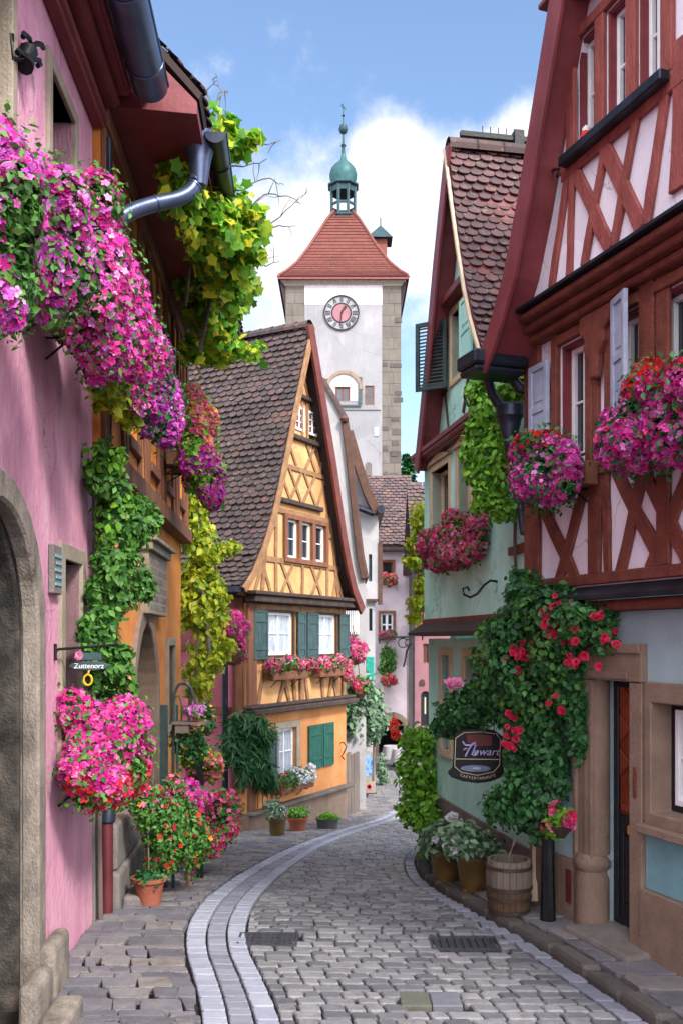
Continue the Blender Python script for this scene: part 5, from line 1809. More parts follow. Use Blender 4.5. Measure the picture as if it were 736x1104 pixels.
for sx in (-1, 1):
    mb = MB()
    mb.add([(sx * (W_ + .02), .0, 27.6), (sx * (W_ + .02), -8.6, 27.6), (sx * (W_ + .4), -8.6, 29.3), (sx * (W_ + .4), .3, 29.3), (sx * W_, .0, 29.3), (sx * W_, -8.6, 29.3)], [(0, 1, 2, 3), (0, 3, 4), (1, 5, 2)])
    mb.build('eaves_bracket', M['under'], root, TF)
# lantern
base = 35.55
c0 = (0, cy, 0)
lan = MB()
lan.lathe([(1.12, 35.3), (1.12, 36.0), (1.22, 36.05), (1.22, 36.2), (1.0, 36.22)], c0, 8, rot=math.pi / 8)
for k in range(8):
    a_ = math.pi / 8 + k * math.pi / 4
    x_, y_ = 1.0 * math.cos(a_), cy + 1.0 * math.sin(a_)
    lan.tube([(x_, y_, 36.1), (x_, y_, 38.6)], .13, 6)
lan.lathe([(1.05, 38.1), (1.08, 38.5), (1.30, 38.62), (1.30, 38.75), (1.0, 38.85)], c0, 8, rot=math.pi / 8)
lan.lathe([(.98, 37.0), (1.06, 37.05), (1.06, 37.2), (.98, 37.25)], c0, 8, rot=math.pi / 8, cap=False)
lo_ = lan.build('lantern', M['copper_dark'], root, TF)
mb = MB()
mb.lathe([(.95, 38.8), (.98, 39.0), (1.08, 39.35), (1.10, 39.7), (1.0, 40.05), (.72, 40.4), (.42, 40.65), (.24, 40.9), (.16, 41.3)], c0, 16)
mb.build('onion_dome', M['copper'], lo_, TF, smooth=True)
mb = MB()
mb.lathe([(.17, 41.2), (.11, 41.8), (.22, 42.0), (.09, 42.2), (.07, 42.9), (.28, 43.05), (.36, 43.3), (.28, 43.6), (.05, 43.72), (.04, 44.3), (.13, 44.4), (.04, 44.5), (.04, 44.9)], c0, 10)
mb.prism([(-.2, 44.9), (.05, 45.0), (.22, 45.25), (.08, 45.4), (-.08, 45.1)], cy - .03, cy + .03)
mb.build('finial', M['copper_dark'], lo_, TF, smooth=True)
mb = MB()
du_, dv_ = X(411), -4.0
mb.box(du_ - .58, du_ + .58, dv_ - .6, dv_ + .6, 30.5, 34.2); dm = mb.build('dormer', M['red_timber_low'], root, TF)
mb = MB()
mb.add([(du_ - 1.0, dv_ - 1.0, 34.15), (du_ + 1.0, dv_ - 1.0, 34.15), (du_ + 1.0, dv_ + 1.0, 34.15), (du_ - 1.0, dv_ + 1.0, 34.15), (du_ - .1, dv_, 35.5)], [(0, 1, 2, 3), (0, 4, 1), (1, 4, 2), (2, 4, 3), (3, 4, 0)])
mb.tube([(du_ - .1, dv_, 35.4), (du_ - .1, dv_, 36.1)], .05, 5)
mb.build('cap_roof', M['copper_dark'], dm, TF)

# ---------------------------------------------------------------- houses farther down the lane
def plane_pts(d, pts): return [(-((px - 368) * d / 1000), EYE + (690 - py) * d / 1000) for px, py in pts]


def face(d): return Frame((0, d), (0, -1))


# white gabled house next to the yellow one
FA = face(22.9)
root = thing('white_gabled_house', 'white plastered house with curved brown verge squeezed behind the yellow gable', 'house', (-1.5, 23, -1.8))
pr_ = plane_pts(22.9, [(340, 402), (346, 411), (359, 432), (371, 453), (377, 500), (382.5, 555), (388, 600), (393, 625)])
wall_poly = [(3.5, -2.2)] + [(3.5, pr_[0][1])] + pr_ + [(-.60, 3.6), (-.60, -2.2)]
mb = MB(); mb.prism(wall_poly, -.3, 0); mb.box(-.60, -.40, -4.6, -.31, -2.4, 3.8); mb.box(-.38, 3.5, -4.6, -4.4, -2.4, 3.8)
mb.build('wall', M['white'], root, FA)
mb = MB()
P_ = [np.array(p) for p in pr_[3:]]
mb.prism([tuple(p + [-.08, .02]) for p in P_] + [tuple(p + [.08, 0]) for p in P_[::-1]], -.1, .12); mb.build('verge_board', M['dark_brown'], root, FA, bevel=.02)
mb = MB()
P_ = [np.array(p) for p in pr_[:4]]
mb.prism([tuple(p + [0, .06]) for p in P_] + [tuple(p + [0, -.05]) for p in P_[::-1]], -.1, .08); mb.build('coping', M['dark_timber'], root, FA)
mb = MB(); mb.lathe([(0, -.1), (.08, -.07), (.11, 0), (.08, .07), (0, .1)], (pr_[3][0], .12, pr_[3][1]), 10); mb.build('boss', M['dark_brown'], root, FA, smooth=True)
roof_shell(FA, root, [(3.5, pr_[0][1] + .1)], [pr_[0]] + [tuple(np.array(p) + [-.1, .06]) for p in pr_[1:]], -4.9, .02, .12, M['tile_far'])
mb = MB()
u0, u1 = plane_pts(22.9, [(386, 0)])[0][0], plane_pts(22.9, [(373, 0)])[0][0]
zt, zb = EYE + (690 - 656) * .0229, EYE + (690 - 684) * .0229
mb.box(u0, u1, .0, .25, zb, zb + .06); mb.box(u0, u1, 0, .27, zt - .04, zt)
for k in range(7): mb.box(u0 + (u1 - u0) * k / 6 - .012, u0 + (u1 - u0) * k / 6 + .012, .22, .25, zb, zt)
mb.build('balcony_rail', M['whitepaint'], root, FA)

# narrow white house with turquoise shutters
FB = face(28.4)
root = thing('narrow_white_house', 'narrow white house with slit windows, turquoise shutters and jettied upper floor', 'house', (0, 29, -2))
pr_ = plane_pts(28.4, [(360, 440), (376, 470), (386, 505), (396, 535), (406, 556)])
mb = MB()
ub = plane_pts(28.4, [(404, 0)])[0][0]; uj = plane_pts(28.4, [(407.5, 0)])[0][0]
zj = EYE + (690 - 648) * .0284
sl_ = [plane_pts(28.4, [(401, a), (397.5, b)]) for a, b in ((680, 656),)]
mb.prism([(3, -2.6), (3, zj), (ub, zj), (ub, -2.6)], -.3, 0, 0,
         [rect(sl_[0][0][0], sl_[0][0][1], sl_[0][1][0], sl_[0][1][1]), rect(*plane_pts(28.4, [(385, 740)])[0], *plane_pts(28.4, [(377, 706)])[0])])
mb.box(ub, ub + .2, -5.5, -.31, -2.6, zj)
mb.build('wall', M['white'], root, FB)
s2 = plane_pts(28.4, [(400.5, 627), (397, 598)])
mb = MB(); mb.prism([(3, zj + .02)] + [(3, pr_[0][1])] + pr_ + [(uj, pr_[-1][1] - .2), (uj, zj + .02)], -.15, .15, 0, [rect(s2[0][0], s2[0][1], s2[1][0], s2[1][1])])
mb.box(uj, uj + .2, -5.5, -.16, zj + .02, pr_[-1][1] - .2)
mb.build('upper_wall', M['white'], root, FB)
mb = MB(); mb.box(s2[0][0], s2[1][0], .0, .05, s2[0][1], s2[1][1]); mb.build('slit_shutter', M['teal_shutter'], root, FB)
mb = MB(); mb.box(sl_[0][0][0], sl_[0][1][0], -.2, -.12, sl_[0][0][1], sl_[0][1][1]); mb.build('slit_window', M['glass'], root, FB)
mb = MB(); mb.box(uj - .12, uj + .0, -.3, .2, zj - .1, EYE + (690 - 585) * .0284); mb.box(uj, .4, .151, .17, zj, zj + .06); mb.build('corner_post', M['dark_brown'], root, FB)
wq = (*plane_pts(28.4, [(385, 740)])[0], *plane_pts(28.4, [(377, 706)])[0])
window(FB, root, wq[0], wq[2], wq[1], wq[3], -.15, M['whitepaint'], M['glass'], 2, 2, bar=.05)
for a, b in ((403, 394.5), (394, 386)):
    shutter(FB, root, plane_pts(28.4, [(a, 0)])[0][0], plane_pts(28.4, [(b, 0)])[0][0], EYE - 42.5 * .0284, EYE - 18 * .0284, .02, M['bright_teal'])
mb = MB()
P_ = [np.array(p) for p in pr_]
for k in range(4):
    mb.prism([tuple(p + [-.12 - .0, .05 + .0]) for p in P_[1:]] + [tuple(p + [.12, -.02]) for p in P_[1:][::-1]], .17 + .12 * k, .25 + .12 * k)
mb.build('verge_board', M['dark_brown'], root, FB)
roof_shell(FB, root, [(3, pr_[0][1] + .1)], [pr_[0]] + [tuple(np.array(p) + [-.08, .1]) for p in pr_[1:]], -5.6, .16, .1, M['tile_far'])
mb = MB()
q = pr_[-1]
mb.tube([(q[0] - .1, .7, q[1] + .1), (q[0] - .12, -5.4, q[1] + .1)], .12, 10)
mb.tube([(q[0] + .75, .45, q[1] + .25), (q[0] + .1, .5, q[1] + .0)], .1, 8)
mb.build('gutter', M['darkzinc'], root, FB)

# pale end house with the archway
FC = face(38)
root = thing('archway_house', 'pale pinkish white house with brown tiled roof and a stone archway closing the lane', 'house', (1.5, 38, -2.3))
def c38(px, py): return plane_pts(38, [(px, py)])[0]
ez = 6.05
ar = arch(c38(441, 0)[0], c38(404, 0)[0], -2.8, -1.25); ari = arch(c38(437, 0)[0] , c38(408, 0)[0], -2.8, -1.35)
wA = (c38(423, 0)[0], c38(412, 0)[0], c38(0, 620)[1], c38(0, 606)[1]); wB = (c38(423.5, 0)[0], c38(410, 0)[0], c38(0, 686)[1], c38(0, 661)[1])
mb = MB()
mb.prism(rect(c38(446, 0)[0], -2.8, 3, ez), -.4, 0, 0, [ar, rect(wA[0], wA[2], wA[1], wA[3]), rect(wB[0], wB[2], wB[1], wB[3])])
mb.box(c38(446, 0)[0], c38(446, 0)[0] + .3, -6, -.41, -2.8, ez); mb.box(c38(446, 0)[0] + .31, 3, -6, -5.8, -2.8, ez)
mb.build('wall', M['pinkwhite'], root, FC)
mb = MB(); mb.prism(ar, -.38, .06, 0, [ari]); mb.build('archway', M['stone'], root, FC, bevel=.02)
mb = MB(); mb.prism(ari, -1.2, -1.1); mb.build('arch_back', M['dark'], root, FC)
surround(FC, root, *wA, .10, -.1, .04, M['brown_timber']); window(FC, root, *wA, -.1, M['brown_timber'], M['glass'], 1, 1)
surround(FC, root, *wB, .10, -.1, .04, M['brown_timber']); window(FC, root, *wB, -.1, M['whitepaint'], M['glass'], 2, 2, bar=.07, mun=.06)
RC = Frame((0, 38), (1, 0))     # t=(0,-1): u towards the camera
roof_shell(RC, root, [(-6.4, ez)], [(-3.2, 9.6), (-.2, 6.7), (.35, 6.2)], c38(446, 0)[0] * -1 - 4.6, c38(449, 0)[0] * -1, .12, M['under'])
tiles(RC, root, [(.37, 6.25), (-.2, 6.76), (-3.2, 9.68)], -2.2, 3.08, .2, .24, M['tile_far'], lift=.05, jit=.01)
mb = MB(); mb.box(c38(447, 0)[0], 2.5, .0, .40, ez - .02, ez + .12); mb.build('eaves', M['dark_timber'], root, FC)
mb = MB(); mb.box(c38(446.5, 0)[0], c38(440.5, 0)[0], .0, .12, -2.6, ez - .05); mb.build('corner_pier', M['towerstone_dark'], root, FC)

# coral pink house with arched door up steps
FD = face(33)
root = thing('coral_pink_house', 'small coral pink house with an arched dark door above a stone landing', 'house', (3.2, 33, -2.1))
def c33(px, py): return plane_pts(33, [(px, py)])[0]
da = arch(c33(463, 0)[0], c33(453.3, 0)[0], c33(0, 783)[1], c33(0, 750)[1])
wv = (c33(462, 0)[0], c33(455.5, 0)[0], c33(0, 715)[1], c33(0, 694)[1])
mb = MB(); mb.prism(rect(-5.5, -2.8, c33(445, 0)[0], c33(0, 684)[1]), -.3, 0, 0, [da, rect(wv[0], wv[2], wv[1], wv[3])])
mb.build('wall', M['coral'], root, FD)
mb = MB(); mb.prism(rect(-5.5, c33(0, 683.5)[1], c33(445, 0)[0], c33(0, 608)[1]), -.3, -.02); mb.build('upper_wall', M['maroon_plaster'], root, FD)
mb = MB()
for px in (446.5, 452, 461): mb.box(c33(px + 1.2, 0)[0], c33(px - 1.2, 0)[0], -.019, .05, c33(0, 683)[1], c33(0, 610)[1])
for py in (612, 648, 682): mb.box(-5.5, c33(445, 0)[0], -.018, .06, c33(0, py)[1] - .05, c33(0, py)[1] + .06)
mb.build('timber_frame', M['dark_timber'], root, FD)
mb = MB(); mb.prism(da, -.25, -.15); d_ = mb.build('door', M['door_dark'], root, FD)
mb = MB(); mb.box(c33(459, 0)[0], c33(457.5, 0)[0], -.149, -.12, c33(0, 770)[1], c33(0, 752)[1]); mb.build('door_light', M['cream'], d_, FD)
window(FD, root, *wv, -.1, M['brown_timber'], M['glass'], 2, 1, bar=.05)
mb = MB(); mb.prism(arch(c33(457.5, 0)[0], c33(452, 0)[0], c33(0, 739)[1], c33(0, 735)[1]), .002, .04); mb.build('vent', M['dark_timber'], root, FD)
mb = MB(); mb.box(-5.5, c33(447, 0)[0], .002, .8, -2.5, c33(0, 784)[1]); mb.box(-5.5, c33(450, 0)[0], .802, 1.1, -2.5, c33(0, 797)[1]); mb.build('landing', M['greystone'], root, FD, bevel=.03)
mb = MB(); mb.box(c33(446.3, 0)[0], c33(444, 0)[0], .0, .14, -2.4, c33(0, 612)[1]); mb.build('downpipe', M['darkzinc'], root, FD)
RD = Frame((0, 33), (1, 0))
roof_shell(RD, root, [(-5, 5.1)], [(-2.5, 8.3), (.3, 4.95)], 2.5, 5.8, .12, M['tile_far'])
tiles(RD, root, [(.32, 5.0), (-2.5, 8.4)], 2.48, 5.8, .2, .24, M['tile_far'], lift=.05)
# ---------------------------------------------------------------- flowers, climbers, pots


def plant(name, label, cat, loc, group=None):
    return thing(name, label, cat, tuple(loc), group)


def petal_mix(*a): return list(a)


kl = px_keep(LP, .02)
GB = 'window boxes overflowing with flowers'

# cascades on the pink house
r = flower_box('flower_box', 'window box of lilac pink daisies with much green at the top left corner', LP, -4.9, -3.9, 4.15, .05, .28, .18, M['brown_timber'], GB)
E_ = [ell(5, 225, 4.1, 42, 100, .28), ell(58, 262, 4.85, 42, 82, .3)]
foliage(r, E_, 11000, .05, M['leaf'], [(900, .06, M['f_lilac'], FLOW), (900, .058, M['f_magenta'], FLOW), (350, .05, M['f_violet'], FLOW)], kl, patch=.1)
r = flower_box('flower_box', 'window box with a dense bright magenta cascade below the iron gutter elbow', LP, -6.6, -5.7, 4.5, .05, .28, .18, M['brown_timber'], GB)
E_ = [ell(100, 300, 5.85, 46, 88, .3), ell(128, 340, 6.7, 38, 78, .3), ell(148, 375, 7.5, 28, 60, .25)]
foliage(r, E_, 9500, .05, M['leaf'], [(1700, .058, M['f_magenta'], FLOW), (900, .055, M['f_lilac'], FLOW), (600, .055, M['f_pink'], FLOW)], kl, patch=.75)
r = flower_box('flower_box', 'window box with a violet pink trailing cascade at the edge of the orange house', LP, -8.8, -8.15, 4.55, .08, .3, .18, M['brown_timber'], GB)
E_ = [ell(163, 410, 8.3, 24, 52, .28), ell(178, 445, 9.0, 22, 42, .28)]
foliage(r, E_, 4200, .06, M['leaf_dark'], [(1300, .06, M['f_violet'], FLOW), (600, .055, M['f_lilac'], FLOW), (300, .055, M['f_magenta'], FLOW)], kl, patch=.8)
r = flower_box('flower_box', 'window box of salmon and yellow blooms turning violet below on the orange house', LP, -12.4, -11.6, 4.6, .14, .36, .2, M['brown_timber'], GB)
E_ = [ell(208, 462, 11.9, 20, 36, .4), ell(222, 510, 12.0, 20, 32, .4), ell(212, 485, 11.8, 20, 30, .4)]
top = lambda Q: Q[:, 2] > 4.75
lowr = lambda Q: Q[:, 2] < 4.85
foliage(r, E_, 2600, .085, M['leaf_bright'], [(600, .07, M['f_salmon'], FLOW, top), (100, .08, M['f_yellow'], FLOW, top), (350, .07, M['f_pink'], FLOW, top), (1100, .065, M['f_violet'], FLOW, lowr), (400, .065, M['f_magenta'], FLOW, lowr)], kl, patch=.7)
r = flower_box('flower_box', 'big round bush of magenta and scarlet blooms above the maroon standpipe', LP, -7.2, -6.65, 1.35, .06, .28, .18, M['brown_timber'], GB)
E_ = [ell(113, 795, 6.85, 44, 46, .3), ell(90, 832, 6.6, 26, 40, .26), ell(138, 822, 7.0, 26, 42, .28), ell(112, 845, 6.75, 32, 28, .28)]
hi_ = lambda Q: Q[:, 2] > 1.40 + .1 * np.sin(Q[:, 0] * 20)
lo2 = lambda Q: Q[:, 2] < 1.42 + .1 * np.sin(Q[:, 0] * 20)
foliage(r, E_, 7000, .05, M['leaf'], [(900, .062, M['f_magenta'], FLOW, hi_), (500, .06, M['f_pink'], FLOW, hi_), (260, .062, M['f_crimson'], FLOW, lo2), (200, .06, M['f_red'], FLOW, lo2), (260, .058, M['f_pink'], FLOW, lo2)], kl, patch=.35)

# ivy and vines on the left
r = plant('ivy_climber', 'dark green broad leaved climber covering the wall between the pink and orange houses', 'climbing plant', LP.w([(-7.8, .1, 0)])[0])
E_ = [ell(112, 505, 7.55, 17, 32, .18), ell(122, 560, 7.7, 24, 44, .2), ell(118, 625, 7.6, 21, 46, .2), ell(112, 680, 7.4, 18, 34, .18), ell(122, 722, 7.5, 20, 32, .18), ell(152, 560, 8.9, 14, 26, .2), ell(145, 615, 8.6, 16, 36, .2), ell(100, 690, 7.15, 10, 24, .15)]
foliage(r, E_, 7500, .07, M['leaf'], [(26, .06, M['f_salmon'], FLOW)], kl, T=(LEAF_V, LEAF_F), droop=1.0, core=.55, k=8)
P, Nn = blob(clumps(E_[:2] + E_[5:6], 4), 500, .9, 1.05, kl)
V, F = scatter(LEAF_V, LEAF_F, P, Nn, .075, .4, 1.0); mesh_np('new_leaves', V, F, M['leaf_bright'], r)
mb = MB()
mb.tube([tuple(LP.w([(u, .06, z)])[0]) for u, z in ((-8.0, -.05), (-7.95, .8), (-8.05, 1.6), (-7.85, 2.4), (-7.9, 3.4), (-8.0, 4.0))], .022, 7)
mb.build('stem', M['wood'], r)
r = plant('yellow_vine_shoot', 'yellowing vine shoot hanging under the magenta flower cascade', 'climbing plant', LP.w([(-7.7, .2, 4.1)])[0])
foliage(r, [ell(122, 418, 7.2, 16, 20, .15), ell(138, 440, 7.7, 14, 22, .15), ell(112, 402, 6.9, 12, 14, .12)], 420, .10, M['leaf_yellow'], (), kl, T=(LEAF_V, LEAF_F), droop=1.0)
mb = MB(); mb.tube([tuple(at(110, 395, 6.9)), tuple(at(125, 420, 7.2)), tuple(at(142, 452, 7.7))], .008, 5); mb.build('stem', M['wood'], r)

r = plant('grape_vine', 'sunlit green and yellow vine spilling over the roof gutter against the sky', 'climbing plant', LP.w([(-11, .9, 6.5)])[0])
E_ = [ell(195, 215, 8.9, 18, 28, .25), ell(222, 240, 9.6, 26, 34, .3), ell(252, 232, 10.0, 24, 26, .3), ell(262, 262, 10.2, 20, 24, .3), ell(238, 285, 10.4, 28, 32, .3), ell(250, 262, 10.4, 26, 26, .3), ell(256, 308, 11.2, 20, 22, .3), ell(275, 238, 10.2, 14, 8, .2),
      ell(218, 325, 12, 16, 38, .3), ell(232, 352, 12.7, 20, 26, .3), ell(236, 372, 13.0, 40, 13, .3), ell(240, 148, 10.0, 15, 26, .2), ell(262, 153, 10.0, 24, 7, .15), ell(205, 378, 12.5, 14, 16, .3), ell(188, 185, 9.1, 14, 14, .2)]
foliage(r, E_, 3600, .135, M['leaf_vine'], (), None, T=(VINE_V, VINE_F), k=10, f=.46, droop=1.1, core=.5, lo=.35)
mb = MB()
for pts in ([(215, 200), (225, 130), (240, 100), (232, 80)], [(225, 150), (243, 95), (247, 98)], [(235, 260), (275, 215), (300, 205), (325, 218)], [(240, 230), (280, 190), (305, 200)],
            [(250, 250), (290, 245), (310, 225), (330, 208)], [(255, 265), (295, 240), (318, 246)], [(250, 150), (285, 160), (303, 148)], [(255, 270), (283, 290), (305, 280)],
            [(210, 150), (218, 120), (226, 108), (219, 98)], [(245, 180), (290, 172)]):
    n = len(pts)
    P = chaikin([at(a + random.uniform(-3, 3), b + random.uniform(-3, 3), 10.4 + .15 * i) for i, (a, b) in enumerate(pts)], 2)
    P = [tuple(p + rng.normal(0, .012, 3)) for p in P]
    n = len(P)
    mb.tube(P, [.013 - .010 * i / (n - 1) for i in range(n)], 5)
    for k in range(2, n - 1, 3):
        e = np.array(P[k]) + rng.normal(0, .12, 3)
        mb.tube([P[k], tuple((np.array(P[k]) + e) / 2 + rng.normal(0, .015, 3)), tuple(e)], [.006, .004, .002], 4)
for pts in ([(200, 330), (205, 280), (215, 230), (212, 180)], [(215, 380), (225, 330), (235, 280), (240, 230), (238, 170)]):
    mb.tube([tuple(at(a, b, 11.4)) for a, b in pts], .025, 6)
mb.build('twigs', M['wood'], r)

r = plant('yellow_green_climber', 'bright yellow green climber on the corner of the orange house beside the brown tiled roof', 'climbing plant', at(205, 900, 14.6) * [1, 1, 0] + [0, 0, gz(14.6)])
E_ = [ell(212, 560, 14.9, 15, 30, .35), ell(216, 600, 14.9, 18, 36, .35), ell(210, 650, 14.8, 16, 40, .35), ell(222, 690, 14.9, 20, 30, .35), ell(212, 725, 14.8, 15, 26, .35), ell(240, 592, 15.2, 22, 5, .15), ell(238, 660, 15.1, 12, 10, .2), ell(240, 700, 15.1, 18, 10, .25), ell(225, 640, 15, 16, 24, .3)]
foliage(r, E_, 4200, .12, M['leaf_yellow'], (), None, T=(LEAF_V, LEAF_F), droop=1.0, f=.5, core=.6, k=8)
mb = MB()
mb.tube([tuple(at(a, b, 14.7)) for a, b in ((204, 905), (203, 800), (206, 740), (218, 720), (226, 705), (222, 660), (212, 600), (214, 550))], .035, 7)
mb.tube([tuple(at(a, b, 14.7)) for a, b in ((208, 740), (214, 690), (210, 640))], .02, 6)
mb.build('stem', M['wood'], r)

# hanging basket by the corner of the yellow house
c = at(250, 688, 15.8)
r = plant('hanging_basket', 'round hanging basket of hot pink blooms beside the dark downpipe', 'hanging basket', c)
mb = MB(); mb.lathe([(.03, -.46), (.16, -.42), (.22, -.3), (.24, -.2)], c, 14); mb.build('basket', M['brown_timber'], r)
mb = MB(); mb.tube([tuple(c + [-.0, .0, .4]), tuple(c + [.02, .3, .52]), tuple(c + [.03, .9, .50])], .016, 6)
mb.build('bracket', M['iron'], r)
foliage(r, [ell(251, 676, 15.8, 16, 20, .26), ell(256, 700, 15.8, 10, 18, .2), ell(242, 672, 15.7, 12, 14, .2)], 1000, .085, M['leaf_dark'], [(800, .065, M['f_pink'], FLOW), (500, .065, M['f_magenta'], FLOW)], None, patch=1.1)

# plant stand of black iron
t = thing('plant_stand', 'dark green iron plant stand with an arched hoop and a flower shelf', 'plant stand', tuple(at(180, 930, 9.6) * [1, 1, 0] + [0, 0, gz(9.6)]))
D_ = 9.5
A = lambda px, py, d=D_: tuple(at(px, py, d))
g_ = gz(D_)
mb = MB()
p = at(177, 760, D_); mb.box(p[0] - .035, p[0] + .035, p[1] - .03, p[1] + .03, g_, p[2])
p = at(187, 765, D_); mb.tube([(p[0], p[1], g_), A(187, 765), A(188, 748), A(193, 738), A(200, 736), A(206, 742), A(211, 758), A(214, 778)], .016, 8)
mb.tube([A(196, 780), A(196, 760), A(193, 750), A(189, 752)], .008, 6)
mb.tube([A(192, 940), A(191, 760)], .013, 7)
mb.build('frame', M['greeniron'], t)
mb = MB()
p = at(205, 779, D_); mb.box(p[0] - .17, p[0] + .19, p[1] - .1, p[1] + .1, p[2] - .012, p[2] + .012)
mb.box(p[0] - .14, p[0] + .0, p[1] - .08, p[1] + .08, p[2] - .1, p[2] - .013)
mb.build('shelf', M['wood'], t)
c = at(212, 772, D_ - .02)
r = plant('pot_plant', 'small lilac pink pot plant on the shelf of the iron plant stand', 'potted plant', c)
mb = MB(); mb.lathe([(.04, -.05), (.055, .03), (.06, .03)], c, 12); mb.build('pot', M['terracotta'], r)
foliage(r, [(c + [0, 0, .06], np.array([.10, .09, .05]))], 160, .05, M['leaf'], [(120, .04, M['f_lilac'], FLOW)])
r = plant('shelf_greenery', 'trailing green plants hanging below the iron plant stand shelf', 'plant', at(215, 800, 9.8))
foliage(r, [ell(205, 795, 9.7, 16, 10, .15), ell(222, 775, 10, 10, 18, .15), ell(213, 812, 9.9, 18, 10, .15), ell(192, 800, 9.6, 8, 10, .1)], 900, .06, M['leaf_dark'], [(60, .05, M['f_yellow'], FLOW)], None)

# potted shrubs on the left pavement
def pot(r, c, r0, r1, h, m, rim=.02, n=20):
    mb = MB()
    mb.lathe([(r0, 0), (r0 * .55 + r1 * .45, h * .5), (r1, h * .85), (r1 + rim, h * .86), (r1 + rim, h), (r1 - .01, h), (r1 - .015, h - .03), (0, h - .03)], c, n)
    mb.build('pot', m, r, smooth=True)
    mb = MB(); mb.lathe([(r1 - .016, h - .035), (0, h - .025)], c, n, cap=False); mb.build('soil', M['soil'], r)


c = at(161, 978, 8.55); c[2] = gz(8.55) + .012
r = plant('potted_shrub', 'leafy green shrub with scattered orange red blooms in a terracotta pot', 'potted plant', c)
pot(r, c, .105, .145, .25, M['terracotta'])
foliage(r, [ell(160, 945, 8.5, 17, 8, .14)], 500, .05, M['leaf_dark'], (), k=3)
E_ = [ell(168, 880, 8.7, 22, 36, .22), ell(190, 885, 8.9, 30, 42, .28), ell(205, 910, 9.1, 18, 36, .22), ell(178, 915, 8.7, 22, 26, .2), ell(152, 870, 8.6, 12, 30, .12)]
foliage(r, E_, 6500, .05, M['leaf'], [(46, .06, M['f_red'], FLOW), (10, .06, M['f_orange'], FLOW), (60, .055, M['f_pink'], FLOW, lambda Q: Q[:, 2] > .85), (40, .06, M['f_crimson'], FLOW)], kl, name='shrub_foliage')
mb = MB()
for a, b in ((158, 820), (166, 830), (175, 850), (152, 860)): mb.tube([tuple(at(161, 950, 8.55)), tuple(at(160, 900, 8.6)), tuple(at(a, b, 8.7))], .008, 5)
mb.build('stem', M['wood'], r)
c = at(238, 930, 10.8); c[2] = gz(10.8)
r = plant('flower_standard', 'round ball of pink blooms on a black post in the pavement', 'flower stand', c)
mb = MB()
p = at(216, 800, 10.3); mb.box(p[0] - .035, p[0] + .035, p[1] - .035, p[1] + .035, gz(10.3) - .02, p[2])
mb.lathe([(.05, 0), (.06, .03), (.03, .07), (.045, .1), (0, .14)], (p[0], p[1], p[2]), 10)
mb.box(p[0], p[0] + .22, p[1] - .015, p[1] + .015, p[2] - .68, p[2] - .64)
mb.build('post', M['iron'], r)
foliage(r, [ell(237, 883, 10.6, 18, 30, .22), ell(230, 905, 10.5, 14, 18, .18), ell(243, 870, 10.7, 12, 16, .16)], 1500, .07, M['leaf'], [(620, .06, M['f_pink'], FLOW), (300, .06, M['f_crimson'], FLOW), (200, .055, M['f_dusky'], FLOW)], None, patch=.7)
r = plant('flower_basket', 'basket of salmon pink and yellow blooms behind the black post', 'hanging basket', at(215, 825, 10.4))
mb = MB(); q = at(215, 838, 10.5); mb.lathe([(.05, -.08), (.12, 0), (.13, .02)], q, 12); mb.build('basket', M['brown_timber'], r)
foliage(r, [ell(216, 822, 10.5, 20, 16, .2), ell(232, 828, 10.6, 10, 12, .15), ell(200, 815, 10.4, 10, 14, .14)], 900, .065, M['leaf_bright'], [(300, .055, M['f_salmon'], FLOW), (120, .055, M['f_pink'], FLOW), (40, .05, M['f_yellow'], FLOW)], None, patch=.6)
r = plant('flower_tub', 'low tub of magenta blooms beside the black post', 'flower tub', at(200, 860, 9.6))
q = at(203, 866, 9.7)
mb = MB(); mb.lathe([(.07, -.16), (.14, 0), (.15, .02)], q, 14); mb.tube([(q[0], q[1], q[2] - .14), (q[0], q[1], gz(9.7) - .01)], .02, 8); mb.build('tub', M['brown_timber'], r)
foliage(r, [ell(198, 852, 9.5, 20, 14, .2), ell(212, 860, 9.7, 14, 12, .18)], 500, .06, M['leaf'], [(260, .06, M['f_magenta'], FLOW), (160, .055, M['f_pink'], FLOW), (120, .055, M['f_violet'], FLOW)], None, patch=1.2)

# yellow house: flower boxes, fern, pots
GY = 'flower boxes under the green shuttered windows'
for i, (a, b) in enumerate(((328, 290), (371, 341))):
    u0, u1 = YF.hit(a, 715, .15)[0], YF.hit(b, 715, .15)[0]
    r = flower_box('flower_box', ['wooden box of pink and crimson blooms under the nearer shuttered window of the yellow house',
                                  'wooden box of pink blooms with trailing green under the farther shuttered yellow house window'][i], YF, u0, u1, 1.62, .06, .26, .17, M['brown_timber'], GY)
    cs = [YF.w([(u0 + (u1 - u0) * q, .2, 1.88 + .05 * random.random())])[0] for q in (.05, .3, .55, .8, .97)]
    E_ = [(c_, np.array([.15, .15, .16])) for c_ in cs]
    if i: E_.append((YF.w([(u0 + .05, .24, 1.66)])[0], np.array([.15, .12, .2])))
    foliage(r, E_, 1100, .075, M['leaf'], [(420, .062, M['f_pink'], FLOW), (250, .06, M['f_crimson'], FLOW), (160, .06, M['f_rose'], FLOW)], px_keep(YF, .03), patch=.4)
u0, u1 = YF.hit(335, 840, .2)[0], YF.hit(300, 840, .2)[0]
zz = -.62
r = flower_box('flower_box', 'brown window box with a mound of white blooms on the yellow house', YF, u0, u1, zz, .06, .28, .17, M['brown_timber'])
cs = [YF.w([(u0 + (u1 - u0) * q, .2, zz + .24)])[0] for q in (.1, .35, .6, .9)]
wh = lambda Q: YF.w([(0, 0, 0)])[0][0] * 0 + ((Q - YF.O) @ YF.t) < (u0 + u1) / 2 + .12
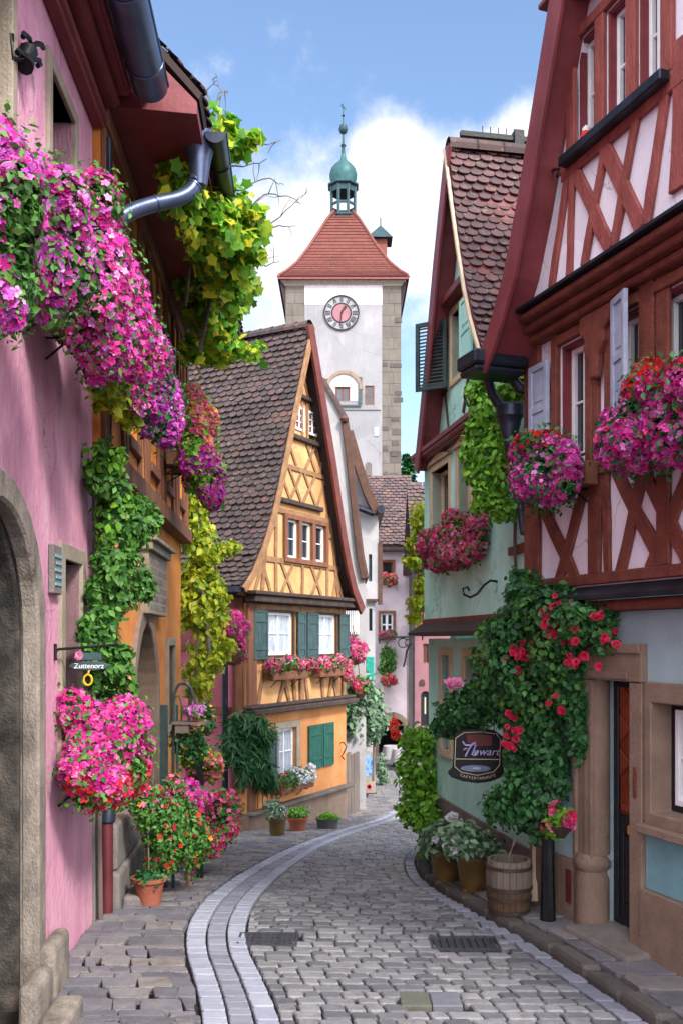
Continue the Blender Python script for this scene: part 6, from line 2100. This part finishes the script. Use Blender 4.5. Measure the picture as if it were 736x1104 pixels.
foliage(r, [(c_, np.array([.2, .16, .18])) for c_ in cs], 800, .075, M['leaf'], [(420, .07, M['f_white'], FLOW, wh), (25, .06, M['f_crimson'], FLOW, lambda Q: ~wh(Q))], px_keep(YF, .03), patch=.8)
r = plant('hanging_fern', 'dark green drooping conifer like greenery over the ground floor corner of the yellow house', 'plant', YF.w([(-.4, .3, .6)])[0])
E_ = [ell(264, 783, 17.0, 26, 12, .3), ell(247, 800, 16.8, 12, 24, .25), ell(285, 792, 17.6, 14, 14, .25), ell(280, 815, 17.6, 14, 26, .25), ell(262, 810, 17.1, 12, 30, .25), ell(288, 838, 17.7, 10, 14, .2)]
cl = clumps(E_, 7, .5)
P, Nn = blob(cl, 2600, .4, 1.05, px_keep(YF, .05))
FERN_V = np.array([(0, 0, 0), (-.10, .35, .03), (0, .4, 0), (.10, .35, .03), (0, 1, -.1)])
V, F = scatter(FERN_V, LEAFS_F, P, unit(Nn + [0, -.3, .3]), .22, .4, 1.6)
mesh_np('foliage', V, F, M['leaf_fern'], r)
mb = MB(); mb.tube([tuple(YF.w([(-.2, .02, .75)])[0]), tuple(at(262, 783, 17.1)), tuple(at(285, 790, 17.6))], .02, 6); mb.build('stem', M['wood'], r)

c = at(299, 900, 16.2); c[2] = gz(16.2) + .01
r = plant('potted_plant', 'mustard glazed round pot with leafy white flowered plant by the yellow house plinth', 'potted plant', c)
pot(r, c, .13, .155, .30, M['glazed'], .012)
foliage(r, [(c + [-.02, 0, .42], np.array([.19, .17, .14])), (c + [-.1, .1, .5], np.array([.12, .12, .12]))], 600, .07, M['leaf_grey'], [(40, .05, M['f_white'], FLOW)])
c = at(321, 893, 17.2); c[2] = gz(17.2) + .01
r = plant('potted_plant', 'brown bowl of yellow green foliage between the mustard pot and the grey tub', 'potted plant', c)
pot(r, c, .13, .19, .26, M['terracotta'], .012)
foliage(r, [(c + [0, 0, .33], np.array([.22, .2, .10]))], 500, .07, M['leaf_bright'], [(20, .05, M['f_white'], FLOW)])
c = at(353, 892, 17.8); c[2] = gz(17.8) + .01
r = plant('potted_plant', 'low grey tub with a trimmed green cushion plant', 'potted plant', c)
pot(r, c, .19, .215, .20, M['greypot'], .015)
foliage(r, [(c + [0, 0, .22], np.array([.2, .2, .09]))], 900, .04, M['leaf_bright'], ())

# mint house
r = flower_box('flower_box', 'long box of dusky pink blooms under the brown windows of the mint green house', MF, 10.3, 12.1, 3.48, .05, .17, .13, M['dark_timber'], GB)
E_ = [ell(463, 592, 12.2, 12, 18, .22), ell(478, 588, 11.6, 17, 22, .26), ell(497, 580, 10.8, 22, 28, .28), ell(517, 576, 10.2, 18, 28, .28), ell(490, 602, 11.1, 20, 14, .24)]
foliage(r, E_, 4200, .055, M['leaf'], [(1500, .056, M['f_dusky'], FLOW), (600, .058, M['f_pink'], FLOW), (120, .05, M['f_rose'], FLOW), (120, .05, M['f_red'], FLOW)], px_keep(MF, .03), patch=.6)
r = plant('bright_climber', 'lush bright green climber around the black downpipe on the mint green house', 'climbing plant', MF.w([(9.4, .1, 4)])[0])
E_ = [ell(515, 420, 9.3, 12, 16, .18), ell(522, 450, 9.2, 15, 24, .2), ell(522, 490, 9.2, 18, 30, .2), ell(528, 525, 9.1, 18, 28, .2), ell(536, 490, 9.0, 12, 40, .15), ell(552, 418, 8.8, 18, 12, .12), ell(540, 548, 9.0, 12, 14, .15), ell(513, 470, 9.3, 8, 20, .15)]
foliage(r, E_, 5200, .07, M['leaf_bright'], (), px_keep(MF, .02), T=(LEAF_V, LEAF_F), droop=1.2)
mb = MB(); mb.tube([tuple(MF.w([(u, .05, z)])[0]) for u, z in ((9.3, 2.7), (9.35, 3.4), (9.3, 4.2), (9.4, 4.9))], .018, 6); mb.build('stem', M['wood'], r)
r = plant('corner_vine', 'yellow green vine shoots hanging at the far corner of the mint green house', 'climbing plant', MF.w([(13.0, .0, 3)])[0])
foliage(r, [ell(452, 560, 13.5, 6, 22, .2), ell(449, 590, 13.5, 9, 12, .2), ell(446, 603, 13.4, 10, 6, .2), ell(455, 630, 13.4, 8, 14, .2), ell(451, 650, 13.4, 11, 10, .2), ell(448, 665, 13.4, 8, 5, .15)], 1000, .10, M['leaf_yellow'], (), None, T=(LEAF_V, LEAF_F), droop=1.2)
mb = MB(); mb.tube([tuple(at(a, b, 13.5)) for a, b in ((455, 690), (456, 640), (453, 590), (453, 545))], .012, 5); mb.build('stem', M['wood'], r)
r = plant('corner_bush', 'bright green bush with few white blooms at the mint green house corner', 'bush', at(452, 900, 12.6) * [1, 1, 0] + [0, 0, gz(12.6)])
E_ = [ell(452, 815, 12.6, 18, 26, .35), ell(449, 845, 12.5, 19, 28, .35), ell(455, 870, 12.3, 16, 24, .3), ell(461, 800, 12.5, 10, 16, .25), ell(440, 825, 12.6, 10, 12, .2), ell(461, 888, 12, 12, 12, .25)]
foliage(r, E_, 4600, .09, M['leaf_bright'], [(45, .06, M['f_white'], FLOW)], None, T=(LEAF_V, LEAF_F), droop=.8, f=.5)
mb = MB()
for a in (445, 452, 459): mb.tube([tuple(at(455, 922, 12.4)), tuple(at(a, 850, 12.5))], .015, 5)
mb.build('stem', M['wood'], r)

# red house: two window boxes
kr = px_keep(RF, .08)
zr = lambda z0: (lambda Q: Q[:, 2] > z0 + .05 * np.sin(Q[:, 0] * 17 + Q[:, 1] * 11))
zl = lambda z0: (lambda Q: Q[:, 2] < z0 + .05 * np.sin(Q[:, 0] * 17 + Q[:, 1] * 11))
r = flower_box('flower_box', 'window box of magenta blooms with a scarlet fringe beside the grey blue shutter', RF, 7.75, 8.65, 3.62, .12, .36, .18, M['brown_timber'], GB)
E_ = [ell(572, 512, 7.7, 22, 38, .25), ell(592, 508, 7.4, 28, 44, .26), ell(609, 506, 7.2, 17, 34, .24), ell(585, 485, 7.5, 26, 22, .25)]
foliage(r, E_, 6000, .05, M['leaf_dark'], [(1000, .056, M['f_magenta'], FLOW, zl(3.98)), (350, .055, M['f_lilac'], FLOW, zl(3.98)), (450, .052, M['f_red'], FLOW, zr(3.92))], kr, patch=.25)
r = flower_box('flower_box', 'large window box of magenta blooms topped with scarlet geraniums at the right picture edge', RF, 6.2, 7.4, 3.72, .12, .38, .18, M['brown_timber'], GB)
E_ = [ell(672, 476, 6.5, 21, 40, .24), ell(690, 462, 6.3, 32, 52, .28), ell(720, 450, 6.0, 32, 56, .28), ell(700, 420, 6.2, 30, 28, .26), ell(745, 440, 5.8, 30, 52, .28)]
foliage(r, E_, 7500, .05, M['leaf_dark'], [(1400, .056, M['f_magenta'], FLOW, zl(4.12)), (420, .055, M['f_lilac'], FLOW, zl(4.12)), (700, .052, M['f_red'], FLOW, zr(4.02)), (120, .055, M['f_crimson'], FLOW)], kr, patch=.2)

# big climbing rose
r = plant('climbing_rose', 'large dark green climbing rose with red blooms between the sign and the carved door', 'climbing plant', RF.w([(8.55, .3, 0)])[0])
def clear_of_sign(Q):
    px = 368 + 1000 * Q[:, 0] / Q[:, 1]; py = 690 - 1000 * (Q[:, 2] - EYE) / Q[:, 1]
    return ~((px > 480) & (px < 545) & (py > 782) & (py < 848) & (Q[:, 1] < SDY + .06))


SDY = 8.95
both = lambda Q: (RF.off(Q) > .03) & (MF.off(Q) > .02) & clear_of_sign(Q)
E_ = [ell(566, 640, 8.1, 20, 24, .22), ell(590, 662, 7.8, 34, 26, .25), ell(625, 672, 7.4, 28, 24, .22), ell(648, 678, 7.25, 14, 24, .15), ell(560, 690, 8.3, 36, 34, .28), ell(605, 705, 7.7, 34, 34, .25),
      ell(540, 735, 8.6, 34, 40, .28), ell(585, 755, 8.0, 36, 44, .28), ell(610, 735, 7.7, 24, 36, .2), ell(505, 765, 9.2, 34, 22, .3), ell(560, 800, 8.3, 34, 44, .28), ell(590, 815, 7.95, 26, 44, .22),
      ell(550, 855, 8.3, 26, 34, .26), ell(585, 865, 8.0, 22, 36, .2), ell(535, 870, 8.4, 12, 14, .2), ell(625, 790, 7.55, 8, 36, .08), ell(480, 782, 9.4, 14, 10, .2)]
foliage(r, E_, 17000, .064, M['leaf_dark'], (), both, T=(LEAF_V, LEAF_F), droop=.9, k=8, f=.42)
P, Nn = blob(clumps(E_[:10], 6), 2400, .93, 1.08, both)
V, F = scatter(LEAF_V, LEAF_F, P, Nn, .062, .4, .6); mesh_np('new_leaves', V, F, M['leaf'], r)
RB = [(572, 650, 7.85), (602, 651, 7.5), (613, 668, 7.4), (595, 672, 7.5), (614, 655, 7.3), (598, 680, 7.5), (555, 700, 8.0), (562, 702, 7.95), (576, 694, 7.75), (563, 708, 7.95), (557, 722, 8.0), (612, 713, 7.35),
      (630, 708, 7.2), (598, 690, 7.5), (650, 690, 7.05), (620, 690, 7.25), (553, 772, 8.0), (548, 803, 8.0), (604, 765, 7.4), (556, 785, 7.95), (640, 665, 7.1), (618, 680, 7.3), (585, 660, 7.6), (548, 805, 8.02)]
P = np.array([at(*q) for q in RB]); Nn = np.tile(np.array([-.5, -.9, .3]), (len(P), 1))
P3 = np.concatenate([P + rng.normal(0, .012, P.shape) for _ in range(3)]); N3 = np.tile(Nn, (3, 1))
P3 = np.concatenate([P3, P3 + rng.normal(0, .05, P3.shape)[: len(P3)]]); N3 = np.tile(N3, (2, 1))
V, F = scatter(*ROSE, P3, N3, .055, .5); o = mesh_np('roses', V, F, [M['f_crimson']], r)
q = np.array([at(489, 738, 8.9)] * 4) + rng.normal(0, .01, (4, 3))
V, F = scatter(*ROSE, q, np.array([[-.2, -.5, .9]] * 4), .19, .25); mesh_np('pale_rose', V, F, M['f_rose'], r)
mb = MB()
b0 = at(590, 985, 7.75); b0[2] = .06
mb.tube([tuple(b0), tuple(at(590, 930, 7.78)), tuple(at(591, 880, 7.85)), tuple(at(588, 800, 8.0)), tuple(at(575, 720, 8.1))], [.065, .055, .05, .04, .02], 9)
mb.tube([tuple(at(590, 880, 7.85)), tuple(at(560, 830, 8.3)), tuple(at(540, 760, 8.6))], .025, 7)
mb.tube([tuple(at(489, 760, 9.1)), tuple(at(489, 745, 8.9))], .008, 5)
mb.build('trunk', M['iron'], r)
r = plant('wall_pot_plant', 'small wall basket with pink blooms beside the door case', 'hanging basket', RF.w([(8.1, .2, .9)])[0])
q = at(604, 893, 7.5)
mb = MB(); mb.lathe([(.03, -.08), (.09, 0), (.10, .02)], q, 12); mb.build('basket', M['dark_timber'], r)
foliage(r, [ell(604, 884, 7.5, 15, 12, .1), ell(596, 890, 7.55, 9, 10, .08)], 420, .06, M['leaf_bright'], [(12, .085, M['f_pink'], ROSE), (6, .08, M['f_crimson'], ROSE)], px_keep(RF, .02))

# pots and barrel on the right pavement
for i, (px, d, x0, rr, h, lab) in enumerate([(472, 9.55, 1.08, .165, .33, 'brown glazed planter with bushy grey green foliage and a white bloom, left of its neighbour'),
                                             (508, 8.95, 1.27, .16, .34, 'brown glazed planter with white roses beside the wooden barrel')]):
    z0 = gz(d) + .066
    c = np.array([x0, d, z0])
    r = plant('planter', lab, 'planter', c, 'brown planters at the kerb')
    mb = MB()
    mb.lathe([(rr * .72, .0), (rr * .76, .04), (rr * .9, h * .45), (rr, h * .82), (rr * 1.1, h * .9), (rr * 1.1, h), (rr * .95, h), (rr * .93, h - .03), (0, h - .03)], c, 24)
    for k in range(5):
        a_ = k * 2 * math.pi / 5
        mb.box(c[0] + rr * .66 * math.cos(a_) - .03, c[0] + rr * .66 * math.cos(a_) + .03, c[1] + rr * .66 * math.sin(a_) - .03, c[1] + rr * .66 * math.sin(a_) + .03, c[2] - .012, c[2] + .03)
    mb.build('pot', M['glazed'], r, smooth=True)
    foliage(r, [(c + [0, 0, h + .12], np.array([.24, .22, .15])), (c + [-.12, 0, h + .06], np.array([.14, .14, .1])), (c + [.14, .02, h + .08], np.array([.14, .14, .12]))], 1300, .08, M['leaf_grey'], [(10 if i else 4, .07, M['f_white'], ROSE)])
    if not i:
        q = np.array([c + [.07, -.02, h + .32]] * 4) + rng.normal(0, .015, (4, 3)); V, F = scatter(*ROSE, q, np.array([[0, -.4, .9]] * 4), .11, .4); mesh_np('white_bloom', V, F, M['f_white'], r)
c = np.array([.93, 10.3, gz(10.3) + .066])
r = plant('potted_plant', 'small dark pot with low greenery at the kerb behind the brown planters', 'potted plant', c)
pot(r, c, .07, .09, .17, M['greypot'], .01)
foliage(r, [(c + [0, 0, .2], np.array([.10, .1, .06]))], 160, .05, M['leaf'], ())

c = np.array([1.44, 8.0, gz(8.0) + .066])
t = thing('wooden_barrel', 'weathered oak half barrel with iron hoops and a stick leaning inside', 'barrel', tuple(c))
prof_ = [(.165, 0), (.185, .12), (.195, .25), (.197, .33), (.19, .42), (.182, .46)]
for nm, z0, z1, mt in (('lower_staves', 0, .215, M['barrel_low']), ('upper_staves', .22, .46, M['barrel'])):
    mb = MB()
    n = 22
    for k in range(n):
        a0, a1 = 2 * math.pi * (k + .04) / n, 2 * math.pi * (k + .96) / n
        zs_ = np.linspace(z0, z1, 6)
        vs = []
        for z in zs_:
            rr = float(np.interp(z, [p[1] for p in prof_], [p[0] for p in prof_]))
            for a_ in (a0, a1): vs += [(c[0] + rr * math.cos(a_), c[1] + rr * math.sin(a_), c[2] + z)]
            for a_ in (a1, a0): vs += [(c[0] + (rr - .02) * math.cos(a_), c[1] + (rr - .02) * math.sin(a_), c[2] + z)]
        fs = []
        for i in range(5):
            for k2 in range(4): fs.append((i * 4 + k2, i * 4 + (k2 + 1) % 4, (i + 1) * 4 + (k2 + 1) % 4, (i + 1) * 4 + k2))
        fs += [(3, 2, 1, 0), (20, 21, 22, 23)]
        mb.add(vs, fs)
    mb.build(nm, mt, t)
for z in (.03, .14, .225, .40):
    rr = float(np.interp(z, [p[1] for p in prof_], [p[0] for p in prof_])) + .001
    mb = MB(); mb.lathe([(rr, z - .016), (rr + .007, z - .015), (rr + .007, z + .015), (rr, z + .016)], c, 28, cap=False); mb.build('hoop', M['hoop'], t)
mb = MB(); mb.lathe([(.17, .36), (0, .37)], c, 20, cap=False); mb.build('lid', M['soil'], t)
mb = MB(); mb.tube([tuple(c + [-.02, -.05, .3]), tuple(c + [.0, -.03, .5]), tuple(c + [.045, .0, .6]), tuple(c + [.05, .0, .64])], .012, 7); mb.build('stick', M['wood'], t)
c = np.array([1.72, 8.28, .085])
t = tag(MB() and (lambda m: (m.lathe([(.06, 0), (.055, .03), (.05, .16), (.025, .2), (.02, .55)], c, 12), m.build('drain_shoe', M['cream'], None, smooth=True))[1])(MB()), 'short pale pipe shoe at the wall foot behind the wooden barrel', 'pipe')

# hanging tavern sign on the right
SD = 8.95
t = thing('tavern_sign', 'black shield shaped hanging sign with purple script beside the climbing rose', 'sign', tuple(at(512, 815, SD)))
sf = Frame((at(512, 815, SD)[0], SD), (-.10, -1))
sp = lambda px, py: (-(px - 512) * SD / 1000, EYE + (690 - py) * SD / 1000)
o_ = [(489, 792), (493, 788), (505, 785), (518, 785), (532, 787), (540, 793), (542, 800), (541, 825), (543, 832), (540, 837), (528, 842), (514, 844), (498, 842), (486, 838), (482, 833), (487, 828), (488, 822)]
def shrink(pts, k, c=(513, 814)): return [((x - c[0]) * k + c[0], (y - c[1]) * k + c[1]) for x, y in pts]
mb = MB(); mb.prism([sp(*p) for p in o_], -.03, .03); bd = mb.build('board', M['iron'], t, sf, bevel=.008)
i_ = [(491, 796), (500, 790), (518, 789), (534, 791), (538, 797), (537, 824), (531, 831), (514, 835), (497, 832), (490, 826)]
mb = MB(); mb.prism([sp(*p) for p in shrink(i_, 1.03)], .0305, .036, 0, [[sp(*p) for p in i_]]); mb.build('gilt_line', M['cream'], t, sf)
mb = MB(); mb.prism([sp(*p) for p in ((503, 792), (518, 791), (530, 793), (529, 803), (514, 804), (503, 800))], .0305, .036); mb.build('red_panel', M['maroon_board'], t, sf)
mb = MB(); mb.prism([sp(512 + 16 * math.cos(a_), 828 + 3.6 * math.sin(a_)) for a_ in np.linspace(0, 2 * math.pi, 25)[:-1]], .0305, .036); mb.build('oval', M['zinc'], t, sf)
mb = MB(); mb.box(sp(491, 0)[0], sp(537, 0)[0], .031, .035, sp(0, 818.4)[1], sp(0, 817.6)[1]); mb.build('rule', M['cream'], t, sf)
def lettering(body, size, cx_, cz_, m, shear=0., rot=0., sxy=(1, 1)):
    tv, tf = text_arrays(body, size, .002, shear)
    ca, sa = math.cos(rot), math.sin(rot)
    mb = MB(); mb.add([(cx_ - (x * ca * sxy[0] - y * sa), .041 + z, cz_ + (x * sa * sxy[0] + y * ca)) for x, y, z in tv], tf)
    return mb
mb = lettering('ewart', .105, sp(523, 0)[0], sp(0, 810)[1], None, .35)
a1 = lambda px, py: (sp(px, py)[0], .042, sp(px, py)[1])
mb.tube([a1(501, 815), a1(505, 807), a1(509, 801), a1(512, 803), a1(510, 809), a1(508, 813), a1(511, 814), a1(515, 809)], .009, 6)
mb.tube([a1(498, 799), a1(501, 803), a1(507, 803), a1(512, 800)], .009, 6)
mb.tube([a1(499, 808), a1(503, 806)], .007, 6)
mb.build('script', mat('sign_purple', ['#9d93cf', '#b3aadb'], 6, .5), t, sf)
mb = MB()
word = 'CAFFERTARANTE'
for k, ch in enumerate(word):
    px = 497 + 35 * k / (len(word) - 1)
    py = 835.5 + 3.2 * (1 - ((px - 514) / 17) ** 2)
    tv, tf = text_arrays(ch, .038, .0015, 0)
    mb.add([(sp(px, 0)[0] - x, .033 + z, sp(0, py)[1] + y) for x, y, z in tv], tf)
mb.build('lettering', M['cream'], t, sf)
mb = MB()
tv, tf = text_arrays('HERR', .03, .0015, 0); mb.add([(sp(513, 0)[0] - x, .038 + z, sp(0, 828)[1] + y) for x, y, z in tv], tf)
mb.build('small_lettering', M['whitepaint'], t, sf)
mb = MB()
mb.tube([tuple(at(495, 787, SD)), tuple(at(495, 770, SD))], .006, 5); mb.tube([tuple(at(532, 788, SD)), tuple(at(532, 770, SD))], .006, 5)
mb.tube([tuple(at(485, 771, SD)), tuple(at(575, 768, SD - .15))], .014, 8)
mb.build('bracket', M['iron'], t)

# far lane: bush, boards, baskets, cafe
r = plant('grey_green_bush', 'tall grey green bush hanging over the wall of the white gabled house', 'bush', np.array([.4, 23.4, gz(23.4)]))
E_ = [ell(382, 742, 23.2, 12, 22, .5), ell(388, 768, 23.4, 16, 26, .5), ell(404, 772, 24.5, 13, 22, .5), ell(395, 785, 24, 16, 16, .5), ell(376, 765, 22.8, 9, 26, .4), ell(400, 750, 24.3, 8, 12, .4)]
foliage(r, E_, 3200, .17, M['leaf_grey'], (), None, droop=.8, f=.5)
mb = MB()
for a in (380, 392, 402): mb.tube([tuple(at(a, 842, 23.8)), tuple(at(a + 2, 770, 23.8))], .04, 6)
mb.build('stem', M['wood'], r)
FBs = [('hanging_basket', 'pink and rose blooms in a basket below the corner of the yellow gable', (383, 702, 21.6, 10, 15), M['f_dusky'], M['f_pink']),
       ('hanging_basket', 'crimson blooms hanging over the grey green bush', (388, 738, 22.6, 10, 8), M['f_crimson'], M['f_pink']),
       ('flower_box', 'red blooms in a box on the upper window of the archway house', (420, 624, 37.5, 9, 6), M['f_salmon'], M['f_crimson']),
       ('flower_box', 'dusky blooms on the ledge of the lower window of the archway house', (417, 684, 37.5, 10, 4.5), M['f_dusky'], M['leaf_dark']),
       ('flower_box', 'round basket of red blooms below the green wall vine', (418, 733, 37.3, 7, 8), M['f_crimson'], M['f_salmon'])]
for nm, lab, (px, py, d, rx, ry), f1_, f2_ in FBs:
    c = at(px, py, d)
    r = plant(nm, lab, 'hanging basket' if 'basket' in nm else 'flower box', c)
    mb = MB()
    if 'basket' in nm: mb.lathe([(.05, -.32), (.16, -.22), (.18, -.1)], c, 10); mb.tube([tuple(c), tuple(c + [-.05, .1, .55]), tuple(c + [-.05, .9, .6])], .015, 5); mb.build('basket', M['brown_timber'], r)
    else: mb.box(c[0] - rx * d / 1100, c[0] + rx * d / 1100, c[1] - .1, 38 - .05, c[2] - .22, c[2] - .05); mb.build('trough', M['brown_timber'], r)
    foliage(r, [ell(px, py, d, rx, ry, .25)], 300, .11, M['leaf'], [(220, .10, f1_, FLOW), (110, .10, f2_, FLOW)], None, patch=.8)
r = plant('wall_vine', 'dark green vine patch on the pale archway house', 'climbing plant', at(417, 712, 37.8))
foliage(r, [ell(417, 705, 37.8, 7, 9, .18), ell(416, 720, 37.8, 7, 9, .18), ell(419, 712, 37.8, 7, 12, .18)], 900, .16, M['leaf'], (), None)
mb = MB(); mb.tube([tuple(at(412, 765, 37.7)), tuple(at(412, 720, 37.8)), tuple(at(415, 700, 37.8))], .05, 6); mb.build('stem', M['cream'], r)
t = thing('iron_bracket', 'scrolled wrought iron bracket reaching across the end of the lane', 'bracket', tuple(at(445, 690, 30)))
mb = MB()
B_ = lambda px, py: tuple(at(px, py, 31))
mb.tube([B_(409, 690), B_(420, 687), B_(444, 686.5)], .03, 6)
mb.tube([B_(408, 688), B_(409, 694)], .03, 5)
for cxp, rp in ((434, 5), (440, 3.5)): mb.tube([B_(cxp + rp * math.cos(a_), 693 + rp * math.sin(a_)) for a_ in np.linspace(.3, 5.8, 14)], .022, 5)
mb.tube([B_(442, 693), B_(438, 702), B_(436, 714), B_(434.5, 719)], .035, 6)
mb.build('scroll', M['iron'], t)

t = thing('board_fence', 'grey weathered board fence beside the corner of the yellow house', 'fence', (.05, 21.6, gz(21.6)))
mb = MB()
for k in range(6):
    p0 = np.array([.02 + .07 * k, 21.6 + .12 * k]); h = 1.45 + .03 * (k % 3)
    q = gz(p0[1]) - .05
    mb.add([(p0[0], p0[1], q), (p0[0] + .065, p0[1] + .1, q), (p0[0] + .045, p0[1] + .13, q), (p0[0] - .02, p0[1] + .03, q), (p0[0], p0[1], q + h), (p0[0] + .065, p0[1] + .1, q + h), (p0[0] + .045, p0[1] + .13, q + h), (p0[0] - .02, p0[1] + .03, q + h)],
           [(0, 3, 2, 1), (4, 5, 6, 7), (0, 1, 5, 4), (1, 2, 6, 5), (2, 3, 7, 6), (3, 0, 4, 7)])
mb.build('boards', M['wood'], t)

BD = 26.0
gb_ = gz(BD)
t = thing('painted_board', 'standing board with arched top painted with blue swirls and red roses', 'display board', tuple(np.array([.70, BD, gb_])))
bf = Frame((.70, BD), (0, -1))
mb = MB(); mb.prism([(.24, gb_), (.24, gb_ + .95)] + [(.24 * math.cos(a_), gb_ + .95 + .28 * math.sin(a_)) for a_ in np.linspace(.2, math.pi - .2, 9)] + [(-.24, gb_ + .95), (-.24, gb_)], -.03, .03); mb.build('panel', M['palestone'], t, bf, bevel=.01)
mb = MB(); mb.prism([(.19, gb_ + .5), (.19, gb_ + .9)] + [(.19 * math.cos(a_), gb_ + .9 + .22 * math.sin(a_)) for a_ in np.linspace(.2, math.pi - .2, 9)] + [(-.19, gb_ + .9), (-.19, gb_ + .5)], .031, .036)
mb.build('blue_field', mat('painted_blue_swirl', ['#1d3f7a', '#3a6cb5', '#7fa6d8', '#2a4f95', '#a7bfe0'], 5, .6, detail=3), t, bf)
q = np.array([(.70 - .12, BD - .05, gb_ + .33), (.70 + .07, BD - .05, gb_ + .22), (.70 - .13, BD - .05, gb_ + .2), (.70 + .08, BD - .05, gb_ + .18)])
mb = MB()
for x_, y_, z_ in q: mb.prism([(.70 - x_ + .06 * math.cos(a_), z_ + .06 * math.sin(a_)) for a_ in np.linspace(0, 6.28, 11)[:-1]], .031, .04)
mb.build('painted_roses', M['f_crimson'], t, bf)
mb = MB(); mb.box(-.28, .28, -.12, .08, gb_ - .04, gb_ + .03); mb.build('foot', M['dark_timber'], t, bf)

for i, (px, d, lab) in enumerate([(424, 33.5, 'small table under a long white cloth in front of the archway'), (434, 32.2, 'small table under a pale cloth beside the landing steps')]):
    c = np.array([(px - 368) * d / 1000, d, gz(d)])
    t = thing('cafe_table', lab, 'table', tuple(c), 'tables outside the archway')
    mb = MB(); mb.lathe([(.03, 0), (.03, .7)], c, 8); mb.lathe([(.22, 0), (.2, .02), (.03, .05)], c, 12); mb.build('leg', M['iron'], t)
    mb = MB(); mb.lathe([(.36, .70), (.36, .74), (0, .745)], c, 16); mb.build('tabletop', M['wood'], t)
    mb = MB()
    n = 24
    ring = lambda rr, z, a_amp: [(c[0] + (rr + a_amp * math.sin(k * 5 * 2 * math.pi / n)) * math.cos(2 * math.pi * k / n), c[1] + (rr + a_amp * math.sin(k * 5 * 2 * math.pi / n)) * math.sin(2 * math.pi * k / n), c[2] + z) for k in range(n)]
    vs = [(c[0], c[1], c[2] + .75)] + ring(.37, .75, 0) + ring(.39, .6, .015) + ring(.42, .3, .04)
    fs = [(0, 1 + k, 1 + (k + 1) % n) for k in range(n)] + [(1 + j * n + k, 1 + j * n + n + k, 1 + j * n + n + (k + 1) % n, 1 + j * n + (k + 1) % n) for j in range(2) for k in range(n)]
    mb.add(vs, fs)
    o = mb.build('tablecloth', M['white'], None, smooth=True)
    tag(o, ['white tablecloth on the cafe table in front of the archway', 'pale tablecloth on the cafe table beside the landing steps'][i], 'tablecloth', 'cafe tablecloths')
r = plant('arch_blooms', 'mass of red blooms hanging in the dark archway', 'hanging plant', at(424, 783, 37.2))
foliage(r, [ell(424, 782, 37.2, 5, 8, .2), ell(426, 792, 37.2, 5, 6, .2)], 160, .11, M['leaf_dark'], [(420, .13, M['f_red'], FLOW)], None, patch=1.2)
mb = MB(); mb.tube([tuple(at(424, 774, 37.2)), tuple(at(424, 768, 37.6)), tuple(at(424, 768, 37.99))], .02, 5); mb.build('hook', M['iron'], r)
r = plant('kerb_greenery', 'clump of low plants at the wall foot past the painted board', 'plant', np.array([1.15, 28, gz(28)]))
foliage(r, [ell(411, 828, 28, 6, 12, .3), ell(414, 838, 28, 5, 8, .3)], 400, .12, M['leaf_grey'], (), None)

# conifer beyond the lane
TDp = 88
c = np.array([(438.5 - 368) * TDp / 1000, TDp, -3.1])
t = thing('conifer_tree', 'dark green conifer seen above the brown roof beside the tower', 'tree', tuple(c))
topz = EYE + (690 - 490) * TDp / 1000
mb = MB(); mb.tube([tuple(c), tuple(c + [0, 0, 12]), (c[0], c[1], topz - .5)], [.4, .25, .04], 8); mb.build('trunk', M['wood'], t)
n = 5200
h = rng.uniform(0, 1, n) ** .8
zz_ = topz - h * 17
rad = (.12 + 2.6 * h ** .75) * (0.65 + .35 * np.abs(np.sin(zz_ * 2.1)))
a_ = rng.uniform(0, 2 * math.pi, n); rr = rad * rng.uniform(.3, 1, n) ** .5
P = np.stack([c[0] + rr * np.cos(a_), c[1] + rr * np.sin(a_), zz_ - .18 * rr], 1)
V, F = scatter(LEAFS_V, LEAFS_F, P, np.stack([np.cos(a_) * .4, np.sin(a_) * .4, np.ones(n)], 1), .65, .35, .5)
mesh_np('crown', V, F, M['leaf_fern'], t)
